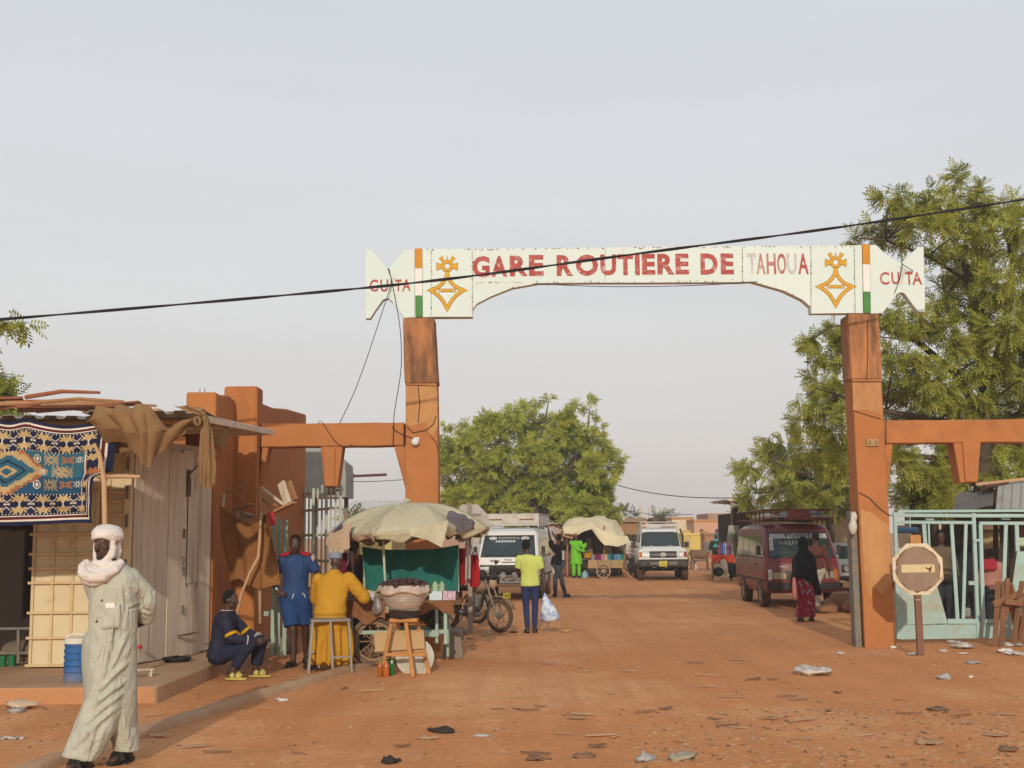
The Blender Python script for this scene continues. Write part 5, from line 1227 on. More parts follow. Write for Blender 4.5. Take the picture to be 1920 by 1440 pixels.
def bare_man():
 g = G(1534, 1150); t = person('slim man in reddish brown top and pale trousers walking beyond the veiled woman', g)
 J = joints(1.72, face=(-.2, 1, .05), shL=(-.19, 0, 1.4), shR=(.19, 0, 1.4), elL=(-.24, .05, 1.12), wrL=(-.24, .12, .88), elR=(.25, .0, 1.12), wrR=(.28, .03, .86), fdL=(-.1, 1, 0), fdR=(.15, 1, 0), knL=(-.08, .03, .48), anL=(-.05, -.12, .13), anR=(.06, .12, .085), hdR=(0, .2, -1), hdL=(0, .3, -1))
 skin_body(J, t, .015, fine=False); hair(J, t, .012)
 shirt(J, t, cloth('brown_pink_top', (.115, .045, .036), (.09, .034, .027)), .015, .02, .8, lo=-.10, amp=.008, seed=15, upto=2)
 trousers(J, t, cloth('dirty_white_trousers', (.42, .38, .31)), .015, .03, .95, seed=7)
 for S_ in 'LR': sandal(J, t, BLACKSHOE, S_, True)
bare_man()
def leaning_man():
 g = G(1048, 1119); t = person('man in black shirt and jeans leaning with raised arms against the white van', g, R(0))
 J = joints(1.76, face=(.1, .9, -.25), head=(.03, .0, 1.62), nek=(0, .0, 1.46), shL=(-.19, .03, 1.44), shR=(.17, -.01, 1.42), elL=(-.22, .18, 1.64), wrL=(-.26, .28, 1.85), elR=(.05, .22, 1.55), wrR=(-.12, .36, 1.72), pel=(-.03, .03, .94), fdL=(-.1, 1, 0), fdR=(.9, .5, 0), anL=(-.10, .0, .085), anR=(.17, -.12, .085), knL=(-.10, .03, .5), knR=(.08, -.04, .5), hdL=(0, .5, 1), hdR=(-.4, .6, .5))
 skin_body(J, t, .016, fine=False); hair(J, t, .013)
 shirt(J, t, cloth('black_shirt', (.014, .013, .014)), .016, .024, .6, lo=-.16, amp=.008, seed=3)
 b = MB(); b.grid(lambda u, v: V(.10 + .06 * u, -.135 + .02 * u, 1.02 + .26 * v), 4, 5, .006); b.obj('white_print', cloth('white_print', (.45, .45, .45)), t)
 trousers(J, t, cloth('grey_jeans', (.055, .068, .078)), .016, .012, .98, seed=9)
 for S_ in 'LR': sandal(J, t, BLACKSHOE, S_, True)
leaning_man()
def simple_man(label, px, py, H, top, bottom, face=(0, -1, 0), rz=0, robe=None, arms=None, capm=None, sleeve=2, veil=None, extra=None, loc=None):
 g = G(px, py) if loc is None else Vector(loc)
 t = person(label, g, rz)
 J = joints(H, face=face, **(arms or {}))
 skin_body(J, t, .018, fine=False)
 if veil is None and capm is None: hair(J, t, .014)
 if capm is not None:
  b = MB(); b.lathe([(.086, .02), (.09, .03), (.086, .085), (.02, .10)], 16, Matrix.Translation(J['head'] + V(0, 0, .03))); b.obj('cap', capm, t, smooth=40)
 if robe is not None:
  b = MB(); s = J['s']; torso(b, J, .035, -.10, .97)
  for S_ in 'LR': arm(b, J, S_, inf=.032, to=.85)
  z0 = robe * s; rs = [[V(.24 * s * math.cos(a) * k, .17 * s * math.sin(a) * k, z) for a in (2 * math.pi * q / 20 for q in range(20))] for z, k in ((z0, 1.05), ((z0 + 1.0 * s) / 2, .95), (1.0 * s, .85), (1.15 * s, .78))]
  b.rings(rs); dress('robe', b, t, top, .017, .012, 7, 5)
 else: shirt(J, t, top, .017, .026, .85 if sleeve == 2 else .6, lo=-.16, amp=.008, seed=3, upto=sleeve)
 trousers(J, t, bottom, .017, .03, .97, seed=9)
 if veil is not None:
  b = MB(); h = J['head']; s = J['s']; b.ell(h + V(0, .02, .02), .10 * s, .11 * s, .125 * s)
  b.rings([[V(rx * s * math.cos(a), ry * s * math.sin(a) + .02, z * s) for a in (2 * math.pi * q / 18 for q in range(18))] for z, rx, ry in ((1.2, .22, .16), (1.35, .2, .15), (1.45, .12, .11), (1.55, .09, .09))])
  me_o = dress('headscarf', b, t, veil, .016, .008, 10, 4)
  MB().ell(h + J['face'].normalized() * .07 * s, .055 * s, .05 * s, .06 * s).obj('face', SKIN, t, smooth=True)
 for S_ in 'LR': sandal(J, t, BLACKSHOE, S_, True)
 return t
GRV = cloth('neon_green_kaftan', (.16, .50, .035), (.13, .42, .03))
simple_man('man in bright neon green kaftan and trousers standing by the far stall', 1081, 1084, 1.78, GRV, GRV, face=(1, -.1, 0), rz=0, robe=.55, capm=cloth('orange_cap', (.45, .16, .06)), arms=dict(elL=(.30, -.12, 1.2), wrL=(.42, -.16, 1.42), elR=(.12, -.2, 1.12), wrR=(.38, -.22, 1.05)))
DKT = cloth('charcoal_trousers', (.04, .045, .05))
simple_man('man in white shirt and dark trousers at the right end of the far stall', 1177, 1079, 1.72, cloth('white_shirt', (.62, .58, .52)), DKT, face=(-.3, 1, 0), arms=dict(elR=(.30, -.1, 1.2), wrR=(.25, -.3, 1.25), elL=(-.3, .1, 1.15)))
simple_man('person in pink top standing left of the white off-road car', 1190, 1075, 1.66, cloth('pink_top', (.55, .16, .17)), DKT, face=(.2, -1, 0))
simple_man('person in dark clothes walking left of the white off-road car', 1202, 1072, 1.72, cloth('dark_brown_shirt', (.03, .025, .024)), DKT, face=(.6, -1, 0))
simple_man('tall dark figure standing right behind the white off-road car door', 1206, 1070, 2.0 * .93, cloth('black_coat', (.012, .012, .012)), DKT, face=(0, 1, 0))
simple_man('person in turquoise headscarf and dark jacket behind the coloured bottle stall', 1345, 1083, 1.72, cloth('olive_dark_jacket', (.03, .04, .03)), DKT, face=(-.4, -1, -.1), veil=cloth('turquoise_scarf', (.10, .36, .40)), arms=dict(elR=(-.26, -.1, 1.15), wrR=(-.1, -.25, 1.05)))
simple_man('person in white shirt with red trousers standing behind the umbrella pole', 893, 1098, 1.75, cloth('dull_white_shirt', (.50, .47, .43)), cloth('red_trousers', (.40, .02, .03)), face=(.3, 1, 0))
simple_man('dark figure in brown leaning on the far side of the food cart', 656, 0, 1.66, cloth('dim_brown_shirt', (.06, .035, .028)), DKT, face=(-.5, -.8, -.3), loc=(-2.33, 18.0, 0), sleeve=1)
simple_man('man in beige shirt standing in the shade beyond the teal gate', 0, 0, 1.72, cloth('beige_brown_shirt', (.16, .12, .07)), DKT, face=(-.3, -1, -.1), loc=(P(1768, 1100, 22.3).x, 22.3, 0))
simple_man('man in pink shirt sitting deep in the shade right of the gate posts', 0, 0, 1.5, cloth('salmon_shirt', (.45, .22, .17)), DKT, face=(.1, 1, -.1), loc=(P(1861, 1100, 23.2).x, 23.2, -.12))
simple_man('man in dark grey shirt in the shade behind the fourth gate bar', 0, 0, 1.74, cloth('dark_grey_shirt', (.03, .03, .034)), DKT, face=(.5, -1, 0), loc=(P(1815, 1100, 23.6).x, 23.6, 0))
# ================================================================ VEHICLES
GLASS = mat('dark_window_glass', (.020, .032, .032), .08, (.03, .045, .043), 1.5, .6, spec=.6, bump=0, rand=.1, dirt=(.10, .085, .065), dscale=3, damt=.35)
RUBBER = mat('tyre_rubber', (.03, .026, .023), .9, dirt=(.22, .11, .06), dscale=4, damt=.8, dirt_lo=.42, bump=.4, bscale=60, rand=.05)
RIMM = mat('dusty_rim', (.30, .26, .21), .6, dirt=(.25, .13, .07), dscale=6, damt=.7, metal=.3, bump=.1)
BLKP = mat('black_plastic', (.022, .021, .02), .55, dirt=(.16, .09, .05), dscale=5, damt=.5, bump=.15)
CHROME = mat('dull_chrome', (.55, .53, .50), .3, metal=.9, bump=.05)
LAMP = mat('lamp_glass', (.72, .70, .66), .12, (.28, .27, .25), 22, .9, spec=.8, bump=.3, bscale=80)
AMBER = mat('amber_lens', (.55, .17, .02), .25, bump=0); REDL = mat('red_lens', (.40, .03, .02), .25, bump=0)
PLATEW = mat('white_plate', (.72, .72, .66), .5, bump=0, rand=0); PLATEY = mat('yellow_plate', (.62, .50, .03), .5, bump=0, rand=0)
INK = mat('black_ink', (.02, .02, .025), .7, bump=0, rand=0); WHITEINK = mat('white_ink', (.72, .70, .66), .7, bump=0, rand=0)
def wheel(par, x, y, r, w, side, steer=0):
 M = Matrix.Translation((x, y, r)) @ Matrix.Rotation(steer, 4, 'Z') @ Matrix.Rotation(R(90) * side, 4, 'Y')
 b = MB(); b.lathe([(r * .60, -w / 2), (r * .93, -w / 2), (r, -w * .36), (r, w * .36), (r * .93, w / 2), (r * .62, w / 2), (r * .60, w * .3)], 28, M); t = b.obj('tyre', RUBBER, par, smooth=35)
 b = MB(); b.lathe([(r * .62, w * .30), (r * .60, w * .46), (r * .52, w * .40), (r * .46, w * .22), (r * .30, w * .30), (r * .17, w * .34), (r * .16, w * .46), (.001, w * .48)], 24, M, cap=False); b.obj('rim', RIMM, t, smooth=40)
 for k in range(5):
  a = 2 * math.pi * k / 5; MB().ell(M @ V(r * .25 * math.cos(a), r * .25 * math.sin(a), w * .33), .013, n=6, m=4).obj('wheel_nut', STEEL, t)
class Shell:
 "a body made of rounded horizontal slices; gives points on its skin"
 def __init__(s, lv, bow=.05): s.lv = lv; s.bow = bow
 def at(s, z):
  lv = s.lv
  if z <= lv[0][0]: return lv[0][1:]
  for a, c in zip(lv, lv[1:]):
   if a[0] <= z <= c[0]:
    k = (z - a[0]) / max(1e-6, c[0] - a[0]); return tuple(p + (q - p) * k for p, q in zip(a[1:], c[1:]))
  return lv[-1][1:]
 def front(s, x, z, eps=0, rear=False):
  yf, yb, w, rc = s.at(z); ax = min(abs(x), w)
  dy = s.bow * (ax / w) ** 2
  if ax > w - rc: q = min(1, (ax - (w - rc)) / rc); dy += rc * (1 - math.sqrt(max(0, 1 - q * q)))
  return V(x, yb - dy + eps, z) if rear else V(x, yf + dy - eps, z)
 def side(s, sg, y, z, eps=0):
  yf, yb, w, rc = s.at(z); return V(sg * (w + eps), y, z)
 def ring(s, z):
  yf, yb, w, rc = s.at(z); pts = []
  xs = [(-1 + 2 * k / 8) * (w - rc) for k in range(9)]
  pts += [(x, yf + s.bow * (x / w) ** 2) for x in xs]
  b1 = s.bow * ((w - rc) / w) ** 2
  for k in range(1, 5):
   a = R(90) * k / 5; pts.append((w - rc + rc * math.sin(a), yf + b1 + (s.bow - b1) * k / 5 + rc * (1 - math.cos(a))))
  y0, y1 = yf + s.bow + rc, yb - .03 - rc
  pts += [(w, y0 + (y1 - y0) * k / 10) for k in range(11)]
  for k in range(1, 5):
   a = R(90) * k / 5; pts.append((w - rc * (1 - math.cos(a)), y1 + rc * math.sin(a) + .03 * k / 5))
  half = [p for p in pts if p[0] > 1e-6]
  ctr = [(x, y) for x, y in pts[:9]]
  right = pts[4:]; left = [(-x, y) for x, y in right[1:]][::-1]
  return [V(x, y, z) for x, y in right] + [V(x, y, z) for x, y in left]
 def body(s, name, m, par, sub=3):
  zs = []
  for a, c in zip(s.lv, s.lv[1:]): zs += [a[0] + (c[0] - a[0]) * k / sub for k in range(sub)]
  zs.append(s.lv[-1][0]); b = MB(); b.rings([s.ring(z) for z in zs]); return b.obj(name, m, par, smooth=32)
def fpan(sh, q, name, m, par, eps=.004, th=.012, nu=8, nv=5, rear=False):
 (a, b_, c, d) = q; bb = MB()
 def fn(u, v):
  x0 = a[0] + (b_[0] - a[0]) * u; z0 = a[1] + (b_[1] - a[1]) * u; x1 = d[0] + (c[0] - d[0]) * u; z1 = d[1] + (c[1] - d[1]) * u
  return sh.front(x0 + (x1 - x0) * v, z0 + (z1 - z0) * v, eps, rear)
 bb.grid(fn, nu, nv, th); return bb.obj(name, m, par, smooth=40)
def span(sh, sg, q, name, m, par, eps=.004, th=.012, nu=6, nv=4):
 (a, b_, c, d) = q; bb = MB()
 def fn(u, v):
  y0 = a[0] + (b_[0] - a[0]) * u; z0 = a[1] + (b_[1] - a[1]) * u; y1 = d[0] + (c[0] - d[0]) * u; z1 = d[1] + (c[1] - d[1]) * u
  return sh.side(sg, y0 + (y1 - y0) * v, z0 + (z1 - z0) * v, eps)
 bb.grid(fn, nu, nv, th, tv=(sg, 0, 0)); return bb.obj(name, m, par, smooth=40)
def ftext(sh, txt, x0, x1, z0, z1, m, par, eps, bold=.02, name='lettering'):
 b = text_mb(txt, x0, x1, z0, z1, 0, .0, bold)
 b.v = [tuple(sh.front(x, z, eps)) for x, y, z in b.v]; return b.obj(name, m, par, fix=False)
def rack(par, x, y0, y1, z, h, m, nbars, legs=True, board=None, posts=0, label=None):
 o = MB().tube([V(-x, y0, z), V(x, y0, z), V(x, y1, z), V(-x, y1, z), V(-x, y0, z)], .018, 6).obj('roof_rack', m, par, smooth=40)
 MB().tube([V(-x, y0, z + h), V(x, y0, z + h), V(x, y1, z + h), V(-x, y1, z + h), V(-x, y0, z + h)], .02, 6).obj('rack_rail', m, o, smooth=40)
 for k in range(nbars + 1):
  y = y0 + (y1 - y0) * k / nbars
  MB().bar((-x, y, z), (x, y, z), .03, .02).obj('rack_slat', m, o)
  for sx in (-1, 1):
   MB().bar((sx * x, y, z - (.10 if legs else 0)), (sx * x, y, z + h), .022).obj('rack_post', m, o)
 for k in range(1, posts):
  xx = -x + 2 * x * k / posts; MB().bar((xx, y0, z), (xx, y0, z + h), .02).obj('rack_post', m, o)
 return o
def minibus(t, paint, zfrontlow, strip, stripink, style):
 sh = Shell([(.34, .10, 4.28, .80, .10), (.42, .0, 4.34, .84, .12), (.72, -.01, 4.36, .86, .13), (1.02, .03, 4.36, .86, .14), (1.14, .10, 4.35, .845, .13), (1.72, .50, 4.30, .765, .12), (1.82, .60, 4.27, .73, .12), (1.89, .78, 4.15, .64, .14), (1.925, 1.1, 3.9, .45, .2)], .07)
 o = sh.body('body', paint, t)
 g = fpan(sh, ((-.72, 1.16), (.72, 1.16), (.655, 1.70), (-.655, 1.70)), 'windscreen', GLASS, t)
 fpan(sh, ((-.755, 1.135), (.755, 1.135), (.755, 1.158), (-.755, 1.158)), 'windscreen_seal', BLKP, g, .008, .012); fpan(sh, ((-.69, 1.70), (.69, 1.70), (.685, 1.722), (-.685, 1.722)), 'windscreen_seal', BLKP, g, .008, .012)
 for s_ in (-1, 1): fpan(sh, ((s_ * .735 - .014, 1.15), (s_ * .735 + .014, 1.15), (s_ * .667 + .014, 1.71), (s_ * .667 - .014, 1.71)), 'windscreen_seal', BLKP, g, .008, .012, nu=2)
 fpan(sh, ((-.67, 1.585), (.67, 1.585), (.655, 1.695), (-.655, 1.695)), 'sun_strip', strip, g, .010, .008)
 for s_ in (-1, 1):
  b = MB(); b.tube([sh.front(s_ * .10, 1.15, .02), sh.front(s_ * .35, 1.22, .025), sh.front(s_ * .62, 1.19, .025)], .008, 5); b.obj('wiper', BLKP, t)
  for k, (y0, y1) in enumerate(((.52, 1.30), (1.42, 2.30), (2.36, 3.20), (3.26, 4.05))):
   dz = 1.17
   q = ((y0 if k else .40, dz), (y1, dz), (y1, 1.66), (y0 + (.30 if k == 0 else 0), 1.66)); w_ = span(sh, s_, q, 'side_window', GLASS, t)
   span(sh, s_, ((q[0][0], dz - .03), (y1 + .02, dz - .03), (y1 + .02, dz - .003), (q[0][0], dz - .003)), 'window_trim', BLKP, w_, .008)
  for y in (.36, 1.36, 2.33): span(sh, s_, ((y, .5), (y + .012, .5), (y + .012, 1.14), (y, 1.14)), 'door_gap', BLKP, t, .002, .004, 1, 5)
  span(sh, s_, ((1.18, .95), (1.32, .95), (1.32, .99), (1.18, .99)), 'door_handle', BLKP, t, .02, .02)
  span(sh, s_, ((.15, .60), (4.2, .60), (4.2, .66), (.15, .66)), 'side_moulding', BLKP, t, .006, .01)
  for yw in (.78, 3.12):
   b = MB(); b.prism([(.40 * math.cos(a), .40 * math.sin(a)) for a in np.linspace(0, math.pi, 16)], 0, .03, Matrix.Translation(V(s_ * (.845), yw, .37)) @ Matrix.Rotation(R(90) * s_, 4, 'Z')); b.obj('wheel_arch', BLKP, t)
   wheel(t, s_ * .77, yw, .335, .20, s_)
  b = MB(); b.box(s_ * .93 - .05, s_ * .93 + .05, .42, .46, 1.20, 1.42); mo = b.obj('wing_mirror', BLKP, t, bevel=.012); MB().bar((s_ * .84, .42, 1.22), (s_ * .93, .44, 1.24), .02).obj('mirror_arm', BLKP, mo)
 fpan(sh, ((-.70, 1.2), (.70, 1.2), (.62, 1.7), (-.62, 1.7)), 'rear_window', GLASS, t, rear=True)
 return sh
VWHITE = mat('van_white', (.66, .65, .60), .45, (.60, .59, .54), 2, .5, (.40, .25, .15), 1.6, .5, .57, bump=.05, rand=.02, coat=.2)
VRED = mat('van_maroon', (.175, .022, .024), .42, (.14, .018, .02), 2, .5, (.30, .14, .10), 2.2, .55, .55, bump=.08, bscale=8, rand=.02, coat=.25)
DSTRIP = mat('dark_strip', (.03, .028, .033), .6, bump=0, rand=0)
tw = thing('minibus', 'white minibus with a white roof rack and dark sun strip facing the camera', 'minibus', (-.17, 33.3, 0), R(-6.5))
sw = minibus(tw, VWHITE, 0, DSTRIP, WHITEINK, 0)
ftext(sw, 'TOYOTA', -.30, .30, 1.607, 1.675, WHITEINK, tw, .020, .03)
for s_ in (-1, 1):
 b = MB(); b.grid(lambda u, v: sw.front(s_ * .44 + .11 * (v * math.cos(6.2832 * u)), 1.64 + .042 * v * math.sin(6.2832 * u), .019), 20, 2); b.obj('oval_badge', WHITEINK, tw, fix=False)
 b = MB(); b.grid(lambda u, v: sw.front(s_ * .44 + .11 * ((.42 + .2 * v) * math.cos(6.2832 * u)), 1.64 + .042 * (.42 + .2 * v) * math.sin(6.2832 * u), .022), 20, 1); b.obj('oval_badge', DSTRIP, tw, fix=False)
fpan(sw, ((-.36, 1.535), (.18, 1.535), (.18, 1.58), (-.36, 1.58)), 'window_sticker', mat('pale_sticker', (.50, .55, .52), .6, (.2, .25, .24), 40, .9, bump=0), tw, .009, .004)
fpan(sw, ((-.74, .66), (.74, .66), (.755, .93), (-.755, .93)), 'grille', mat('dark_grille', (.05, .043, .036), .7, (.03, .026, .022), 5, .6, bump=.3), tw, .008)
for k in range(4): fpan(sw, ((-.46, .70 + .055 * k), (.46, .70 + .055 * k), (.46, .715 + .055 * k), (-.46, .715 + .055 * k)), 'grille_bar', BLKP, tw, .018, .012)
for s_ in (-1, 1):
 fpan(sw, ((s_ * .62 - .145, .67), (s_ * .62 + .145, .67), (s_ * .62 + .145, .90), (s_ * .62 - .145, .90)), 'lamp_panel', BLKP, tw, .012)
 fpan(sw, ((s_ * .62 - .12, .69), (s_ * .62 + .12, .69), (s_ * .62 + .12, .88), (s_ * .62 - .12, .88)), 'headlight', LAMP, tw, .020, .02)
 b = MB(); b.lathe([(.0, .05), (.075, .045), (.085, .02), (.06, 0)], 18, Matrix.Translation((s_ * .16 + .05, -.10, .66)) @ Matrix.Rotation(R(90), 4, 'X')); b.obj('fog_lamp', LAMP, tw, smooth=40)
fpan(sw, ((-.80, .44), (.80, .44), (.80, .60), (-.80, .60)), 'bumper', BLKP, tw, .07, .06); fpan(sw, ((-.8, .605), (.8, .605), (.8, .622), (-.8, .622)), 'bumper_trim', mat('rust_trim', (.40, .20, .10), .7), tw, .075, .05)
fpan(sw, ((-.80, .385), (.80, .385), (.80, .425), (-.80, .425)), 'bumper_lip', VWHITE, tw, .05, .04)
fpan(sw, ((-.20, .45), (.42, .45), (.42, .59), (-.20, .59)), 'number_plate', PLATEW, tw, .078, .006); ftext(sw, 'P2 5005 N', -.13, .36, .485, .56, INK, tw, .082, .01)
b = MB(); b.tube([sw.front(x, 1.03 + z, .012) for x, z in ((-.48, .01), (-.40, .03), (-.30, .02), (-.20, .0), (-.26, -.02), (-.40, -.01), (-.46, .005))], .010, 5); b.obj('painted_emblem', mat('olive_ink', (.12, .12, .08), .8), tw)
ftext(sw, 'Aziz', -.10, .12, 1.045, 1.10, mat('olive_ink', (.12, .12, .08)), tw, .006, 0);
fpan(sw, ((-.16, .985), (.22, .985), (.22, 1.015), (-.16, 1.015)), 'painted_line', mat('olive_ink', (.12, .12, .08)), tw, .006, .004)
RW = mat('rack_white', (.62, .60, .54), .6, dirt=(.3, .16, .08), dscale=5, damt=.6, bump=.1)
rw = rack(tw, .80, .55, 3.9, 2.02, .27, RW, 5, posts=4)
MB().box(-.80, .80, .53, .545, 2.04, 2.27).obj('front_board', RW, rw)
for x0, x1 in ((-.66, -.20), (.28, .68)): MB().box(x0, x1, .520, .529, 2.13, 2.165).obj('board_slot', mat('rust_brown', (.20, .10, .05), .8), rw)
for s_ in (-1, 1): MB().box(s_ * .80 - .008, s_ * .80 + .008, .56, 3.88, 2.05, 2.26).obj('side_board', RW, rw)
trd = thing('minibus', 'dusty maroon minibus with loaded maroon roof rack parked at the right', 'minibus', (6.62, 28.35, 0), R(-1))
srd = minibus(trd, VRED, 0, mat('pale_strip', (.45, .44, .42), .6, (.30, .30, .30), 20, .8, bump=0, rand=0), INK, 1)
ftext(srd, 'TOYOTA', -.34, .42, 1.60, 1.68, INK, trd, .020, .03)
fpan(srd, ((-.70, 1.32), (-.615, 1.32), (-.60, 1.60), (-.675, 1.60)), 'window_sticker', PLATEW, trd, .012, .004, 3, 3)
for k in range(4): fpan(srd, ((-.685 + .012, 1.345 + k * .06), (-.635, 1.345 + k * .06), (-.63, 1.375 + k * .06), (-.68 + .012, 1.375 + k * .06)), 'sticker_print', INK, trd, .018, .003, 2, 2)
ftext(srd, 'MALLAM', -.46, -.02, 1.44, 1.55, mat('grey_ink', (.40, .42, .42), .8), trd, .012, .01)
fpan(srd, ((-.42, .64), (.42, .64), (.42, .86), (-.42, .86)), 'grille', BLKP, trd, .012)
for s_ in (-1, 1):
 fpan(srd, ((s_ * .66 - .15, .66), (s_ * .66 + .14, .66), (s_ * .66 + .14, .86), (s_ * .66 - .15, .86)), 'lamp_panel', BLKP, trd, .010)
 fpan(srd, ((s_ * .60 - .10, .67), (s_ * .60 + .10, .67), (s_ * .60 + .10, .83), (s_ * .60 - .10, .83)), 'headlight', mat('dusty_lamp', (.30, .24, .18), .4, bump=.2), trd, .018, .02)
 fpan(srd, ((s_ * .75 - .045, .64), (s_ * .75 + .04, .64), (s_ * .75 + .04, .88), (s_ * .75 - .045, .88)), 'indicator', LAMP if s_ < 0 else AMBER, trd, .020, .02)
fpan(srd, ((-.82, .42), (.82, .42), (.82, .58), (-.82, .58)), 'bumper', BLKP, trd, .08, .07); fpan(srd, ((-.70, .36), (.70, .36), (.70, .41), (-.70, .41)), 'bumper_lip', VRED, trd, .04, .04)
fpan(srd, ((-.66, .66), (-.40, .66), (-.40, .80), (-.66, .80)), 'number_plate', mat('tan_plate', (.42, .31, .17), .6), trd, .03, .006)
rr = rack(trd, .80, .35, 4.1, 2.02, .22, mat('rack_maroon', (.10, .018, .018), .6, dirt=(.3, .15, .1), dscale=5, damt=.5), 7, posts=9)
MB().box(-.24, .28, .33, .342, 2.03, 2.23).obj('rack_plate', VRED, rr)
for a, c in ((-.78, -.26), (.30, .78)): MB().bar((a, .34, 2.09), (c, .34, 2.09), .022).obj('rack_bar', mat('rack_pale', (.50, .46, .42), .6), rr)
b = MB(); b.ell((.25, 1.2, 2.12), .55, .7, .16, n=18); tag(crumple(b.obj('grey_bundle', mat('grey_tarp', (.22, .21, .22), .8, bump=.3), smooth=True), .03, 7), 'grey tarpaulin bundle lying on the maroon roof rack', 'bundle').matrix_world = Matrix.Translation(trd.location)
b = MB(); b.ell((-.55, 1.6, 2.10), .22, .9, .07, n=14); tag(crumple(b.obj('white_bundle', mat('white_tarp', (.55, .50, .44), .8, bump=.3), smooth=True), .03, 7, 4), 'whitish cloth lying on the left side of the maroon roof rack', 'cloth').matrix_world = Matrix.Translation(trd.location)
tl_ = thing('offroad_car', 'white off-road wagon with roof rack and spare tyre driving towards the camera', 'off-road car', (5.56, 46.0, 0), R(-3))
low = Shell([(.52, .16, 4.7, .84, .10), (.62, .10, 4.74, .90, .12), (.98, .10, 4.75, .915, .12), (1.10, .16, 4.75, .90, .10), (1.16, .22, 4.75, .87, .10)], .07)
low.body('body', VWHITE, tl_)
hood = Shell([(1.14, .18, 1.75, .80, .12), (1.22, .30, 1.72, .77, .16), (1.26, .60, 1.70, .70, .2)], .06); hood.body('bonnet', VWHITE, tl_)
cab = Shell([(1.10, 1.50, 4.70, .80, .10), (1.24, 1.56, 4.70, .80, .10), (1.80, 1.86, 4.62, .715, .10), (1.90, 1.96, 4.55, .68, .10), (1.96, 2.2, 4.4, .58, .2)], .05); cab.body('cabin', VWHITE, tl_)
fpan(cab, ((-.72, 1.27), (.72, 1.27), (.655, 1.78), (-.655, 1.78)), 'windscreen', GLASS, tl_, .006)
for q in (((-.74, 1.245), (.74, 1.245), (.735, 1.268), (-.735, 1.268)), ((-.68, 1.785), (.68, 1.785), (.675, 1.81), (-.675, 1.81))): fpan(cab, q, 'windscreen_seal', BLKP, tl_, .010, .012)
for s_ in (-1, 1):
 fpan(cab, ((s_ * .735 - .016, 1.25), (s_ * .735 + .016, 1.25), (s_ * .667 + .016, 1.8), (s_ * .667 - .016, 1.8)), 'windscreen_seal', BLKP, tl_, .010, .012, 2)
 for y0, y1 in ((1.9, 2.75), (2.85, 3.6), (3.7, 4.5)): span(cab, s_, ((y0 - .15 * (y0 < 2), 1.28), (y1, 1.28), (y1, 1.74), (y0 + .05, 1.74)), 'side_window', GLASS, tl_)
 fpan(low, ((s_ * .64 - .145, .845), (s_ * .64 + .145, .845), (s_ * .64 + .145, 1.082), (s_ * .64 - .145, 1.082)), 'lamp_panel', STEEL, tl_, .006)
 fpan(low, ((s_ * .64 - .13, .86), (s_ * .64 + .13, .86), (s_ * .64 + .13, 1.07), (s_ * .64 - .13, 1.07)), 'headlight', LAMP, tl_, .014, .03)
 fpan(low, ((s_ * .83 - .05, .87), (s_ * .83 + .05, .87), (s_ * .83 + .05, 1.06), (s_ * .83 - .05, 1.06)), 'indicator', AMBER if s_ < 0 else REDL, tl_, .012, .03)
 for yw in (.72, 3.7):
  b = MB(); b.prism([(.46 * math.cos(a), .46 * math.sin(a)) for a in np.linspace(0, math.pi, 16)], 0, .05, Matrix.Translation(V(s_ * .90, yw, .42)) @ Matrix.Rotation(R(90) * s_, 4, 'Z')); b.obj('wheel_arch', BLKP, tl_)
  wheel(tl_, s_ * .82, yw, .40, .24, s_)
 b = MB(); b.box(s_ * 1.02 - .09, s_ * 1.02 + .09, 1.75, 1.80, 1.20, 1.42); mo = b.obj('wing_mirror', BLKP, tl_, bevel=.02); MB().bar((s_ * .82, 1.75, 1.22), (s_ * 1.0, 1.78, 1.26), .025).obj('mirror_arm', BLKP, mo)
 MB().bar((s_ * .38, .9, 1.275), (s_ * .30, 1.5, 1.275), .05, .02).obj('bonnet_crease', VWHITE, tl_, bevel=.006)
fpan(low, ((-.49, .84), (.49, .84), (.49, 1.09), (-.49, 1.09)), 'grille', BLKP, tl_, .012)
fpan(low, ((-.45, .93), (.45, .93), (.45, .985), (-.45, .985)), 'grille_bar', mat('grey_bar', (.22, .20, .18), .5), tl_, .030, .02)
b = MB(); Mx = Matrix.Translation(low.front(0, .96, .045)) @ Matrix.Rotation(R(90), 4, 'X')
for rx, rz in ((.10, .062), (.042, .06)): b.tube([Mx @ V(rx * math.cos(a), rz * math.sin(a), 0) for a in np.linspace(0, 6.2832, 20)], .012, 6, False)
b.tube([Mx @ V(.078 * math.cos(a), .024 * math.sin(a) + .03, .004) for a in np.linspace(0, 6.2832, 20)], .011, 6, False); b.obj('oval_badge', WHITEINK, tl_)
MB().box(-.92, .92, -.02, .12, .50, .78).obj('bumper', BLKP, tl_, bevel=.03)
MB().box(-.90, .90, .02, .13, .785, .83).obj('bumper_top', VWHITE, tl_, bevel=.008)
for x0, x1 in ((-.50, -.16), (.18, .52)): MB().box(x0, x1, -.03, -.0205, .59, .70).obj('bumper_slot', mat('slot_grey', (.16, .14, .12), .6), tl_, bevel=.004)
for s_ in (-1, 1): MB().box(s_ * .72 - .09, s_ * .72 + .09, -.03, -.0205, .60, .70).obj('fog_lamp', mat('slot_dark', (.06, .05, .045), .4), tl_, bevel=.004)
MB().box(-.16, .13, -.042, -.031, .53, .73).obj('number_plate', PLATEY, tl_); text_mb('AB', -.07, .04, .63, .70, -.044, .002, .01).obj('lettering', mat('olive_ink', (.12, .12, .08)), tl_); text_mb('5518', -.12, .09, .55, .61, -.044, .002, .01).obj('lettering', mat('olive_ink', (.12, .12, .08)), tl_)
for x in (-.45, 0, .45): MB().box(x - .06, x + .06, .3, 3.9, .36, .50).obj('chassis', BLKP, tl_)
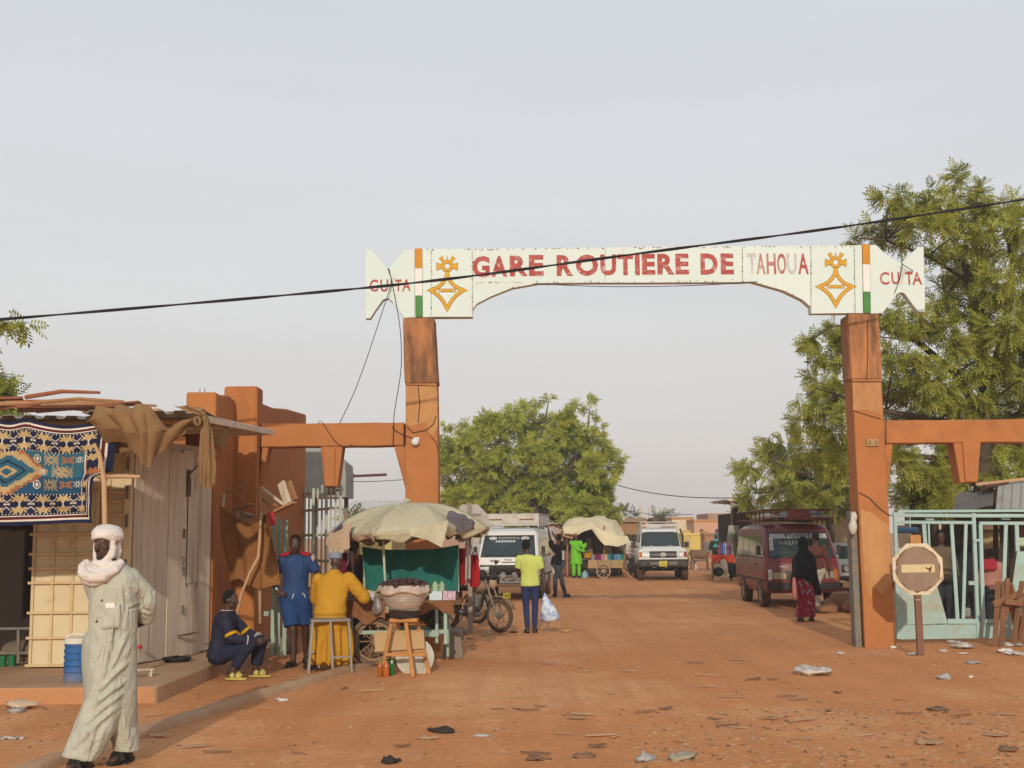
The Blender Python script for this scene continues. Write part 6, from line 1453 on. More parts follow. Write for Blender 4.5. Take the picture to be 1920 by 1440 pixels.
MB().tube([V(-.7, .72, .4), V(.7, .72, .4)], .06, 8).obj('axle', BLKP, tl_)
rl = rack(tl_, .70, 1.95, 4.3, 2.06, .12, RW, 5); MB().box(-.70, .70, 1.93, 1.945, 2.02, 2.10).obj('front_board', RW, rl)
b = MB(); b.lathe([(.20, -.10), (.33, -.10), (.37, -.05), (.37, .05), (.33, .10), (.2, .10)], 24, Matrix.Translation((-.05, 2.6, 2.24)) @ Matrix.Rotation(R(4), 4, 'X')); b.obj('spare_tyre', RUBBER, tl_, smooth=35)
MB().tube([V(.86, 1.9, .9), V(.90, 1.9, 1.6), V(.80, 1.95, 1.92)], .035, 8).obj('snorkel', BLKP, tl_, smooth=40)
ts = thing('saloon_car', 'old pale saloon car half hidden behind the maroon minibus', 'car', (10.0, 35.0, 0), R(-4))
VGREY = mat('saloon_pale', (.50, .48, .43), .5, (.44, .42, .38), 2, .5, (.36, .2, .12), 1.6, .5, .54, bump=.05, rand=.02, coat=.15)
cl = Shell([(.30, .12, 4.1, .76, .10), (.42, .02, 4.15, .80, .12), (.70, .0, 4.16, .81, .12), (.86, .06, 4.14, .79, .12), (.92, .16, 4.05, .74, .12)], .06); cl.body('body', VGREY, ts)
cc = Shell([(.88, 1.05, 3.5, .74, .10), (.94, 1.10, 3.45, .735, .1), (1.34, 1.60, 3.05, .62, .10), (1.40, 1.75, 2.9, .54, .14)], .06); cc.body('cabin', VGREY, ts)
fpan(cc, ((-.68, .95), (.68, .95), (.60, 1.31), (-.60, 1.31)), 'windscreen', GLASS, ts, .006)
fpan(cl, ((-.72, .60), (.72, .60), (.72, .80), (-.72, .80)), 'grille', BLKP, ts, .008)
for s_ in (-1, 1):
 for dx in (.40, .60):
  b = MB(); b.lathe([(.0, .03), (.07, .03), (.085, .015), (.085, 0)], 18, Matrix.Translation(cl.front(s_ * dx, .70, .01)) @ Matrix.Rotation(R(90), 4, 'X')); b.obj('headlight', LAMP, ts, smooth=40)
 for yw in (.75, 3.2): wheel(ts, s_ * .72, yw, .30, .18, s_)
 for y0, y1 in ((1.55, 2.2), (2.28, 3.0)): span(cc, s_, ((y0, .96), (y1, .96), (y1, 1.28), (y0 + .1, 1.28)), 'side_window', GLASS, ts)
 b = MB(); b.box(s_ * .84 - .07, s_ * .84 + .07, 1.2, 1.24, .96, 1.08); b.obj('wing_mirror', BLKP, ts, bevel=.01)
fpan(cl, ((-.78, .36), (.78, .36), (.78, .48), (-.78, .48)), 'bumper', BLKP, ts, .06, .06); fpan(cl, ((-.78, .485), (.78, .485), (.78, .50), (-.78, .50)), 'bumper_trim', CHROME, ts, .066, .05)
# ================================================================ MOTORCYCLE
def motorcycle(label, loc, rz):
 t = thing('motorcycle', label, 'motorcycle', loc, rz)       # front wheel at local -y
 BODY = mat('dusty_tank', (.20, .12, .07), .5, (.30, .19, .11), 4, .6, (.03, .025, .02), 5, .7, .58, bump=.1); SEATM = mat('black_seat', (.02, .018, .018), .7)
 def bwheel(y, r, w):
  M = Matrix.Translation((0, y, r)) @ Matrix.Rotation(R(90), 4, 'Y'); b = MB()
  n = 32; rs = []
  for k in range(n + 1):
   a = 2 * math.pi * k / n
   rs.append([M @ V((r - w * .45 + w * .5 * math.cos(q)) * math.cos(a), (r - w * .45 + w * .5 * math.cos(q)) * math.sin(a), w * .5 * math.sin(q)) for q in (2 * math.pi * i / 8 for i in range(8))])
  b.rings(rs, cap=False); ty = b.obj('tyre', mat('dusty_tyre', (.16, .10, .065), .95, (.06, .045, .035), 12, .7, bump=.5, bscale=80), t, smooth=True)
  b = MB(); b.lathe([(r * .70, -.012), (r * .80, -.02), (r * .80, .02), (r * .70, .012), (r * .70, -.012)], 32, M, cap=False); b.obj('rim', mat('tan_rim', (.34, .22, .13), .6), ty, smooth=40)
  for k in range(5):
   a = 2 * math.pi * k / 5 + .35; b = MB(); b.bar(M @ V(r * .14 * math.cos(a), r * .14 * math.sin(a), 0), M @ V(r * .73 * math.cos(a), r * .73 * math.sin(a), 0), .045, .02, M.to_3x3() @ V(0, 0, 1), .03); b.obj('spoke', mat('tan_rim', (.34, .22, .13)), ty, bevel=.004)
  b = MB(); b.lathe([(.0, -.06), (.05, -.055), (.055, 0), (.05, .055), (.0, .06)], 16, M); b.obj('hub', STEEL, ty, smooth=40)
 bwheel(-.62, .29, .075); bwheel(.62, .29, .085)
 for s_ in (-1, 1):
  MB().tube([V(s_ * .085, -.62, .29), V(s_ * .085, -.50, .58)], .022, 8).obj('fork_leg', STEEL, t, smooth=40); MB().tube([V(s_ * .085, -.50, .58), V(s_ * .085, -.36, .93)], .015, 8).obj('fork_tube', CHROME, t, smooth=40)
 MB().tube([V(-.34, -.20, 1.04), V(-.24, -.28, 1.05), V(-.10, -.36, .98), V(.10, -.36, .98), V(.24, -.28, 1.05), V(.34, -.20, 1.04)], .013, 7).obj('handlebar', BLKP, t, smooth=True)
 for s_ in (-1, 1):
  MB().tube([V(s_ * .26, -.28, 1.05), V(s_ * .30, -.30, 1.20)], .006, 5).obj('mirror_stem', BLKP, t); MB().ell((s_ * .31, -.30, 1.23), .055, .015, .035).obj('mirror', BLKP, t, smooth=True)
  MB().tube([V(s_ * .34, -.24, 1.04), V(s_ * .22, -.35, 1.03)], .006, 5).obj('lever', STEEL, t)
 b = MB(); b.ell((0, -.47, .86), .085, .07, .10); b.obj('headlight', mat('tan_cowl', (.40, .27, .17), .5), t, smooth=True); b = MB(); b.ell((0, -.50, .97), .10, .05, .06); b.obj('gauge', BLKP, t, smooth=True)
 b = MB(); b.grid(lambda u, v: V((v - .5) * .10, -.62 - .335 * math.cos(R(20 + 130 * u)), .29 + .335 * math.sin(R(20 + 130 * u)) + .015 * math.cos((v - .5) * 3)), 12, 3, .006); b.obj('mudguard', BODY, t, smooth=True)
 b = MB(); b.grid(lambda u, v: V((v - .5) * .12, .62 - .34 * math.cos(R(20 + 140 * u)), .29 + .36 * math.sin(R(20 + 140 * u))), 12, 3, .006); b.obj('mudguard', BODY, t, smooth=True)
 b = MB(); b.ell((0, -.10, .80), .12, .25, .12, n=16); b.obj('fuel_tank', BODY, t, smooth=True)
 b = MB(); b.rings([[V(.11 * k * math.cos(a), y, z + .05 * math.sin(a)) for a in (2 * math.pi * q / 12 for q in range(12))] for y, z, k in ((.10, .77, .8), (.25, .76, 1), (.50, .78, 1.05), (.75, .82, .9), (.82, .83, .5))]); b.obj('saddle', SEATM, t, smooth=True)
 MB().tube([V(-.10, .55, .84), V(-.12, .85, .86), V(.12, .85, .86), V(.10, .55, .84)], .012, 6).obj('carrier', CHROME, t)
 MB().tube([V(0, -.34, .88), V(0, -.18, .40), V(0, .1, .32), V(0, .3, .38), V(0, .28, .70)], .024, 8).obj('frame', BLKP, t, smooth=40)
 b = MB(); b.box(-.10, .10, -.10, .16, .28, .50); b.tube([V(0, -.06, .45), V(0, -.14, .66)], .075, 12); b.obj('engine', STEEL, t, bevel=.015)
 MB().tube([V(.08, -.16, .60), V(.11, -.22, .40), V(.13, -.05, .26), V(.14, .3, .28), V(.15, .85, .38)], [.018, .02, .022, .04, .045], 9).obj('exhaust', CHROME, t, smooth=40)
 for s_ in (-1, 1): MB().tube([V(s_ * .09, .62, .29), V(s_ * .12, .48, .72)], .022, 7).obj('shock', CHROME, t); MB().tube([V(0, .05, .33), V(s_ * .2, .05, .30)], .014, 6).obj('footrest', BLKP, t)
 MB().tube([V(-.05, .15, .32), V(-.22, .30, .02)], .012, 6).obj('side_stand', STEEL, t)
 MB().box(-.10, .10, -.79, -.784, .60, .70).obj('number_plate', PLATEY, t, bevel=.003)
 text_mb('HA 39', -.07, .07, .625, .675, -.792, .002, .01).obj('lettering', INK, t)
 return t
gm = G(930, 1186)
motorcycle('dust coated motorcycle with a yellow front plate parked behind the food cart', (gm.x - .42, gm.y + .38, 0), R(52))
motorcycle('second motorcycle standing behind the dusty one, mostly hidden by the cart', (gm.x - .95, gm.y + 2.6, 0), R(60))
gk = G(1168, 1080); motorcycle('distant motorcycle parked at the right end of the far stall', (gk.x + .1, gk.y, 0), R(70))
# ================================================================ FOOD CART, UMBRELLA AND THEIR GOODS
CY = 16.95
tcx = P(765, 1100, CY).x
cart = thing('food_cart', 'mint framed two wheeled food cart with brown cloth edges under the cream umbrella', 'cart', (tcx, CY, 0))
CL_ = lambda px, py, Y=CY: P(px, py, Y) - cart.location
BRC = cloth('brown_table_cloth', (.27, .12, .055), (.20, .085, .038), bump=.5, bscale=40)
x0, x1 = CL_(657, 1130).x, CL_(868, 1130).x
MB().box(x0, x1, -.38, .38, .80, .84).obj('table_top', mat('brown_plank', (.17, .11, .07)), cart, bevel=.006)
for x in (x0 + .06, x1 - .22):
 for y in (-.33, .33): MB().box(x - .022, x + .022, y - .022, y + .022, .06 if y > 0 else .28, .80).obj('leg', MINT, cart, bevel=.004)
for z in (.42, .74):
 for y in (-.34, .34): MB().box(x0 + .04, x1 - .18, y - .015, y + .015, z, z + .05).obj('rail', MINT, cart, bevel=.003)
MB().box(CL_(783, 0 + 1185).x, CL_(826, 1185).x, -.40, .1, .38, .47).obj('shelf_box', MINT, cart, bevel=.006)
MB().box(CL_(822, 1160).x - .02, CL_(822, 1160).x + .02, -.37, -.33, .30, .80).obj('leg', MINT, cart)
def skirt(xa, xb, za, name, seed):
 b = MB(); n = 22
 b.grid(lambda u, v: V(xa + (xb - xa) * u, -.395 - .02 * math.sin(u * 14 + seed) * (1 - v) - .012, .852 - (.852 - za(u)) * (1 - v)), n, 6, .006); return b.obj(name, BRC, cart, smooth=60)
skirt(x0, CL_(728, 1140).x, lambda u: .60 + .05 * math.sin(u * 9), 'cloth_edge', 1); skirt(CL_(786, 1130).x, CL_(853, 1130).x, lambda u: .71 - .04 * math.sin(u * 7 + 1), 'cloth_edge', 4)
MB().box(x0, x1, -.40, .39, .842, .856).obj('table_cloth', BRC, cart)
for xx, yy in ((CL_(706, 1215).x, -.30), (CL_(706, 1215).x + .1, .34)):
 M = Matrix.Translation((xx, yy, .325)) @ Matrix.Rotation(R(90), 4, 'X') @ Matrix.Rotation(.3, 4, 'Y'); b = MB(); rs = []
 for k in range(37):
  a = 2 * math.pi * k / 36; rs.append([M @ V((.295 + .032 * math.cos(q)) * math.cos(a), (.295 + .032 * math.cos(q)) * math.sin(a), .034 * math.sin(q)) for q in (2 * math.pi * i / 8 for i in range(8))])
 b.rings(rs, cap=False); ty = b.obj('tyre', mat('tan_tyre', (.26, .17, .10), .95, (.10, .07, .05), 14, .7, bump=.6, bscale=70), cart, smooth=True)
 b = MB(); b.lathe([(.225, -.018), (.262, -.02), (.262, .02), (.225, .018), (.225, -.018)], 30, M, cap=False); b.lathe([(.0, -.05), (.04, -.05), (.04, .05), (0, .05)], 12, M)
 for k in range(10):
  a = 2 * math.pi * k / 10; b.tube([M @ V(.03 * math.cos(a), .03 * math.sin(a), 0), M @ V(.24 * math.cos(a), .24 * math.sin(a), 0)], .009, 5)
 b.obj('rim', mat('rust_rim', (.33, .20, .11), .7), ty)
MB().tube([V(CL_(706, 1215).x, -.34, .325), V(CL_(706, 1215).x + .1, .36, .325)], .02, 8).obj('axle', STEEL, cart)
POLEM = mat('mint_pole', (.52, .60, .50), .6, rand=.03)
for px in (874, 880): MB().tube([CL_(px, 1085, 17.2), CL_(px + 1, 1005, 17.2)], .017, 8).obj('post', mat('pale_grey_pole', (.42, .41, .38), .5), cart)
MB().tube([CL_(683, 1110, 17.3), CL_(681, 1026, 17.3)], .014, 8).obj('post', POLEM, cart); MB().tube([CL_(859, 1110, 17.3), CL_(859, 1022, 17.3)], .014, 8).obj('post', POLEM, cart)
GC = cloth('green_cloth', (.022, .15, .125), (.017, .118, .10), rough=.8, spec=.2)
sheet('green_cloth', 'deep green cloth screen stretched between poles behind the food cart', [
 [P(688, 1115, 17.2), P(720, 1112, 17.2), P(760, 1116, 17.25), P(800, 1112, 17.2), P(858, 1108, 17.2)], [P(683, 1070, 17.2), P(720, 1070, 17.26), P(760, 1072, 17.2), P(800, 1070, 17.26), P(859, 1068, 17.2)],
 [P(679, 1025, 17.25), P(712, 1030, 17.25), P(760, 1031, 17.25), P(810, 1030, 17.25), P(859, 1022, 17.2)]], GC, nu=44, nv=30, amp=.012, f=6, fold=.016, kf=4.5, seed=12)
um = thing('market_umbrella', 'big patched cream market umbrella with a torn grey flap over the food cart', 'umbrella', (tcx, 17.0, 0))
UL = lambda px, py, Y=17.0: P(px, py, Y) - um.location
UMB = cloth('cream_canvas', (.50, .455, .32), (.43, .385, .26), scale=2, dirt=(.26, .20, .13), dscale=3, damt=.5, dirt_lo=.52)
UGREY = cloth('grey_canvas', (.165, .15, .165), (.12, .11, .12)); UPINK = cloth('pinkish_canvas', (.46, .33, .22), (.42, .29, .19)); UBLU = cloth('faded_blue_canvas', (.11, .10, .19))
apex = UL(764, 942); NR = 8
rim = []
for k in range(NR):
 a = 2 * math.pi * (k + .5) / NR + .08
 rim.append(V(1.18 * math.cos(a), 1.05 * math.sin(a), apex.z - .45 + .03 * math.sin(k * 2.2) + .05 * math.cos(a) - .03 * math.sin(a)))
for k in range(NR):
 a0, a1 = rim[k], rim[(k + 1) % NR]
 def fn(u, v, a0=a0, a1=a1):
  e = a0.lerp(a1, u); c = 1 - .10 * math.sin(math.pi * u); e = V(e.x * c, e.y * c, e.z + .015 * math.sin(math.pi * u))
  p = apex.lerp(e, v); dome = .17 * math.sin(math.pi * min(1, v * .93) ** 1.1) ; dome *= (1 - .28 * math.sin(math.pi * u))
  p.z += dome * .8 + .012 * math.sin(u * 19 + v * 5 + k) * v
  return p
 mid = a0.lerp(a1, .5)
 m = UMB
 b = MB(); b.grid(fn, 12, 14, .004); g = b.obj('canopy_panel', m, um, smooth=True)
 def vf(u, v, a0=a0, a1=a1, k=k):
  p = fn(u, 1.0); o = V(p.x, p.y, 0).normalized(); d = .085 + .03 * math.sin(u * 12 + k * 2) + (.05 * math.sin(math.pi * u) if k in (5, 6) else 0)
  return p + V(0, 0, -d * v) + o * (.03 * math.sin(u * 17 + k) * v - .05 * v)
 b = MB(); b.grid(vf, 14, 4, .003); b.obj('valance', m if k not in (4,) else UPINK, g, smooth=True)
 MB().tube([apex + V(0, 0, -.06), (apex + a0) / 2 + V(0, 0, .09), a0 + V(0, 0, -.01)], .008, 5).obj('rib', STEEL, um)
MB().tube([UL(724, 1130, 16.7), UL(718, 1008, 16.7), apex + V(0, 0, .05)], .018, 8).obj('pole', POLEM, um, smooth=True)
b = MB(); b.ell(apex + V(0, 0, .02), .05, .05, .03); b.obj('finial', UMB, um, smooth=True)
sheet('canvas_flap', None, [[UL(612, 1022, 16.3), UL(640, 1034, 16.2), UL(656, 1028, 16.2)], [UL(612, 1008, 16.3), UL(640, 1008, 16.2), UL(655, 1000, 16.2)], [UL(640, 985, 16.35), UL(652, 982, 16.3), UL(662, 978, 16.3)]], UPINK, nu=14, nv=12, amp=.012, parent=um)
sheet('canvas_flap', None, [[UL(622, 998, 16.28), UL(640, 988, 16.22)], [UL(628, 992, 16.3), UL(642, 979, 16.3)]], UBLU, nu=6, nv=4, amp=.004, parent=um)
sheet('canvas_flap', None, [[UL(770, 1005, 15.9), UL(800, 1012, 15.9), UL(828, 1026, 15.85), UL(838, 992, 15.95)], [UL(766, 992, 15.95), UL(795, 988, 15.95), UL(820, 985, 15.95), UL(840, 975, 16.0)]], UMB, nu=16, nv=8, amp=.008, parent=um)
sheet('canvas_flap', None, [[UL(840, 990, 16.4), UL(862, 1000, 16.35), UL(885, 990, 16.5), UL(904, 1000, 16.8)], [UL(838, 968, 16.4), UL(860, 970, 16.3), UL(885, 975, 16.45), UL(903, 988, 16.8)], [UL(842, 958, 16.5), UL(860, 962, 16.45), UL(880, 970, 16.6), UL(900, 982, 16.9)]], UGREY, nu=22, nv=14, amp=.018, f=9, fold=.012, kf=3, parent=um)
sheet('canvas_flap', None, [[UL(852, 1012, 16.6), UL(862, 1020, 16.6), UL(874, 1014, 16.6)], [UL(852, 992, 16.5), UL(864, 996, 16.5), UL(884, 990, 16.55)]], UGREY, nu=10, nv=8, amp=.02, parent=um, ragged=.03)
for a, c in (((884, 990), (878, 1022)), ((896, 990), (900, 1020)), ((870, 1000), (885, 1030))):
 MB().tube([UL(a[0], a[1], 16.7), UL((a[0] + c[0]) / 2 + 3, (a[1] + c[1]) / 2, 16.7), UL(c[0], c[1], 16.7)], .006, 5).obj('loose_cord', BLKP, um)
SX = G(765, 1268)
st = thing('wooden_stool', 'rough hewn orange wood stool carrying the basin of dates', 'stool', (P(757, 1200, 15.45).x, 15.5, 0))
SL = lambda px, py, Y=15.45: P(px, py, Y) - st.location
STW = mat('orange_timber', (.50, .24, .075), .8, (.38, .17, .05), 5, .6, (.22, .11, .05), 6, .5, .57, bump=.4, bscale=30, rand=.08)
hs = SL(757, 1163).z
for (tx, ty, bx_, by_) in ((SL(735, 1165).x, -.10, SL(716, 1250).x, -.10), (SL(762, 1165).x, -.13, SL(776, 1270).x, -.17), (SL(780, 1165).x, .10, SL(803, 1262).x, .12), (SL(745, 1165).x, .13, SL(728, 1255).x, .18)):
 MB().bar((bx_, by_, 0), (tx, ty, hs - .02), .05, .045, None, .045, .04).obj('leg', STW, st, bevel=.008)
MB().box(SL(731, 1160).x, SL(784, 1160).x, -.17, .17, hs - .02, hs + .03).obj('seat', STW, st, bevel=.012)
MB().bar((SL(724, 1226).x, -.14, .27), (SL(797, 1228).x, -.10, .26), .05, .04).obj('stretcher', STW, st, bevel=.006); MB().bar((SL(735, 1226).x, .14, .27), (SL(795, 1228).x, .12, .26), .045, .035).obj('stretcher', STW, st, bevel=.006)
ho = st.location
PADM = cloth('pale_pad', (.34, .30, .20)); PADD = cloth('dark_pad', (.045, .03, .022))
b = MB(); M = Matrix.Translation((0, 0, hs + .03)); b.lathe([(.02, 0), (.19, 0), (.20, .05), (.185, .09), (.02, .09)], 22, M); pd = crumple(b.obj('head_pad', PADD, None, smooth=50), .008, 15); pd.location = ho; tag(pd, 'dark rolled cloth ring on the wooden stool under the basin', 'cloth pad')
b = MB(); b.tube([V(.165 * math.cos(a), .13 * math.sin(a), hs + .135 + .012 * math.sin(a * 2)) for a in np.linspace(0, 6.4, 26)], .028, 8); pd = crumple(b.obj('twisted_cloth', PADM, None, smooth=True), .006, 20); pd.location = ho; tag(pd, 'pale twisted cloth wedged right under the silver basin', 'cloth pad')
bz = hs + .135; BASIN = mat('tarnished_basin', (.62, .58, .52), .35, (.50, .45, .38), 5, .6, metal=.45, bump=.1, rand=0)
b = MB(); b.lathe([(.02, bz), (.17, bz), (.23, bz + .06), (.275, bz + .16), (.29, bz + .20), (.315, bz + .235), (.33, bz + .24), (.325, bz + .25), (.28, bz + .21), (.2, bz + .08), (.02, bz + .03)], 36); bs_ = b.obj('metal_basin', BASIN, None, smooth=40); bs_.location = ho; tag(bs_, 'wide tarnished metal basin heaped with dates on the wooden stool', 'basin')
for zz, rr in ((.11, .258), (.135, .268)): MB().tube([V(rr * math.cos(a), rr * math.sin(a), bz + zz) for a in np.linspace(0, 6.2832, 36)], .004, 5, False).obj('rim_line', BASIN, bs_, smooth=True)
PLS = mat('milky_plastic', (.55, .44, .36), .35, (.38, .26, .20), 8, .7, spec=.5, bump=.4, bscale=20, rand=0)
b = MB(); b.grid(lambda u, v: V((.30 + .032 * v + .014 * math.sin(u * 60 + v * 2) * v) * math.cos(6.2832 * u) * (1 + .0), (.30 + .032 * v + .014 * math.sin(u * 60) * v) * math.sin(6.2832 * u), bz + .275 - .075 * v * v - .02 * math.sin(u * 31) * v + .02 * (1 - v)), 90, 6, .003); pl = b.obj('plastic_sheet', PLS, None, smooth=True); pl.location = ho; tag(pl, 'milky plastic sheet lapping over the rim of the date basin', 'plastic sheet')
DATE = mat('brown_dates', (.055, .018, .010), .35, (.032, .011, .007), 20, .6, spec=.5, bump=.3, bscale=80)
rd = random.Random(9); b = MB()
for k in range(420):
 a = rd.uniform(0, 6.2832); r_ = .31 * math.sqrt(rd.random()); z = bz + .27 + .10 * min(1, (1 - (r_ / .33) ** 3)) * rd.uniform(.55, 1.0) + rd.uniform(-.01, .01)
 M = Matrix.Rotation(rd.uniform(0, 3.1), 3, 'Z') @ Matrix.Rotation(rd.uniform(-.5, .5), 3, 'Y'); b.ell((r_ * math.cos(a), r_ * math.sin(a), z), .030, .013, .013, M, 6, 5)
dt = b.obj('date_heap', DATE, None, smooth=True); dt.location = ho; kind(dt, 'stuff'); tag(dt, 'heap of glossy dark brown dates in the metal basin', 'dates')
b = MB(); b.lathe([(.02, bz + .2), (.30, bz + .25), (.29, bz + .30), (.02, bz + .33)], 30); b.obj('date_core', DATE, dt)
CARD = mat('cardboard', (.48, .32, .16), .9, (.42, .27, .13), 3, .4, bump=.15, rand=.04)
cb = thing('cardboard_pack', 'folded bundle of plain brown cardboard wedged between the stool legs', 'cardboard', P(748, 1202, 15.62))
for k, (dx, dz, w_) in enumerate(((0, 0, .30), (.01, .03, .29), (.03, -.035, .30), (.05, .0, .27))):
 M = Matrix.Rotation(-.06 + .03 * k, 4, 'Y'); MB().box(-w_, w_ + .02, -.05 + .022 * k, -.034 + .022 * k, -.11 + dz, .10 + dz, M).obj('sheet', CARD, cb, bevel=.003)
b = MB(); M = Matrix.Translation(P(778, 1232, 15.72)) @ Matrix.Rotation(R(78), 4, 'X') @ Matrix.Rotation(.1, 4, 'Y')
b.lathe([(.001, .03), (.13, .03), (.15, .018), (.18, .0), (.235, -.005), (.24, .006), (.18, .015), (.15, .04), (.001, .045)], 36, M); pt = b.obj('enamel_plate', mat('cream_enamel', (.62, .58, .46), .35, dirt=(.3, .2, .12), dscale=4, damt=.5, bump=.05), smooth=40); tag(pt, 'large cream enamel tray propped behind the stool legs', 'tray')
def bottle(p, h, r, m, capm, label, group=None):
 t = thing('bottle', label, 'bottle', p, 0, group)
 b = MB(); b.lathe([(r * .8, 0), (r, .01), (r, h * .28), (r * .90, h * .42), (r, h * .55), (r * .95, h * .68), (r * .42, h * .88), (r * .36, h * .95), (.001, h * .95)], 16); b.obj('body', m, t, smooth=40)
 b = MB(); b.lathe([(r * .42, h * .93), (r * .42, h), (.001, h)], 12); b.obj('cap', capm, t, smooth=40); return t
AMB = mat('amber_drink', (.42, .115, .02), .12, (.34, .09, .015), 10, .5, spec=.6, bump=0); GRB = mat('green_bottle', (.012, .15, .03), .1, spec=.6, bump=0); GCAP = mat('green_cap', (.10, .42, .05), .4, bump=0)
bottle(G(713, 1269), .20, .036, AMB, GCAP, 'bottle of amber drink, left of the three at the stool foot'); bottle(G(724, 1270), .21, .038, AMB, mat('brown_cap', (.10, .05, .02), .5), 'bottle of amber drink, middle one at the stool foot'); bottle(G(735, 1267), .22, .032, GRB, GCAP, 'dark green glass bottle beside the amber ones')
tz = .857
for px, m in ((816, GCAP), (828, GCAP)):
 p = P(px, 1100, 16.75); bottle((p.x, 16.75, tz + .11), .14, .045, mat('pale_green_jar', (.35, .48, .30), .3, bump=0), GCAP, 'green capped jar, %s of the two standing behind the white cartons' % ('left' if px < 820 else 'right'))
def carton(px0, px1, y, h, m, label, d=.18):
 a, c = P(px0, 1115, y).x, P(px1, 1115, y).x; o = MB().box(a, c, y, y + d, tz, tz + h).obj('carton', m, bevel=.004); return tag(o, label, 'carton')
carton(805, 829, 16.6, .12, mat('white_blue_carton', (.58, .64, .66), .6, (.45, .55, .60), 30, .8, bump=0), 'white and pale blue carton at the right end of the cart')
carton(830, 854, 16.6, .12, mat('pink_print_carton', (.60, .50, .52), .6, (.40, .22, .30), 34, .95, bump=0), 'pinkish printed carton, last on the right of the cart table')
b = MB(); q = P(706, 1135, 16.5); b.ell((0, 0, 0), .07, .05, .13); o = crumple(b.obj('clear_bag', mat('grey_film', (.30, .27, .25), .3, (.15, .12, .10), 9, .8, spec=.5), smooth=True), .025, 16, 3); o.location = q; tag(o, 'crumpled clear plastic bag hanging left of the date basin', 'bag')
rd = random.Random(21)
for k, (px, c, lb) in enumerate(((664, (.45, .35, .28), 'tan lidded tub at the left end of the cart table'), (672, (.55, .5, .42), 'white tub, second from the left on the cart table'), (680, (.35, .10, .08), 'dark red tin, third from the left on the cart table'), (690, (.60, .45, .15), 'yellow tin, fourth from the left on the cart table'), (698, (.5, .46, .44), 'grey white tub beside the clear bag'))):
 b = MB(); h_ = rd.uniform(.09, .15); b.lathe([(.045, 0), (.05, h_), (.053, h_), (.053, h_ + .02), (.001, h_ + .02)], 14, Matrix.Translation((P(px, 1125, 16.75).x, 16.75, tz))); tag(b.obj('tub', mat('tub%d' % k + '_paint', c, .5, bump=.05), smooth=40), lb, 'tub')
 bpy.data.materials['tub%d_paint' % k].name = 'tub_paint'
for k, (px, py, Y, rx, rz, c, lb) in enumerate(((672, 1112, 16.7, .10, .06, (.40, .30, .22), 'low pile of sachets before the tubs on the cart'), (796, 1108, 17.0, .09, .09, (.50, .48, .44), 'white bundle on the cart behind the dates'), (790, 1150, 16.8, .20, .10, (.05, .04, .035), 'black bag stuffed on the cart shelf behind the stool'), (815, 1160, 16.9, .16, .12, (.09, .07, .05), 'dark sack on the cart shelf at the right'), (664, 1165, 17.0, .14, .14, (.06, .045, .04), 'dark bag under the left end of the cart'), (858, 1075, 20.5, .22, .10, (.03, .028, .026), 'black cloth heaped on the motorcycle saddle'), (876, 1062, 21.5, .16, .14, (.10, .06, .04), 'brown bundle on the second motorcycle'), (888, 1052, 22.4, .10, .16, (.35, .30, .26), 'pale cloth bundle near the second motorcycle handlebar'), (905, 1078, 22.6, .08, .10, (.05, .04, .04), 'dark bag hooked on the motorcycle handlebar'))):
 b = MB(); b.ell((0, 0, 0), rx, rx * .8, rz, n=14); o = crumple(b.obj('bundle', mat('bundle_%d_cloth' % k, c, .9, bump=.5, wrinkle=.6), smooth=True), rx * .18, 1.6 / rx, k); o.location = P(px, py, Y); tag(o, lb, 'bundle')
def garment(px, py, Y, w, h, c, label, group=None, name='hanging_garment'):
 key = 'garment_cloth_%d' % len([k for k in _mats if k.startswith('garment')])
 m = cloth(key, c); b = MB(); a = rnd.uniform(0, 6)
 b.grid(lambda u, v: V((u - .5) * w * (1 + .15 * math.sin(v * 5 + a)), .03 * math.sin(u * 8 + a) * (1 - v * .5), -h * v), 8, 8, .01); o = b.obj(name, m, smooth=60); o.location = P(px, py, Y)
 return tag(o, label, 'garment', group)
for px, py, w, h, c, lb in ((648, 1036, .10, .36, (.25, .02, .06), 'crimson garment, first left of the green screen'), (657, 1034, .09, .34, (.40, .36, .36), 'greyish pink garment hung left of the green screen'), (665, 1038, .09, .30, (.55, .22, .05), 'orange patterned garment close to the green screen'), (669, 1060, .10, .28, (.06, .10, .28), 'blue garment low at the green screen edge'), (676, 1040, .05, .40, (.05, .03, .05), 'black garment touching the green screen'),
       (866, 1028, .10, .5, (.32, .015, .025), 'red garment hung right of the green screen'), (889, 1040, .12, .45, (.42, .02, .03), 'bright red garment behind the twin grey poles')):
 garment(px, py, 17.9 if px < 700 else 17.5, w, h, c, lb)
rubble(845, 1200, .20, 'heap of grey husks under the right end of the cart', RAGM, 14); rubble(860, 1190, .16, 'small grey husk heap beside the motorcycle wheel', RAGM, 17)
b = MB(); b.prism([(-.16, 0), (.14, 0), (.10, .36), (-.12, .36)], 0, .2); o = b.obj('grey_crate', mat('grey_board_box', (.24, .19, .15), .9, bump=.3), bevel=.01); o.location = (P(850, 1190, 17.6).x, 17.6, 0); tag(o, 'grey tapered board box under the cart beside the motorcycle', 'box')
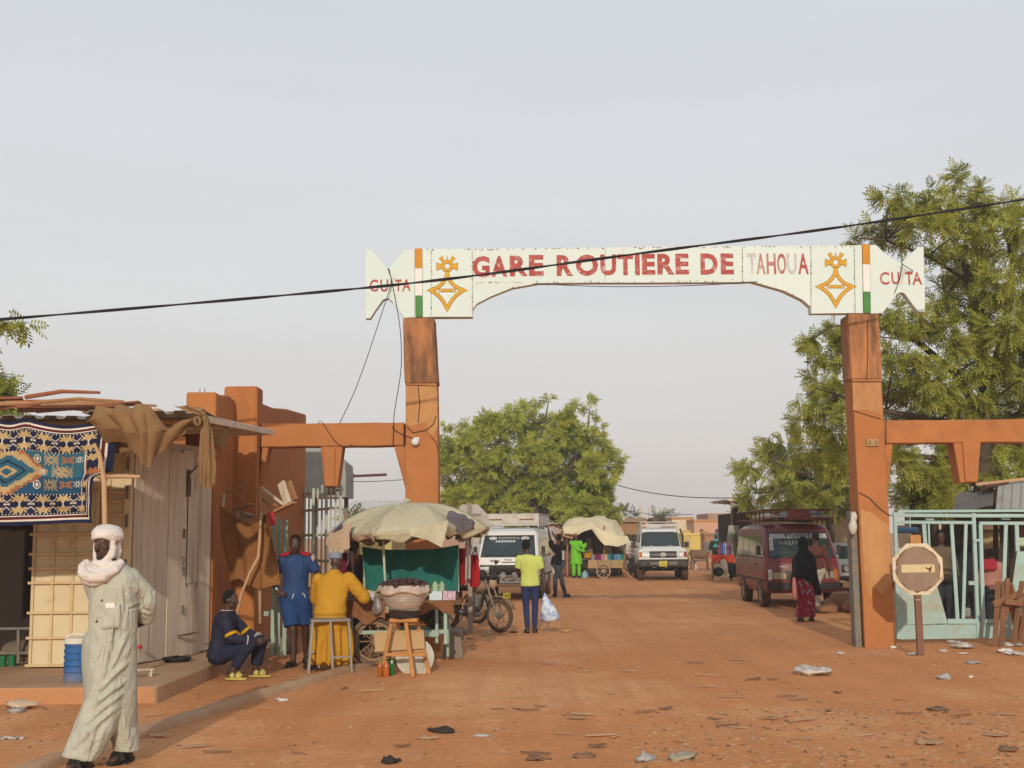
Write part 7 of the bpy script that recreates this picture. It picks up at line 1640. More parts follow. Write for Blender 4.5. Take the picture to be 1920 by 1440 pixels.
# ================================================================ ROAD SIGNS
def octagon(r): return [(r * math.cos(R(22.5 + 45 * k)), r * math.sin(R(22.5 + 45 * k))) for k in range(8)]
g = G(1726, 1229); sg = thing('road_sign', 'weathered octagonal no entry sign with rusty disc on a brown post', 'road sign', g, R(2))
RUSTP = mat('brown_post', (.22, .11, .075), .8, (.17, .085, .055), 4, .6, bump=.3, rand=0); SGW = mat('chipped_sign_white', (.66, .56, .40), .7, (.58, .48, .33), 6, .5, (.25, .13, .07), 6, .9, .52, bump=.15, rand=0)
SGB = mat('faded_brown_disc', (.29, .20, .14), .85, (.235, .155, .105), 3, .6, (.36, .27, .19), 4, .5, .5, bump=.2, rand=0, stretch=(3, 3, .6))
c = P(1719, 1067, g.y) - g; sgr = .385
MB().box(-.045, .045, -.03, .03, -.2, c.z + .05).obj('post', RUSTP, sg, bevel=.004)
MB().box(-.047, .047, -.033, -.0305, P(0, 1144, g.y).z + .02, P(1722, 1124, g.y).z).obj('post_band', SGW, sg)
MB().box(c.x - .075, c.x + .075, -.02, .02, c.z + .30, P(1717, 1003, g.y).z).obj('post_top', STW, sg, bevel=.004)
M = Matrix.Translation((c.x, -.045, c.z)); pl_ = MB().prism(octagon(sgr), 0, .012, M).obj('sign_plate', SGW, sg, bevel=.003)
rim_ = [(a * 1.0, b_ * 1.0) for a, b_ in octagon(sgr)]
b = MB(); n = 64; rs = []
for k in range(n + 1):
 a = 2 * math.pi * k / n; j = .012 * noise.noise((math.cos(a) * 4, math.sin(a) * 4, 3)) + .006 * noise.noise((math.cos(a) * 14, math.sin(a) * 14, 3))
 ri, ro = .292 + j * .5, .318 + j * 1.6; u = V(math.cos(a), 0, math.sin(a)); rs.append([V(c.x, -.049, c.z) + u * ri, V(c.x, -.049, c.z) + u * ro, V(c.x, -.046, c.z) + u * ro, V(c.x, -.046, c.z) + u * ri])
b.rings(rs, cap=False); b.obj('rust_ring', mat('rust', (.14, .065, .035), .9, (.32, .22, .13), 14, .9, bump=.5, rand=0), pl_)
b = MB(); b.prism([(.292 * math.cos(2 * math.pi * k / 40), .292 * math.sin(2 * math.pi * k / 40)) for k in range(40)], 0, .004, Matrix.Translation((c.x, -.049, c.z))); b.obj('disc', SGB, pl_)
b = MB(); b.box(c.x - .235, c.x + .235, -.054, -.0505, c.z - .045, c.z + .065); br = b.obj('bar', mat('bar_white', (.62, .52, .30), .8, (.55, .45, .25), 6, .5, (.28, .20, .09), 11, .8, .56, bump=.1, rand=0), pl_)
b = MB(); b.prism([(.10, .04), (.13, .015), (.16, .015), (.20, .045), (.185, -.005), (.175, -.04), (.15, -.04), (.145, -.005), (.115, .0)], 0, .002, Matrix.Translation((c.x, -.0565, c.z))); b.obj('rust_stain', mat('red_rust', (.20, .04, .02), .9, bump=0, rand=0), pl_)
gy2 = 22.0; c2 = P(881, 982, gy2); sg2 = thing('road_sign', 'back of a pale grey octagonal road sign behind the umbrella', 'road sign', (c2.x, gy2, 0))
M = Matrix.Translation((0, 0, c2.z)); pb = MB().prism(octagon(.37), 0, .012, M).obj('sign_plate', mat('grey_sign_back', (.42, .40, .37), .6, (.36, .34, .30), 3, .5, (.28, .16, .09), 3, .5, .56, bump=.1, rand=0), sg2, bevel=.003)
MB().box(-.04, .04, -.05, -.001, -.2, c2.z + .37).obj('post', mat('grey_brown_post', (.30, .24, .20), .7), sg2, bevel=.004)
for z in (.16, -.16): MB().box(-.2, .2, -.022, -.001, c2.z + z - .02, c2.z + z + .02).obj('bracket', mat('grey_brown_post', (.30, .24, .20)), sg2)
# ================================================================ RIGHT SIDE: TEAL GATE AND SHED
TEAL = mat('teal_gate_paint', (.36, .50, .475), .65, (.31, .44, .41), 2, .5, (.24, .15, .10), 4.5, .7, .585, bump=.15, rand=.03)
TEALB = mat('teal_plate', (.36, .50, .465), .7, (.30, .43, .395), 1.6, .6, (.33, .27, .17), 2.4, .85, .48, bump=.3, bscale=15, rand=.03)
gate_y = 19.35
def gate_leaf(label, loc_px, pieces):
 t = thing('gate_leaf', label, 'gate', (P(loc_px, 1190, gate_y).x, gate_y, 0)); L = lambda px, py: P(px, py, gate_y) - t.location
 for nm, p, q, w, d in pieces['bars']:
  MB().bar(L(*p), L(*q), w, d, (0, 1, 0)).obj(nm, TEAL, t, bevel=.004)
 for nm, pts in pieces['plates']:
  b = MB(); b.prism([(L(*p).x, L(*p).z) for p in pts], -.006, .008); b.obj(nm, TEALB, t, bevel=.003)
 return t
gl = gate_leaf('left leaf of the teal metal gate, nearest the orange pillar, with slanted bars', 1752, dict(bars=[
 ('top_rail', (1674, 966), (1826, 967), .055, .05), ('upper_rail', (1676, 979), (1826, 980), .05, .05), ('stile', (1678, 962), (1684, 1198), .05, .055), ('meeting_stile', (1825, 962), (1834, 1196), .055, .055),
 ('bar', (1732, 982), (1737, 1048), .06, .03), ('bar', (1741, 982), (1743, 1040), .03, .03), ('bar', (1784, 982), (1796, 1170), .055, .03), ('bar', (1811, 982), (1806, 1160), .05, .03), ('lower_rail', (1776, 1165), (1832, 1165), .075, .06), ('ledge', (1676, 1030), (1690, 1031), .05, .04)],
 plates=[('plate', [(1680, 1040), (1692, 1034), (1720, 1050), (1752, 1080), (1777, 1169), (1680, 1172)]), ('skirt_plate', [(1684, 1172.5), (1831, 1170), (1833, 1197), (1685, 1199)])]))
q = P(1829, 1013, gate_y); MB().box(-.05, .05, -.05, -.03, -.02, .02, Matrix.Translation(q - gl.location)).obj('latch', TEAL, gl); q = P(1822, 1093, gate_y); MB().box(-.06, .03, -.04, -.028, -.03, .03, Matrix.Translation(q - gl.location)).obj('latch', TEAL, gl)
gate_leaf('right leaf of the teal metal gate running out of the frame', 1900, dict(bars=[
 ('top_rail', (1828, 967), (2060, 967), .055, .05), ('upper_rail', (1836, 981), (2060, 981), .05, .05), ('stile', (1838, 983), (1844, 1195), .055, .055), ('bar', (1886, 983), (1880, 1165), .055, .03), ('bar', (1906, 983), (1908, 1034), .06, .03), ('lower_rail', (1843, 1165), (1890, 1165), .06, .06), ('stile', (2060, 962), (2065, 1195), .05, .05)],
 plates=[('plate', [(1907, 1034), (2060, 1034), (2062, 1169), (1888, 1168)]), ('skirt_plate', [(1845, 1169), (2060, 1170), (2063, 1198), (1846, 1197)])]))
gr = thing('gate_rail', 'long teal steel rail on which the gate leaves hang', 'rail', (7.5, gate_y + .08, 0))
MB().bar((-1.45, 0, P(1700, 962, gate_y).z + .03), (2.6, 0, P(1900, 962, gate_y).z + .03), .04, .05, (0, 1, 0)).obj('rail', TEAL, gr)
for x in (-.95, .25, 1.45): MB().box(x - .06, x + .06, -.03, .03, P(1800, 975, gate_y).z, P(1800, 964, gate_y).z).obj('hanger', TEAL, gr)
sh_ = thing('market_shed', 'dark open market shed with crooked tin roof behind the teal gate', 'shed', (8.6, 25.5, 0)); HL = lambda px, py, Y: P(px, py, Y) - sh_.location
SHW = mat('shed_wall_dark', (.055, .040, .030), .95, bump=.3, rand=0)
MB().box(.15, 4.5, 1.6, 1.7, 0, 2.6).obj('back_wall', SHW, sh_)  # near-black wall colour carries the shade inside the open shed
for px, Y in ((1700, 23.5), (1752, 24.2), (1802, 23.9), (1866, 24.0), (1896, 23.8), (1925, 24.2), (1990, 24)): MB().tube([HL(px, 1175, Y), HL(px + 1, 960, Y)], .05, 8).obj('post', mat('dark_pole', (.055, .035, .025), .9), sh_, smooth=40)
def tin(pts, name='roof_sheet', m=TIN):
 a, b_, c, d = [HL(*p) for p in pts]; b = MB()
 b.grid(lambda u, v: (a.lerp(b_, u)).lerp(d.lerp(c, u), v) + V(0, -.025 * (1 if (u * 7) % 1 > .5 else -1), .012 * math.sin(u * 9)), 56, 4, .004); return b.obj(name, m, sh_)
tin([(1786, 960, 22.8), (1862, 948, 22.8), (1863, 916, 23.6), (1796, 925, 23.6)], m=mat('grey_tin', (.22, .20, .19), .6, (.16, .14, .13), 3, .6, metal=.3)); tin([(1868, 956, 22.5), (1990, 958, 22.5), (1990, 896, 23.0), (1872, 912, 23.0)])
tin([(1836, 912, 23.3), (1990, 900, 23.3), (1990, 892, 25.8), (1830, 905, 25.8)]); MB().bar(HL(1830, 908, 23.2), HL(1995, 890, 23.2), .05).obj('roof_pole', WOOD_L, sh_); MB().bar(HL(1845, 912, 23.1), HL(1890, 906, 23.1), .10, .05).obj('roof_beam', mat('dark_red_beam', (.10, .045, .035), .8), sh_)
MB().bar(HL(1780, 962, 22.9), HL(1995, 965, 22.9), .10, .06).obj('roof_beam', SHW, sh_)
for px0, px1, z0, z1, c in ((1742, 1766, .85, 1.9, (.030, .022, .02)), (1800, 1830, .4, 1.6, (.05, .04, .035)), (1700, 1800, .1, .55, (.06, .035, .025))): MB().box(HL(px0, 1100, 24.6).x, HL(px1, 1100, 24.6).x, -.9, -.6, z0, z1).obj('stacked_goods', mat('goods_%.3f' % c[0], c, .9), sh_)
for px0, px1, py0, py1, Y, c, lb, nm in ((1684, 1724, 988, 1000, 22.6, (.10, .22, .34), 'blue folded cloth seen through the gate top left', 'folded_cloth'), (1845, 1870, 1048, 1070, 23.0, (.40, .03, .05), 'bright red bag seen between the gate bars', 'red_bag'), (1744, 1766, 982, 994, 26, (.55, .48, .35), 'strip of pale wall board under the shed roof, left one', 'wall_board'), (1842, 1874, 980, 994, 26, (.58, .50, .36), 'strip of pale wall board under the shed roof, right one', 'wall_board'), (1845, 1875, 996, 1030, 26.2, (.36, .27, .14), 'tan sacking screen behind the man in pink', 'sacking'),
  (1811, 1822, 1140, 1158, 21, (.30, .28, .25), 'grey stone block behind the gate foot', 'stone_block'), (1905, 1925, 985, 1010, 23, (.14, .05, .06), 'dark striped cloth at the right frame edge', 'cloth_bundle'), (1908, 1925, 1008, 1025, 22.5, (.45, .55, .35), 'pale green shirt at the right frame edge', 'hung_shirt')):
 a, c_ = P(px0, py1, Y), P(px1, py0, Y); o = MB().box(0, c_.x - a.x, 0, .15, 0, c_.z - a.z).obj(nm, mat('seen_' + nm + '_%d' % px0, c, .9, bump=.4), bevel=.03); o.location = a; tag(o, lb, nm.split('_')[-1])
rgd = random.Random(31)
garment(1690, 985, 23, .25, .2, (.42, .24, .18), 'salmon garment seen top left through the gate'); garment(1704, 1006, 22.4, .4, .3, (.20, .15, .13), 'brownish grey garment beside the sign top'); garment(1690, 1000, 22.3, .3, .28, (.52, .42, .30), 'cream garment left of the sign top')
def trestle(px, label, rz):
 g = G(px, 1208); t = thing('trestle', label, 'trestle', (g.x, 18.75, 0), rz); TW = mat('brown_timber', (.26, .125, .06), .85, (.19, .09, .042), 4, .6, bump=.4, rand=.1)
 for s_ in (-1, 1):
  MB().bar((s_ * .05 - .28, -.25, 0), (-.10 + s_ * .05 + .05, .0, .95), .075, .04).obj('leg', TW, t, bevel=.006); MB().bar((.34 + s_ * .03, .2, 0), (.05 + s_ * .05, .02, .93), .07, .04).obj('leg', TW, t, bevel=.006)
 MB().bar((-.26, -.14, .62), (.30, .05, .78), .09, .04, (0, 1, 0)).obj('cross_board', TW, t, bevel=.006); MB().bar((-.12, -.22, .66), (.42, -.1, .60), .08, .04, (0, 1, 0)).obj('cross_board', TW, t, bevel=.006); MB().bar((-.05, -.1, .5), (.02, -.05, 1.0), .07, .04).obj('upright', TW, t, bevel=.006)
 return t
trestle(1880, 'brown wooden trestle leaning at the teal gate, left of two', R(5)); trestle(1928, 'brown wooden trestle at the right frame edge', R(-12))
RB_ = mat('red_boulder', (.30, .15, .08), .95, (.22, .10, .055), 3, .6, bump=.7, bscale=12, rand=.1)
for k, (px, py, r, lb) in enumerate(((1552, 1149, .20, 'small reddish boulder, left in the pile by the maroon minibus'), (1583, 1146, .30, 'largest reddish boulder in the pile before the pillar'), (1568, 1138, .22, 'reddish boulder at the back of the pile'), (1602, 1148, .22, 'reddish boulder touching the gate post side of the pile'))):
 g = G(px, py); b = MB(); b.ell((0, 0, r * .55), r * 1.25, r, r * .75, n=16, m=10); o = crumple(b.obj('boulder', RB_, smooth=60), r * .22, 2.2 / r, 3 + k); o.location = g; tag(o, lb, 'boulder')
b = MB(); b.ell((0, 0, 0), .06, .05, .15); b.ell((.03, 0, .12), .045, .04, .07); o = crumple(b.obj('white_bag', mat('white_bag_film', (.66, .60, .50), .5, spec=.4, bump=.3), smooth=True), .03, 14, 4); o.location = P(1602, 985, 18.5); o.location.x = 5.08; tag(o, 'crumpled white bag hooked high on the inner side of the right pillar', 'bag')
# ================================================================ FAR STALLS, SHACKS, HOUSES
fs = thing('market_stall', 'far stall under a sagging cream tarpaulin on poles', 'stall', (P(1115, 1083, 51).x, 51, 0)); FL = lambda px, py, Y=51: P(px, py, Y) - fs.location
TARP = cloth('cream_tarp', (.68, .58, .38), (.60, .50, .31), scale=1.5)
sheet('tarpaulin', None, [[FL(1058, 1000, 50), FL(1085, 1002, 49.6), FL(1110, 994, 49.6), FL(1135, 1022, 49.4), FL(1158, 1024, 49.4), FL(1180, 1018, 49.8)], [FL(1056, 990, 50.4), FL(1085, 985, 50.2), FL(1112, 984, 50), FL(1135, 998, 49.8), FL(1158, 1003, 49.8), FL(1176, 1006, 50)], [FL(1060, 978, 51.5), FL(1085, 972, 51.2), FL(1110, 972, 51), FL(1132, 976, 51), FL(1150, 984, 51), FL(1168, 998, 51)], [FL(1070, 972, 52.6), FL(1090, 969, 52.6), FL(1115, 969, 52.6), FL(1135, 970, 52.6), FL(1152, 978, 52.6), FL(1166, 990, 52.6)]], TARP, nu=40, nv=26, amp=.06, f=3, parent=fs, fold=.03, kf=3)
sheet('tarpaulin', None, [[FL(1056, 1004, 50.2), FL(1072, 1010, 50.1), FL(1080, 1004, 50)], [FL(1055, 985, 50.5), FL(1065, 988, 50.3), FL(1078, 996, 50.1)]], cloth('peach_tarp', (.58, .35, .20)), nu=10, nv=8, amp=.03, parent=fs)
for px, Y in ((1064, 51), (1133, 50), (1172, 50), (1080, 52.5), (1160, 52.5)): MB().tube([FL(px, 1080, Y), FL(px, 985, Y)], .035, 6).obj('post', WOOD_B, fs)
MB().box(FL(1078, 1030).x, FL(1172, 1030).x, 1.6, 1.7, 0, 1.9).obj('shade_backing', SHW, fs)  # dark backing stands in for the shade under the tarpaulin
MB().box(FL(1090, 1050, 50).x, FL(1170, 1050, 50).x, -1.2, -.3, .72, .78).obj('counter', mat('brown_plank', (.17, .11, .07)), fs)
for i, (px, c) in enumerate(zip(np.linspace(1112, 1166, 10), ((.35, .30, .30), (.20, .05, .14), (.25, .03, .08), (.55, .25, .30), (.60, .42, .30), (.08, .30, .28), (.04, .09, .20), (.12, .24, .42), (.20, .30, .45), (.04, .28, .20)))):
 garment(px, 1040, 49.7, .13, .36, c, '%s garment, number-free row at the far stall' % ('x'), 'garments') if False else garment(px, 1039, 49.7, .13, .36, c, ['pale grey', 'purple', 'crimson', 'pink', 'peach', 'sea green', 'dark navy', 'sky blue', 'grey blue', 'emerald'][i] + ' garment in the row hung along the far stall counter', 'garments hung along the far stall')
ck = thing('hand_cart', 'wooden hand cart with spoked wheel standing before the far stall', 'cart', (P(1130, 1083, 49.6).x, 49.3, 0))
WDC = mat('tan_cart_wood', (.38, .25, .12), .85, rand=.06)
MB().box(-.6, .8, -.1, 1.0, .42, .48).obj('bed', WDC, ck, bevel=.01)
for x0, x1 in ((-.6, -.22), (-.20, .3), (.32, .8)): MB().box(x0, x1, -.13, -.10, .40, .72).obj('side_board', WDC, ck, bevel=.006)
M = Matrix.Translation((0, -.22, .29)) @ Matrix.Rotation(R(90), 4, 'X'); b = MB(); b.lathe([(.24, -.03), (.29, -.03), (.29, .03), (.24, .03), (.24, -.03)], 28, M, cap=False); wt = b.obj('wheel', mat('tan_rim', (.34, .22, .13)), ck, smooth=40); b = MB(); b.lathe([(.0, .05), (.08, .05), (.08, -.03), (0, -.03)], 14, M)
for k in range(8):
 a = .785 * k; b.tube([M @ V(0, 0, 0), M @ V(.25 * math.cos(a), .25 * math.sin(a), 0)], .016, 5)
b.obj('spokes', mat('tan_rim', (.34, .22, .13)), wt)
MB().bar((.7, -.05, .42), (1.15, -.1, .0), .06, .05).obj('prop', WOOD_B, ck)
HEAP = mat('brown_baskets', (.20, .105, .06), .95, (.13, .065, .038), 5, .8, bump=.8, bscale=14, rand=.1)
for k, (px, py, w_, h_, lb) in enumerate(((1062, 1083, .30, .55, 'lowest brown bundle in the tall stack left of the man in green'), (1062, 1058, .32, .60, 'middle brown bundle in the tall stack left of the man in green'), (1063, 1032, .30, .50, 'upper brown bundle in the tall stack left of the man in green'), (1063, 1012, .28, .45, 'topmost brown bundle in the tall stack under the peach flap'))):
 q = P(px, py, 52); b = MB(); b.ell((0, 0, h_ / 2), w_, w_, h_ / 2 + .06, n=14); o = crumple(b.obj('bundle', HEAP, smooth=True), .05, 7, k); o.location = (q.x, 52, max(0, q.z)); tag(o, lb, 'bundle')
YEL2 = mat('orange_plastic', (.60, .30, .02), .5)
b = MB(); b.lathe([(.02, 0), (.14, 0), (.20, .22), (.16, .22), (.1, .02)], 16); o = b.obj('yellow_tub', YEL2, smooth=40); o.location = P(1102, 1046, 49.8); tag(o, 'yellow orange tub on the far stall beside the man in green', 'tub')
b = MB(); b.lathe([(.1, 0), (.14, .02), (.13, .2), (.05, .26), (.05, .3), (.0, .3)], 14); o = b.obj('blue_can', mat('pale_blue_can', (.25, .42, .50), .5), smooth=40); o.location = G(1097, 1084); tag(o, 'pale blue water can by the feet of the man in green', 'can')
def hut(label, cat, px0, px1, py0, py1, Y, depth, m, roofm=None, rpx=None, name='market_shelter', over=.3, slope=.25):
 a, c = P(px0, py1, Y), P(px1, py0, Y); t = thing(name, label, cat, ((a.x + c.x) / 2, Y, 0)); w = (c.x - a.x) / 2; h = c.z
 MB().box(-w, w, 0, depth, -.2, h).obj('wall', m, t, bevel=.02)
 if roofm is not None:
  b = MB(); b.grid(lambda u, v: V((-w - over) + (2 * w + 2 * over) * u, -over + (depth + 2 * over) * v, h + slope * v + .03 + .025 * math.sin(u * w * 60)), 60, 4, .03, (0, 0, 1)); b.obj('roof', roofm, t)
 return t, w, h
THATCH = mat('brown_thatch', (.36, .20, .10), .95, (.28, .15, .07), 3, .6, bump=.8, bscale=14)
TINW = mat('white_tin', (.66, .62, .56), .6, (.55, .50, .44), 3, .5, dirt=(.35, .2, .12), dscale=2, damt=.5)
hut('brown sackcloth shelter far up the road left of the white off-road car', 'shelter', 1163, 1212, 978, 1000, 75, 3, THATCH, THATCH)
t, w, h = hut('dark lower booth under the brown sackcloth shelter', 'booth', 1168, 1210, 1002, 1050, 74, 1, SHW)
hut('long low shelter with white tin roof behind the tarpaulin stall', 'shelter', 1080, 1152, 975, 1040, 62, 4, SHW, TINW, slope=1.0, over=.5)
hut('white awning booth between the white minibus and the tarpaulin stall', 'booth', 1030, 1062, 982, 1050, 56, 3, mat('pinkish_wall', (.52, .38, .30), .9), TINW, slope=.2)
def house(label, px0, px1, py0, Y, m, band, depth=8):
 a, c = P(px0, 1040, Y), P(px1, py0, Y); t = thing('house', label, 'house', ((a.x + c.x) / 2, Y, 0)); w = (c.x - a.x) / 2; h = c.z
 MB().box(-w, w, 0, depth, -.3, h).obj('wall', m, t); MB().box(-w - .06, w + .06, -.06, depth, h - .16, h + .03).obj('parapet', band, t, bevel=.03)
 return t, w, h
YW = mat('yellow_wash', (.62, .46, .13), .9, (.55, .40, .11), 1, .5, rand=.03); CWH = mat('cream_wash', (.66, .56, .38), .9, rand=.03); PKW = mat('salmon_wash', (.52, .30, .20), .9, (.46, .26, .17), 1, .5, rand=.03); OBAND = mat('orange_band', (.50, .25, .08), .9, rand=.03)
t, w, h = house('cream house with orange cornice far beyond the white off-road car', 1262, 1300, 970, 100, CWH, OBAND); MB().box(-w - .05, w + .05, -.15, 0, h - 1.6, h - 1.3).obj('cornice', OBAND, t)
t, w, h = house('yellow washed low house right of the white off-road car', 1284, 1322, 1000, 92, YW, YW); MB().box(.4, 1.0, -.03, -.001, 0, 1.9).obj('door', mat('ochre_door', (.32, .20, .05), .8), t); MB().box(-.9, -.3, -.03, -.001, .0, 2.0).obj('door', mat('yellow_door', (.55, .42, .15), .8), t)
t, w, h = house('salmon pink house with round vent holes in the distance', 1303, 1372, 974, 96, PKW, OBAND)
for x in (-.9, .3):
 b = MB(); b.prism([(x + .16 * math.cos(a), h - .9 + .2 * math.sin(a)) for a in np.linspace(0, 6.1, 10)], -.03, -.001); b.obj('vent', mat('vent_dark', (.12, .06, .05), .9), t)
MB().box(-1.0, .9, -.06, -.001, h - 2.3, h - 1.7).obj('painted_sign', mat('green_board', (.18, .35, .20), .8, (.5, .5, .4), 3, .9), t)
house('pale brown house behind the salmon one', 1330, 1420, 962, 125, mat('brown_wash', (.40, .27, .18), .9), mat('brown_wash', (.40, .27, .18)))
t, w, h = house('low brick red wall between the yellow house and the bottle stall', 1322, 1352, 1000, 80, mat('brick_wash', (.38, .19, .11), .9, bump=.5), THATCH, 1.5)
hut('long shed with ribbed pale tin roof seen under the left side beam', 'shed', 648, 770, 962, 1010, 40, 5, mat('cream_wall', (.52, .44, .30), .9), TINW, slope=.55, over=.4)
hut('shed with straw coloured ribbed roof behind the umbrella', 'shed', 640, 735, 975, 1020, 34, 4, mat('yellow_low_wall', (.50, .40, .16), .9), mat('straw_tin', (.48, .40, .24), .7), slope=.35)
tm = thing('steel_beam', 'maroon steel truss arm sticking out over the tin roofs', 'beam', P(650, 890, 34)); MRM = mat('maroon_steel', (.09, .02, .025), .6); ml = lambda px, py: P(px, py, 34) - tm.location
for a, c in (((650, 884), (660, 893)), ((658, 893), (725, 890)), ((652, 893), (664, 893)), ((664, 893), (655, 882))): MB().bar(ml(*a), ml(*c), .07, .07).obj('arm', MRM, tm)
MB().box(ml(650, 0 + 890).x - .05, ml(650, 890).x + .03, .05, .15, -3.6, 0).obj('post', MRM, tm)
bt = thing('bottle_stall', 'stall with red cloth front and white sacks beside the maroon minibus', 'stall', (P(1358, 1088, 45.5).x, 45.2, 0)); BL = lambda px, py, Y=45.2: P(px, py, Y) - bt.location
MB().box(BL(1338, 1040).x, BL(1376, 1040).x, 0, .6, .90, .95).obj('table_top', mat('brown_plank', (.17, .11, .07)), bt)
for px in (1340, 1374):
 for y in (.05, .55): MB().box(BL(px, 1060).x - .025, BL(px, 1060).x + .025, y - .02, y + .02, 0, .9).obj('leg', WOOD_B, bt)
b = MB(); b.grid(lambda u, v: V(BL(1334, 1040).x + (BL(1377, 1040).x - BL(1334, 1040).x) * u, -.03 - .02 * math.sin(u * 22), .94 - v * (.20 + .12 * abs(math.sin(u * 9.4)))), 30, 5, .006); b.obj('cloth_front', cloth('scarlet_cloth', (.52, .055, .03)), bt, smooth=60)
MB().ell((BL(1356, 1055).x, -.08, .55), .16, .08, .25).obj('pale_sack', cloth('pale_sacking', (.45, .38, .30)), bt, smooth=True)
sheet('white_sack', None, [[BL(1342, 1090), BL(1352, 1084), BL(1362, 1082), BL(1374, 1078)], [BL(1340, 1074), BL(1352, 1070), BL(1364, 1072), BL(1376, 1070)], [BL(1336, 1046), BL(1350, 1060), BL(1366, 1060), BL(1380, 1046)]], cloth('offwhite_sacking', (.60, .50, .38)), nu=18, nv=14, amp=.05, f=6, fold=.03, parent=bt)
MB().ell((BL(1346, 1070).x, -.12, .35), .20, .1, .16).obj('black_bag', cloth('black_bagcloth', (.02, .02, .02)), bt, smooth=True); MB().ell((BL(1372, 1070).x, .1, .42), .18, .2, .35).obj('dark_bundle', cloth('black_bagcloth', (.02, .02, .02)), bt, smooth=True)
for k, (px, c, nm) in enumerate(((1349, (.45, .06, .08), 'red'), (1353, (.05, .13, .45), 'blue'), (1357, (.06, .20, .50), 'bright blue'), (1361, (.45, .42, .40), 'clear'), (1365, (.30, .07, .25), 'purple'), (1369, (.20, .16, .42), 'violet'), (1373, (.55, .40, .40), 'pale pink'))):
 mm = mat('drink_' + nm.replace(' ', '_'), c, .3, bump=0); bottle((P(px, 1030, 45.4).x, 45.4 + .08 * (k % 2), .95), .48, .042, mm, mat('red_cap', (.5, .08, .05), .4), nm + ' bottle in the row on the stall with the red cloth')
for k, (px, py, w_, h_, c, lb) in enumerate(((1376, 985, .5, .9, (.42, .40, .34), 'pale cloth hung at the left edge of the leaning shack'), (1382, 1000, .45, 1.0, (.14, .19, .07), 'green leafy printed cloth hung on the leaning shack'), (1390, 992, .4, .8, (.36, .34, .30), 'white printed cloth hung mid front of the leaning shack'), (1398, 1008, .4, .8, (.22, .10, .08), 'dull red cloth low on the leaning shack front'), (1372, 1010, .4, .9, (.30, .24, .14), 'khaki cloth hung nearest the bottle stall'), (1408, 985, .5, .6, (.45, .40, .32), 'cream cloth hung at the right of the leaning shack'))): garment(px, py, 47.8, w_, h_, c, lb)
for k, (px, py, w_, h_, c, lb) in enumerate(((1036, 990, .5, .7, (.45, .40, .36), 'pale cloth hung from the white awning booth, left one'), (1046, 1000, .5, .9, (.30, .12, .09), 'brick red cloth hung from the white awning booth'), (1056, 992, .4, .6, (.50, .36, .24), 'peach cloth hung from the white awning booth'), (1150, 1000, .35, .8, (.06, .05, .05), 'black cloth hung inside the far stall at the right'), (1104, 1008, .3, .8, (.22, .16, .10), 'tan bag hung inside the far stall at the left'), (1122, 1008, .3, .7, (.12, .08, .06), 'dark brown bag hung inside the far stall'), (1140, 1012, .3, .6, (.36, .28, .18), 'straw coloured bag hung inside the far stall'))): garment(px, py, 55.5 if px < 1060 else 51.8, w_, h_, c, lb)
hut('long beige walled shack with tin roof behind the maroon minibus', 'shack', 1440, 1640, 955, 1060, 44, 3, mat('beige_boards', (.36, .28, .17), .9, (.28, .21, .12), 2, .6, bump=.4), TIN, name='market_shack', slope=.3, over=.6)
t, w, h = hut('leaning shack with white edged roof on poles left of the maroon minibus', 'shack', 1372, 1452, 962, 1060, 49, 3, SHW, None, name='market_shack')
b = MB(); b.grid(lambda u, v: V(-w - .3 + (2 * w + .8) * u, -.9 + 4 * v, h + .55 - .25 * u + .02 * math.sin(u * 70)), 50, 3, .05, (0, 0, 1)); b.obj('roof', TINW, t)
for x in (-w - .1, -w + .8, 0, w): MB().bar((x, -.8, 0), (x + .05, -.75, h + .5), .09).obj('post', WOOD_B, t)
MB().bar((-w + .3, -.85, h + .4), (-w + 1.4, -.85, h - 1.0), .08).obj('brace', WOOD_G, t)
for k, (x, z, ww, hh, c) in enumerate(((-w + .4, 1.2, .7, .9, (.10, .14, .06)), (-w + 1.2, 1.9, .6, .6, (.30, .22, .12)), (.0, 1.6, .9, .5, (.45, .42, .35)), (.9, 1.2, .6, .6, (.10, .09, .08)), (-w - .05, 1.9, .5, .9, (.05, .035, .04)))): MB().box(x, x + ww, -.95, -.75, z, z + hh).obj('stacked_goods', mat('shack_goods_%d' % int(c[0] * 100), c, .9, bump=.8, bscale=12), t, bevel=.04)
rubble(1334 + 55, 1040, .3, 'leafy green produce heap by the leaning shack', mat('green_produce', (.10, .14, .05), .9, bump=.6), 23)
MB_m = thing('antenna_mast', 'thin mast standing over the leaning shack', 'mast', (P(1389, 950, 52).x, 52, 0)); MB().tube([V(0, 0, 0), V(.05, 0, P(1391, 905, 52).z)], .04, 6).obj('pole', WOOD_G, MB_m)
for px, py, Y, lb in ((1200, 948, 120, 'distant dark pole left of the white off-road car'), (1217, 952, 125, 'shorter distant pole right of the other')):
 q = P(px, py, Y); t = thing('utility_pole', lb, 'pole', (q.x, Y, 0)); MB().tube([V(0, 0, 0), V(0, 0, q.z)], .09, 6).obj('pole', WOOD_G, t)
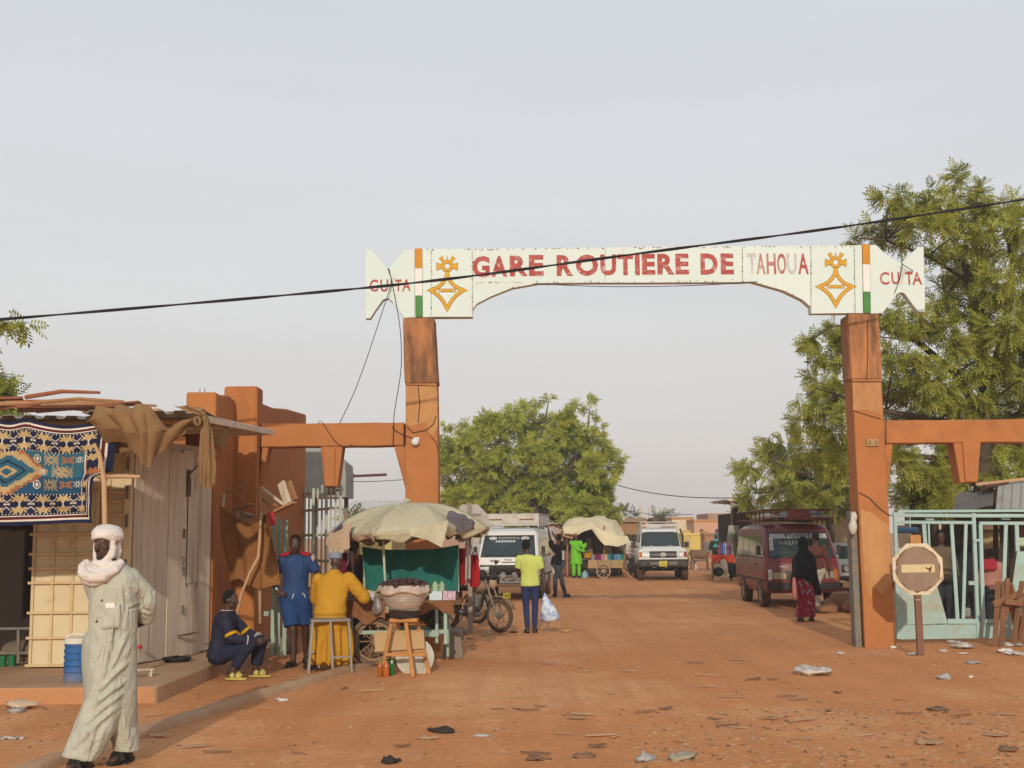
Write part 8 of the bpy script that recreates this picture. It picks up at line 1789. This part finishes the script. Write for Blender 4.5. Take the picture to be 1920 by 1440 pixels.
def donkey():
 g = G(1314, 1068); t = thing('donkey', 'brown donkey standing sideways between the white off-road car and the bottle stall', 'donkey', g)
 DM = mat('donkey_coat', (.20, .115, .07), .95, (.15, .085, .05), 4, .5, bump=.3); DB = mat('donkey_dark', (.06, .04, .03), .95)
 b = MB()
 b.rings([[V(x, ry * math.cos(a), z + rz * math.sin(a)) for a in (2 * math.pi * k / 14 for k in range(14))] for x, z, ry, rz in ((-.52, .78, .06, .10), (-.45, .77, .16, .20), (-.20, .74, .19, .23), (.10, .73, .19, .23), (.32, .76, .16, .22), (.44, .82, .10, .15))])
 b.cap((.34, 0, .84), (.58, 0, 1.06), .13, .085); b.cap((.58, 0, 1.08), (.76, 0, .93), .085, .055); b.ell((.74, 0, .95), .06, .055, .06)
 for sy in (-1, 1):
  b.tube([V(-.40, sy * .09, .72), V(-.36, sy * .09, .50), V(-.47, sy * .09, .34), V(-.44, sy * .09, .03)], [.10, .065, .042, .035], 9); b.tube([V(.32, sy * .09, .66), V(.33, sy * .09, .36), V(.33, sy * .09, .03)], [.075, .045, .033], 9)
  for x in (-.43, .34): b.ell((x, sy * .09, .03), .045, .04, .035)
  b.tube([V(.52, sy * .05, 1.12), V(.50, sy * .08, 1.24), V(.49, sy * .09, 1.34)], [.03, .035, .01], 7)
 dress('body', b, t, DM, .016, .004, 8, 2)
 MB().tube([V(-.52, 0, .85), V(-.60, 0, .70), V(-.60, 0, .42)], [.025, .02, .03], 7).obj('tail', DB, t, smooth=True); MB().tube([V(.36, 0, .98), V(.48, 0, 1.12), V(.56, 0, 1.17)], .03, 7).obj('mane', DB, t, smooth=True)
 for sy in (-1, 1): MB().ell((.64, sy * .062, 1.05), .014).obj('eye', EYED, t)
donkey()
tb = thing('low_table', 'low weathered bench loaded with sacks behind the donkey', 'bench', (P(1322, 1060, 61).x, 61, 0))
MB().box(-.6, .6, -.3, .3, .40, .46).obj('seat', WOOD_G, tb)
for x in (-.5, .5):
 for y in (-.25, .25): MB().box(x - .04, x + .04, y - .04, y + .04, 0, .4).obj('leg', WOOD_G, tb)
b = MB(); b.lathe([(.02, 0), (.18, 0), (.24, .45), (.2, .45), (.15, .03)], 16); o = b.obj('white_bucket', mat('bucket_white', (.62, .60, .56), .5), smooth=40); o.location = P(1329, 1035, 56); tag(o, 'white bucket between the donkey head and the turquoise scarf', 'bucket')
# ================================================================ TREES
LEAF = mat('neem_leaf', (.38, .385, .06), .6, (.22, .25, .04), 1.3, .8, (.52, .48, .10), 2.5, .75, .5, bump=0, rand=0, spec=.25)
LEAF2 = mat('neem_leaf_deep', (.44, .47, .07), .6, (.27, .32, .045), 1.2, .8, (.58, .55, .10), 2.2, .7, .5, bump=0, rand=0, spec=.25)
LEAF3 = mat('far_leaf', (.16, .17, .06), .7, (.10, .12, .045), .8, .7, bump=0, rand=0, spec=.1)
BARK = mat('grey_bark', (.12, .085, .06), .95, (.07, .05, .035), 4, .7, bump=.7, bscale=14, rand=0)
def glow_through(m):
 "leaf light passes through: part translucent"
 t = m.node_tree; b = t.nodes['Principled BSDF']; o = [n for n in t.nodes if n.type == 'OUTPUT_MATERIAL'][0]; tl = t.nodes.new('ShaderNodeBsdfTranslucent'); mx = t.nodes.new('ShaderNodeMixShader'); mx.inputs[0].default_value = .32
 t.links.new(b.inputs['Base Color'].links[0].from_socket, tl.inputs['Color']); t.links.new(b.outputs[0], mx.inputs[1]); t.links.new(tl.outputs[0], mx.inputs[2]); t.links.new(mx.outputs[0], o.inputs['Surface'])
for m in (LEAF, LEAF2, LEAF3): glow_through(m)
def frond_template(L=.26, n=5, lw=.024, ll=.085):
 v = [];
 for k in range(n):
  t = (k + .6) / n
  for s in (-1, 1):
   b0 = np.array([0, t * L, -.06 * L * t * t * 2]); d = np.array([s * .80, .55, -.22]); d /= np.linalg.norm(d); w = np.array([-.45 * s, .75, .15]); w /= np.linalg.norm(w)
   l = ll * (1 - .35 * abs(t - .45))
   v += [b0, b0 + d * l * .5 + w * lw * .5, b0 + d * l, b0 + d * l * .5 - w * lw * .5]
 b0 = np.array([0, L, -.12 * L]); d = np.array([0, .95, -.3]); v += [b0, b0 + d * ll * .5 + np.array([lw * .5, 0, 0]), b0 + d * ll, b0 + d * ll * .5 - np.array([lw * .5, 0, 0])]
 v += [np.array([-.003, 0, 0]), np.array([.003, 0, 0]), np.array([.002, L, -.12 * L]), np.array([-.002, L, -.12 * L])]
 return np.array(v)
def crown(blobs, dens, tmpl, name, m, par, seed, droop=.35, origin=(0, 0, 0)):
 rs = np.random.RandomState(seed); vs = []; T = tmpl; nv = len(T)
 for c, r, k in blobs:
  r0_ = r; n = max(10, int(dens * r * r * k)); r = r * .88
  n = n if r > .3 else max(n, 16); nb = max(3, n // 10); cen = rs.normal(size=(nb, 3)); cen /= np.linalg.norm(cen, axis=1)[:, None]; cen *= (r * rs.rand(nb) ** .40)[:, None] * np.array([1, 1, .85])
  idx = rs.randint(0, nb, n); pos = np.array(c) + cen[idx] + rs.normal(size=(n, 3)) * .06 * r
  out_ = cen[idx] / (np.linalg.norm(cen[idx], axis=1)[:, None] + 1e-6)
  d = out_ * .7 + rs.normal(size=(n, 3)) * .6 + np.array([0, 0, -droop]); d /= np.linalg.norm(d, axis=1)[:, None]
  up = np.array([0, 0, .55]) + out_ * .85 + rs.normal(size=(n, 3)) * .38; x = np.cross(d, up); x /= np.linalg.norm(x, axis=1)[:, None] + 1e-9; z = np.cross(x, d)
  sc = rs.uniform(.7, 1.25, n)
  V_ = (T[None, :, 0, None] * x[:, None] + T[None, :, 1, None] * d[:, None] + T[None, :, 2, None] * z[:, None]) * sc[:, None, None] + pos[:, None]
  vs.append(V_.reshape(-1, 3))
 v = np.concatenate(vs) - np.array(origin); nq = len(v) // 4
 me = bpy.data.meshes.new(name); me.vertices.add(len(v)); me.vertices.foreach_set('co', v.astype(np.float32).ravel())
 me.loops.add(nq * 4); me.loops.foreach_set('vertex_index', np.arange(nq * 4, dtype=np.int32)); me.polygons.add(nq); me.polygons.foreach_set('loop_start', np.arange(0, nq * 4, 4, dtype=np.int32)); me.update(calc_edges=True); me.validate()
 return link(name, me, m, par)
def tree(label, base, limbs, blobs, dens, tmpl, m, seed, group=None, rt=.18, droop=.35):
 t = thing('tree', label, 'tree', base, 0, group); o = Vector(base); b = MB(); rk = random.Random(seed)
 for pts, r0, r1 in limbs:
  pts = [Vector(p) - o for p in pts]; n = len(pts); b.tube(pts, [r0 + (r1 - r0) * k / (n - 1) for k in range(n)], 8)
 tips = [Vector(p) - o for pts, _, _ in limbs for p in pts[1:]]
 for c, r, k in blobs:
  c = Vector(c) - o; near = min(tips, key=lambda q: (q - c).length + (max(0, q.z - c.z)) * .8); mid = near.lerp(c, .5) + V(rk.uniform(-.2, .2), rk.uniform(-.2, .2), .12 * (c - near).length)
  b.tube([near, mid, c], [.03 * r + .010, .02 * r + .007, .006], 6)
  for q in range(4):
   d = V(rk.gauss(0, 1), rk.gauss(0, 1), rk.gauss(.2, .8)).normalized(); b.tube([mid.lerp(c, .3 + .2 * q), c + d * r * .5, c + d * r * .95], [.009, .007, .003], 5)
 b.obj('trunk', BARK, t, smooth=True)
 crown(blobs, dens, tmpl, 'crown', m, t, seed, droop, o); return t
rt_ = random.Random(77)
def pb(lst, Y, jit, k=1.0): return [(tuple(P(x, y, yy)), r * yy / FPX, k) for x, y, r in lst for yy in (Y + rt_.uniform(-jit, jit),)]
T1 = frond_template(.27, 5, .034, .105); T2 = frond_template(.34, 5, .05, .145); T3 = frond_template(.55, 4, .09, .24); T4 = frond_template(.24, 3, .06, .18)
BL1 = [(1795, 335, 24), (1798, 365, 26), (1680, 370, 30), (1705, 392, 30), (1745, 375, 34), (1835, 362, 28), (1862, 392, 34), (1895, 385, 30), (1915, 420, 30), (1640, 430, 26), (1690, 440, 34), (1600, 446, 20), (1745, 425, 38), (1800, 420, 42), (1850, 450, 44), (1905, 470, 40),
       (1760, 478, 34), (1815, 500, 48), (1875, 525, 48), (1925, 545, 46), (1700, 500, 24), (1770, 560, 40), (1835, 585, 52), (1895, 610, 54), (1725, 600, 44), (1675, 590, 36), (1780, 640, 52), (1940, 640, 50), (1850, 670, 54), (1910, 690, 52), (1700, 660, 46),
       (1545, 655, 38), (1575, 618, 26), (1520, 640, 22), (1600, 660, 38), (1540, 725, 36), (1512, 745, 24), (1575, 745, 42), (1560, 795, 40), (1625, 740, 40), (1690, 725, 44), (1750, 715, 50), (1810, 740, 52), (1880, 760, 54), (1935, 780, 50), (1505, 800, 28), (1530, 850, 42), (1590, 850, 44), (1690, 790, 46), (1745, 790, 48), (1800, 815, 50), (1860, 835, 48), (1920, 850, 46),
       (1685, 860, 46), (1740, 875, 50), (1790, 890, 42), (1720, 930, 46), (1775, 935, 36), (1830, 880, 40), (1880, 890, 34), (1985, 600, 60), (1990, 720, 60), (1985, 480, 50)]
b1 = pb(BL1, 26.5, 1.7)
bx = P(1842, 1000, 27); base1 = (bx.x, 27, 0)
L1 = lambda *p: [(bx.x, 27, 0)] + [tuple(P(x, y, yy)) for x, y, yy in p]
limbs1 = [(L1((1842, 950, 27), (1846, 840, 27), (1850, 760, 27)), .26, .17), ([tuple(P(1850, 770, 27)), tuple(P(1840, 640, 27)), tuple(P(1815, 510, 26.8)), tuple(P(1770, 405, 26.6)), tuple(P(1740, 360, 26.5))], .16, .035), ([tuple(P(1850, 790, 27)), tuple(P(1790, 700, 26.5)), tuple(P(1720, 640, 26.2)), tuple(P(1640, 610, 26))], .12, .035),
          ([tuple(P(1848, 800, 27)), tuple(P(1760, 790, 26.5)), tuple(P(1660, 770, 26)), tuple(P(1570, 740, 26))], .11, .03), ([tuple(P(1850, 740, 27)), tuple(P(1885, 620, 27.4)), tuple(P(1900, 500, 27.6)), tuple(P(1880, 400, 27.6))], .13, .03), ([tuple(P(1846, 860, 27)), tuple(P(1760, 860, 26.4)), tuple(P(1690, 850, 26))], .10, .03), ([tuple(P(1846, 830, 27)), tuple(P(1930, 760, 27.5)), tuple(P(1990, 680, 28))], .12, .04), ([tuple(P(1820, 530, 26.8)), tuple(P(1740, 480, 26.5)), tuple(P(1660, 450, 26.2)), tuple(P(1600, 446, 26))], .05, .015), ([tuple(P(1770, 405, 26.6)), tuple(P(1795, 350, 26.6))], .04, .012)]
tree('tall spreading neem tree rising behind the right pillar and teal gate', base1, limbs1, b1, 800, T1, LEAF, 5)
BL2 = [(1440, 850, 26), (1410, 880, 20), (1385, 882, 12), (1450, 885, 30), (1480, 870, 34), (1420, 920, 26), (1465, 925, 34), (1510, 900, 40), (1545, 920, 40), (1580, 900, 42), (1490, 940, 30), (1540, 955, 28), (1590, 950, 30), (1440, 825, 14), (1480, 830, 20), (1620, 920, 40), (1400, 945, 14), (1565, 860, 34)]
b2 = pb(BL2, 38, 1.5); bx2 = P(1556, 1010, 38)
tree('smaller drooping neem tree behind the maroon minibus', (bx2.x, 38, 0), [([(bx2.x, 38, 0), tuple(P(1556, 960, 38)), tuple(P(1545, 920, 38)), tuple(P(1510, 890, 38)), tuple(P(1450, 865, 38))], .15, .03), ([tuple(P(1550, 940, 38)), tuple(P(1585, 900, 38)), tuple(P(1600, 870, 38))], .10, .03), ([tuple(P(1540, 920, 38)), tuple(P(1480, 920, 38)), tuple(P(1420, 925, 38))], .07, .02)], b2, 430, T2, LEAF, 6)
BL3 = [(850, 850, 30), (840, 800, 9), (880, 820, 32), (920, 800, 34), (955, 790, 30), (1000, 800, 36), (1050, 800, 34), (1090, 825, 32), (1125, 850, 26), (1150, 870, 16), (1165, 857, 7), (1110, 880, 34), (1060, 850, 40), (1010, 850, 42), (960, 850, 42), (910, 860, 42), (860, 900, 40), (910, 915, 44), (965, 910, 46), (1020, 905, 46), (1075, 900, 42), (1110, 930, 36), (850, 945, 36), (900, 955, 40), (960, 955, 40), (1020, 955, 40), (1075, 950, 36), (1130, 910, 20), (1145, 895, 12), (1120, 955, 22),
       (1028, 745, 7), (975, 765, 9), (995, 770, 10), (1065, 778, 13), (1105, 755, 9), (1098, 775, 8), (1120, 800, 10), (1115, 825, 9), (960, 772, 9), (1075, 800, 16), (905, 790, 10), (940, 785, 10), (885, 800, 9), (1140, 840, 10), (830, 830, 14), (835, 870, 20), (1085, 760, 7), (1070, 757, 8), (1060, 785, 9), (1125, 810, 7), (1118, 780, 6), (1135, 825, 7), (1158, 880, 9), (1148, 850, 8), (1010, 760, 9), (988, 757, 7), (925, 795, 8), (870, 795, 8)]
b3 = pb(BL3 + [(1120, 940, 30), (1090, 960, 30), (1140, 958, 20), (1155, 962, 12)], 57, 2.2); bx3 = P(1005, 1010, 57)
tree('broad bushy neem tree behind the white minibus', (bx3.x, 57, 0), [([(bx3.x, 57, 0), tuple(P(1003, 970, 57)), tuple(P(1000, 930, 57))], .30, .2), ([tuple(P(1000, 935, 57)), tuple(P(930, 880, 57)), tuple(P(890, 840, 57))], .16, .05), ([tuple(P(1000, 935, 57)), tuple(P(1005, 860, 57)), tuple(P(1020, 800, 57)), tuple(P(1028, 755, 57))], .16, .02), ([tuple(P(1000, 935, 57)), tuple(P(1070, 880, 57)), tuple(P(1100, 830, 57)), tuple(P(1105, 770, 57))], .15, .02)], b3, 560, T4, LEAF2, 8, droop=.2)
BL4 = [(-40, 740, 46), (-5, 700, 14), (8, 722, 24), (26, 748, 14), (-20, 770, 40), (12, 748, 20), (18, 606, 10), (2, 610, 9), (48, 606, 8), (-30, 620, 20), (-90, 680, 60), (-90, 780, 60)]
b4 = pb(BL4, 19.5, .5); bx4 = P(-110, 1000, 19.5)
tree('neem tree at the left frame edge behind the tin roofed shop', (bx4.x, 19.5, 0), [([(bx4.x, 19.5, 0), tuple(P(-110, 850, 19.5)), tuple(P(-80, 720, 19.5)), tuple(P(-50, 640, 19.5))], .2, .04)], b4, 900, T1, LEAF, 9)
for k, (pts, Y, lb) in enumerate((([(1120, 955, 20), (1095, 965, 18), (1140, 960, 12), (1145, 968, 8)], 70, 'dark tree beyond the tarpaulin stall at its left'), ([(1172, 966, 12), (1185, 970, 9), (1165, 976, 10)], 95, 'small far tree over the brown shelter'), ([(1243, 962, 11), (1228, 966, 7), (1258, 968, 8), (1240, 972, 12)], 110, 'distant feathery tree above the white off-road car'), ([(1402, 960, 10), (1380, 968, 8)], 115, 'far small tree near the antenna mast'), ([(668, 968, 8), (655, 975, 8), (662, 985, 10)], 32, 'small shrub between the tin roofs and the palisade gate'))):
 q = P(pts[0][0], 1005, Y); tree(lb, (q.x, Y, 0), [([(q.x, Y, 0), (q.x, Y, max(1.2, P(pts[0][0], pts[0][1] + 8, Y).z))], .15, .06)], pb(pts, Y, 1), 130 if Y > 60 else 330, T3 if Y > 60 else T2, LEAF3, 20 + k)
# ================================================================ LITTER
rl_ = random.Random(42)
HUSK = mat('pale_husk', (.56, .37, .21), .9, (.42, .25, .13), 6, .7, bump=.3, rand=.3); DHUSK = mat('dark_husk', (.27, .145, .08), .95, (.18, .10, .055), 6, .7, bump=.4, rand=.3)
FILM = mat('dirty_film', (.55, .50, .45), .35, (.40, .34, .28), 9, .8, spec=.5, bump=.5, bscale=25, rand=.15); FILMB = mat('bluish_film', (.40, .38, .36), .35, (.27, .25, .24), 9, .8, spec=.5, bump=.5, bscale=25, rand=.1)
def gz(x, y): return gh(x, y)
def on_ground(o, g, rz=0): o.location = (g.x, g.y, gz(g.x, g.y)); o.rotation_euler = (0, 0, rz); return o
def strip_mesh(L, w, curl, seed):
 b = MB(); r = random.Random(seed); a = r.uniform(0, 6)
 b.grid(lambda u, v: V((u - .5) * L, (v - .5) * w * (.45 + math.sin(math.pi * (.12 + .76 * u))) + .25 * w * math.sin(u * 3 + a), .010 + curl * (u - .5) ** 2 * 1.5 + .4 * curl * math.sin(u * 6 + a) * .5 + .25 * w * abs(v - .5) + .006), 8, 3, .005); return b.mesh('husk')
meshes = [strip_mesh(rl_.uniform(.14, .30), rl_.uniform(.025, .06), rl_.uniform(.003, .022), k) for k in range(10)]
for k, me in enumerate(meshes): me.materials.append(HUSK if k % 3 else DHUSK); me.polygons.foreach_set('use_smooth', [True] * len(me.polygons))
spots = [(1300, 1241, 1), (1320, 1268, 1), (1260, 1243, 0), (1240, 1222, 0), (1390, 1240, 1), (1330, 1292, 1), (1370, 1310, 1), (1420, 1275, 1), (1400, 1275, 0), (1445, 1277, 1), (1470, 1307, 1), (1495, 1311, 1), (1540, 1318, 0), (1355, 1188, 1), (1460, 1200, 0), (1320, 1220, 0), (1390, 1245, 0), (1250, 1330, 1), (1210, 1337, 1), (1340, 1352, 1), (1370, 1360, 1), (1355, 1340, 0), (1450, 1345, 1), (1440, 1352, 1), (1475, 1352, 0), (1380, 1366, 0), (1510, 1350, 1), (1555, 1335, 0), (1700, 1338, 1), (1770, 1335, 0), (1800, 1342, 1), (1880, 1344, 1), (1820, 1355, 1), (1860, 1380, 1), (1620, 1378, 0), (1735, 1375, 0), (1500, 1390, 0), (1570, 1300, 0), (1690, 1312, 0),
         (1010, 1326, 1), (985, 1332, 1), (1090, 1342, 1), (1060, 1340, 0), (1085, 1350, 1), (1130, 1378, 1), (1160, 1380, 0), (1060, 1378, 0), (1120, 1400, 1), (1000, 1415, 1), (970, 1330, 0), (930, 1330, 0), (1150, 1300, 0), (1100, 1260, 1), (1180, 1262, 1), (1030, 1245, 0), (840, 1235, 0), (690, 1295, 1), (640, 1290, 0), (560, 1415, 0), (760, 1402, 1), (410, 1410, 1), (370, 1400, 1), (310, 1356, 1), (300, 1382, 1), (285, 1340, 0), (540, 1275, 1), (550, 1285, 1), (1150, 1122, 0), (1180, 1132, 0), (1120, 1160, 0), (1085, 1182, 0), (1040, 1178, 1), (1215, 1115, 0), (1140, 1105, 0), (1250, 1165, 0), (1330, 1150, 0), (1290, 1195, 0), (905, 1195, 1), (925, 1192, 1), (960, 1190, 0), (880, 1212, 0), (910, 1222, 0)]
for k, (px, py, big) in enumerate(spots):
 me = meshes[(k * 7) % 10]; o = bpy.data.objects.new('husk_strip', me); COL.objects.link(o); g = G(px + rl_.uniform(-6, 6), py + rl_.uniform(-2, 2)); on_ground(o, g, rl_.uniform(-.5, .5) if big else rl_.uniform(0, 6.3)); s = .95 if big else .65; o.scale = (s, s, s)
 d_ = me.materials[0] is DHUSK; tag(o, 'dark brown curled husk strip lying on the red road' if d_ else 'pale straw coloured curled husk strip lying on the red road', 'husk', 'dark husk strips on the road' if d_ else 'pale husk strips on the road')
b = MB(); bd = MB()
def chips(n, x0, x1, y0, y1, dense=None):
 for k in range(n):
  px = rl_.uniform(x0, x1); py = y0 + (y1 - y0) * rl_.random() ** 1.1
  if dense and rl_.random() > dense(px, py): continue
  g = G(px, py);
  if g.x < -3.9 and g.y > 13: continue
  a = rl_.uniform(0, 6.3); L = rl_.uniform(.010, .036) * (1 if py > 1200 else 1.25); w = L * rl_.uniform(.10, .45); z = gz(g.x, g.y)
  c, s = math.cos(a), math.sin(a); h = rl_.uniform(.004, .013)
  q = [(g.x + c * dx - s * dy, g.y + s * dx + c * dy, z + dz) for dx, dy, dz in ((-L, -w, -.004), (L, -w * .6, -.004), (L * .8, w, -.004), (-L * .7, w * .8, -.004), (-L * .8, -w * .7, h), (L * .8, -w * .4, h * .8), (L * .6, w * .7, h * 1.1), (-L * .5, w * .5, h * .9))]
  (b if rl_.random() < .8 else bd).add(q, [(4, 5, 6, 7), (0, 1, 5, 4), (1, 2, 6, 5), (2, 3, 7, 6), (3, 0, 4, 7)])
chips(2200, 0, 1920, 1110, 1440, lambda x, y: .25 + .75 * max(0, noise.noise((x / 160, y / 45, 3)) + .25)); chips(300, 1050, 1350, 1085, 1130); chips(900, 1180, 1920, 1330, 1440, lambda x, y: .8)
kind(b.obj('litter_chips', HUSK, fix=False), 'stuff'); kind(bd.obj('dark_litter_chips', DHUSK, fix=False), 'stuff')
def scrap(px, py, w, d, h, m, name, label, cat, amp=.03, rz=0, seed=0):
 h *= .62
 b = MB(); b.ell((0, 0, h * .42), w / 2, d / 2, h / 2, n=18, m=10); o = b.obj(name, m, smooth=50); crumple(o, amp, 5 / max(w, .1), seed, (1, 1, 1.5)); crumple(o, amp * .5, 14 / max(w, .1), seed + 3); on_ground(o, G(px, py), rz); return tag(o, label, cat)
scrap(1526, 1266, .48, .30, .17, mat('clear_film', (.58, .52, .45), .25, (.34, .24, .17), 7, .9, spec=.6, bump=.6, bscale=20, rand=0), 'plastic_bag', 'crumpled clear plastic bag alone on the road at the right', 'bag', .045, -.3, 2)
scrap(1280, 1424, .20, .14, .12, mat('greenish_film', (.42, .36, .25), .5), 'plastic_bag', 'beige crumpled bag at the bottom edge of the road', 'bag', .035, 0, 5); scrap(1210, 1422, .16, .10, .08, FILMB, 'plastic_scrap', 'grey plastic scrap at the bottom edge beside the beige bag', 'scrap', .03, .3, 6)
scrap(1095, 1420, .22, .07, .04, DHUSK, 'black_rag', 'dark rag flat on the road near the bottom middle', 'rag', .025, .2, 7); scrap(825, 1373, .28, .10, .07, mat('black_rag', (.045, .032, .026), .95), 'black_rag', 'twisted black rag alone on the open road at the lower middle', 'rag', .03, -.4, 8)
scrap(800, 1386, .18, .1, .03, HUSK, 'cardboard_scrap', 'flat tan cardboard scrap beside the twisted black rag', 'scrap', .015, 0, 9); scrap(903, 1381, .16, .05, .03, FILMB, 'foil_scrap', 'bluish foil strip right of the twisted black rag', 'scrap', .01, .1, 10); scrap(527, 1313, .17, .10, .05, mat('white_packet', (.66, .62, .56), .5, (.3, .3, .3), 12, .9), 'packet', 'white printed packet by the kerb', 'packet', .015, -.5, 11)
scrap(42, 1330, .34, .22, .16, mat('amber_film', (.52, .38, .24), .3, (.42, .30, .2), 7, .8, spec=.5), 'plastic_bag', 'yellowish plastic bag left of the robed man below the pavement', 'bag', .04, .2, 12); scrap(30, 1336, .14, .12, .08, FILMB, 'plastic_scrap', 'silver scrap stuck to the yellowish bag', 'scrap', .03, 0, 13); scrap(24, 1385, .20, .10, .04, FILM, 'plastic_scrap', 'pale scrap low at the left frame edge', 'scrap', .02, 0, 14)
scrap(1010, 1424, .2, .1, .04, DHUSK, 'leaf_scrap', 'dark leaf scrap at the bottom edge left of the flat rag', 'scrap', .02, .1, 24); scrap(735, 1432, .14, .1, .08, mat('black_rag', (.045, .032, .026)), 'black_rag', 'small black rag at the very bottom left of the road', 'rag', .03, 0, 25)
for k, (px, py, w, h, m, lb) in enumerate(((1788, 1205, .20, .06, FILMB, 'bluish film scrap below the teal gate'), (1805, 1215, .40, .13, FILM, 'broad whitish film below the gate middle'), (1770, 1222, .16, .05, FILM, 'pale scrap right of the sign post foot'), (1710, 1228, .18, .07, FILMB, 'pale blue scrap touching the sign post foot'), (1808, 1226, .16, .05, LID, 'white wrapper under the broad film'), (1880, 1224, .26, .10, LID, 'white bag in the rubbish at the right edge'), (1905, 1228, .3, .09, FILM, 'whitish film beside the white bag at the right edge'), (1890, 1212, .4, .08, FILM, 'grey film spread before the trestles'), (1825, 1245, .22, .06, FILMB, 'grey blue scrap on the open ground below the gate'), (1675, 1216, .10, .07, LID, 'small white wad at the right pillar foot'), (1575, 1228, .14, .04, FILM, 'pale strip left of the right pillar foot'), (1820, 1270, .07, .04, LID, 'tiny white lump below the grey blue scrap'), (1770, 1272, .20, .08, FILMB, 'grey wad with twigs right of the clear bag'), (1745, 1394, .22, .06, HUSK, 'tan crumpled leaf low at the right'), (1890, 1405, .2, .07, DHUSK, 'dark tangle at the lower right frame edge'), (1760, 1330, .22, .06, DHUSK, 'dark brown tangle in the right foreground'), (915, 1080 + 108, .12, .05, FILM, 'white tin by the motorcycle wheel'), (882, 1198, .14, .04, mat('red_scrap', (.45, .08, .06), .7), 'red scrap left of the white tin'), (1062, 1184, .18, .06, mat('yellow_scrap', (.55, .35, .10), .7), 'yellowish crumpled paper right of the lime boy'), (963, 1187, .16, .06, mat('black_rag', (.045, .032, .026)), 'black scrap between motorcycle wheel and lime boy'))):
 scrap(px, py, w, w * .6, h, m, 'rubbish_scrap', lb, 'scrap', w * .10, rl_.uniform(-.6, .6), 30 + k)
# ================================================================ DUSTY AIR
hz = MB().box(-160, 160, -30, 220, -1.0, 11.5).obj('haze', None)
hm = bpy.data.materials.new('dusty_air'); hm.use_nodes = True; ht = hm.node_tree
for n in list(ht.nodes):
 if n.type != 'OUTPUT_MATERIAL': ht.nodes.remove(n)
pv = ht.nodes.new('ShaderNodeVolumePrincipled'); pv.inputs['Color'].default_value = (.93, .89, .84, 1); pv.inputs['Density'].default_value = .0014; pv.inputs['Anisotropy'].default_value = .2
ht.links.new(pv.outputs[0], [n for n in ht.nodes if n.type == 'OUTPUT_MATERIAL'][0].inputs['Volume'])
hz.data.materials.append(hm); kind(hz, 'stuff')
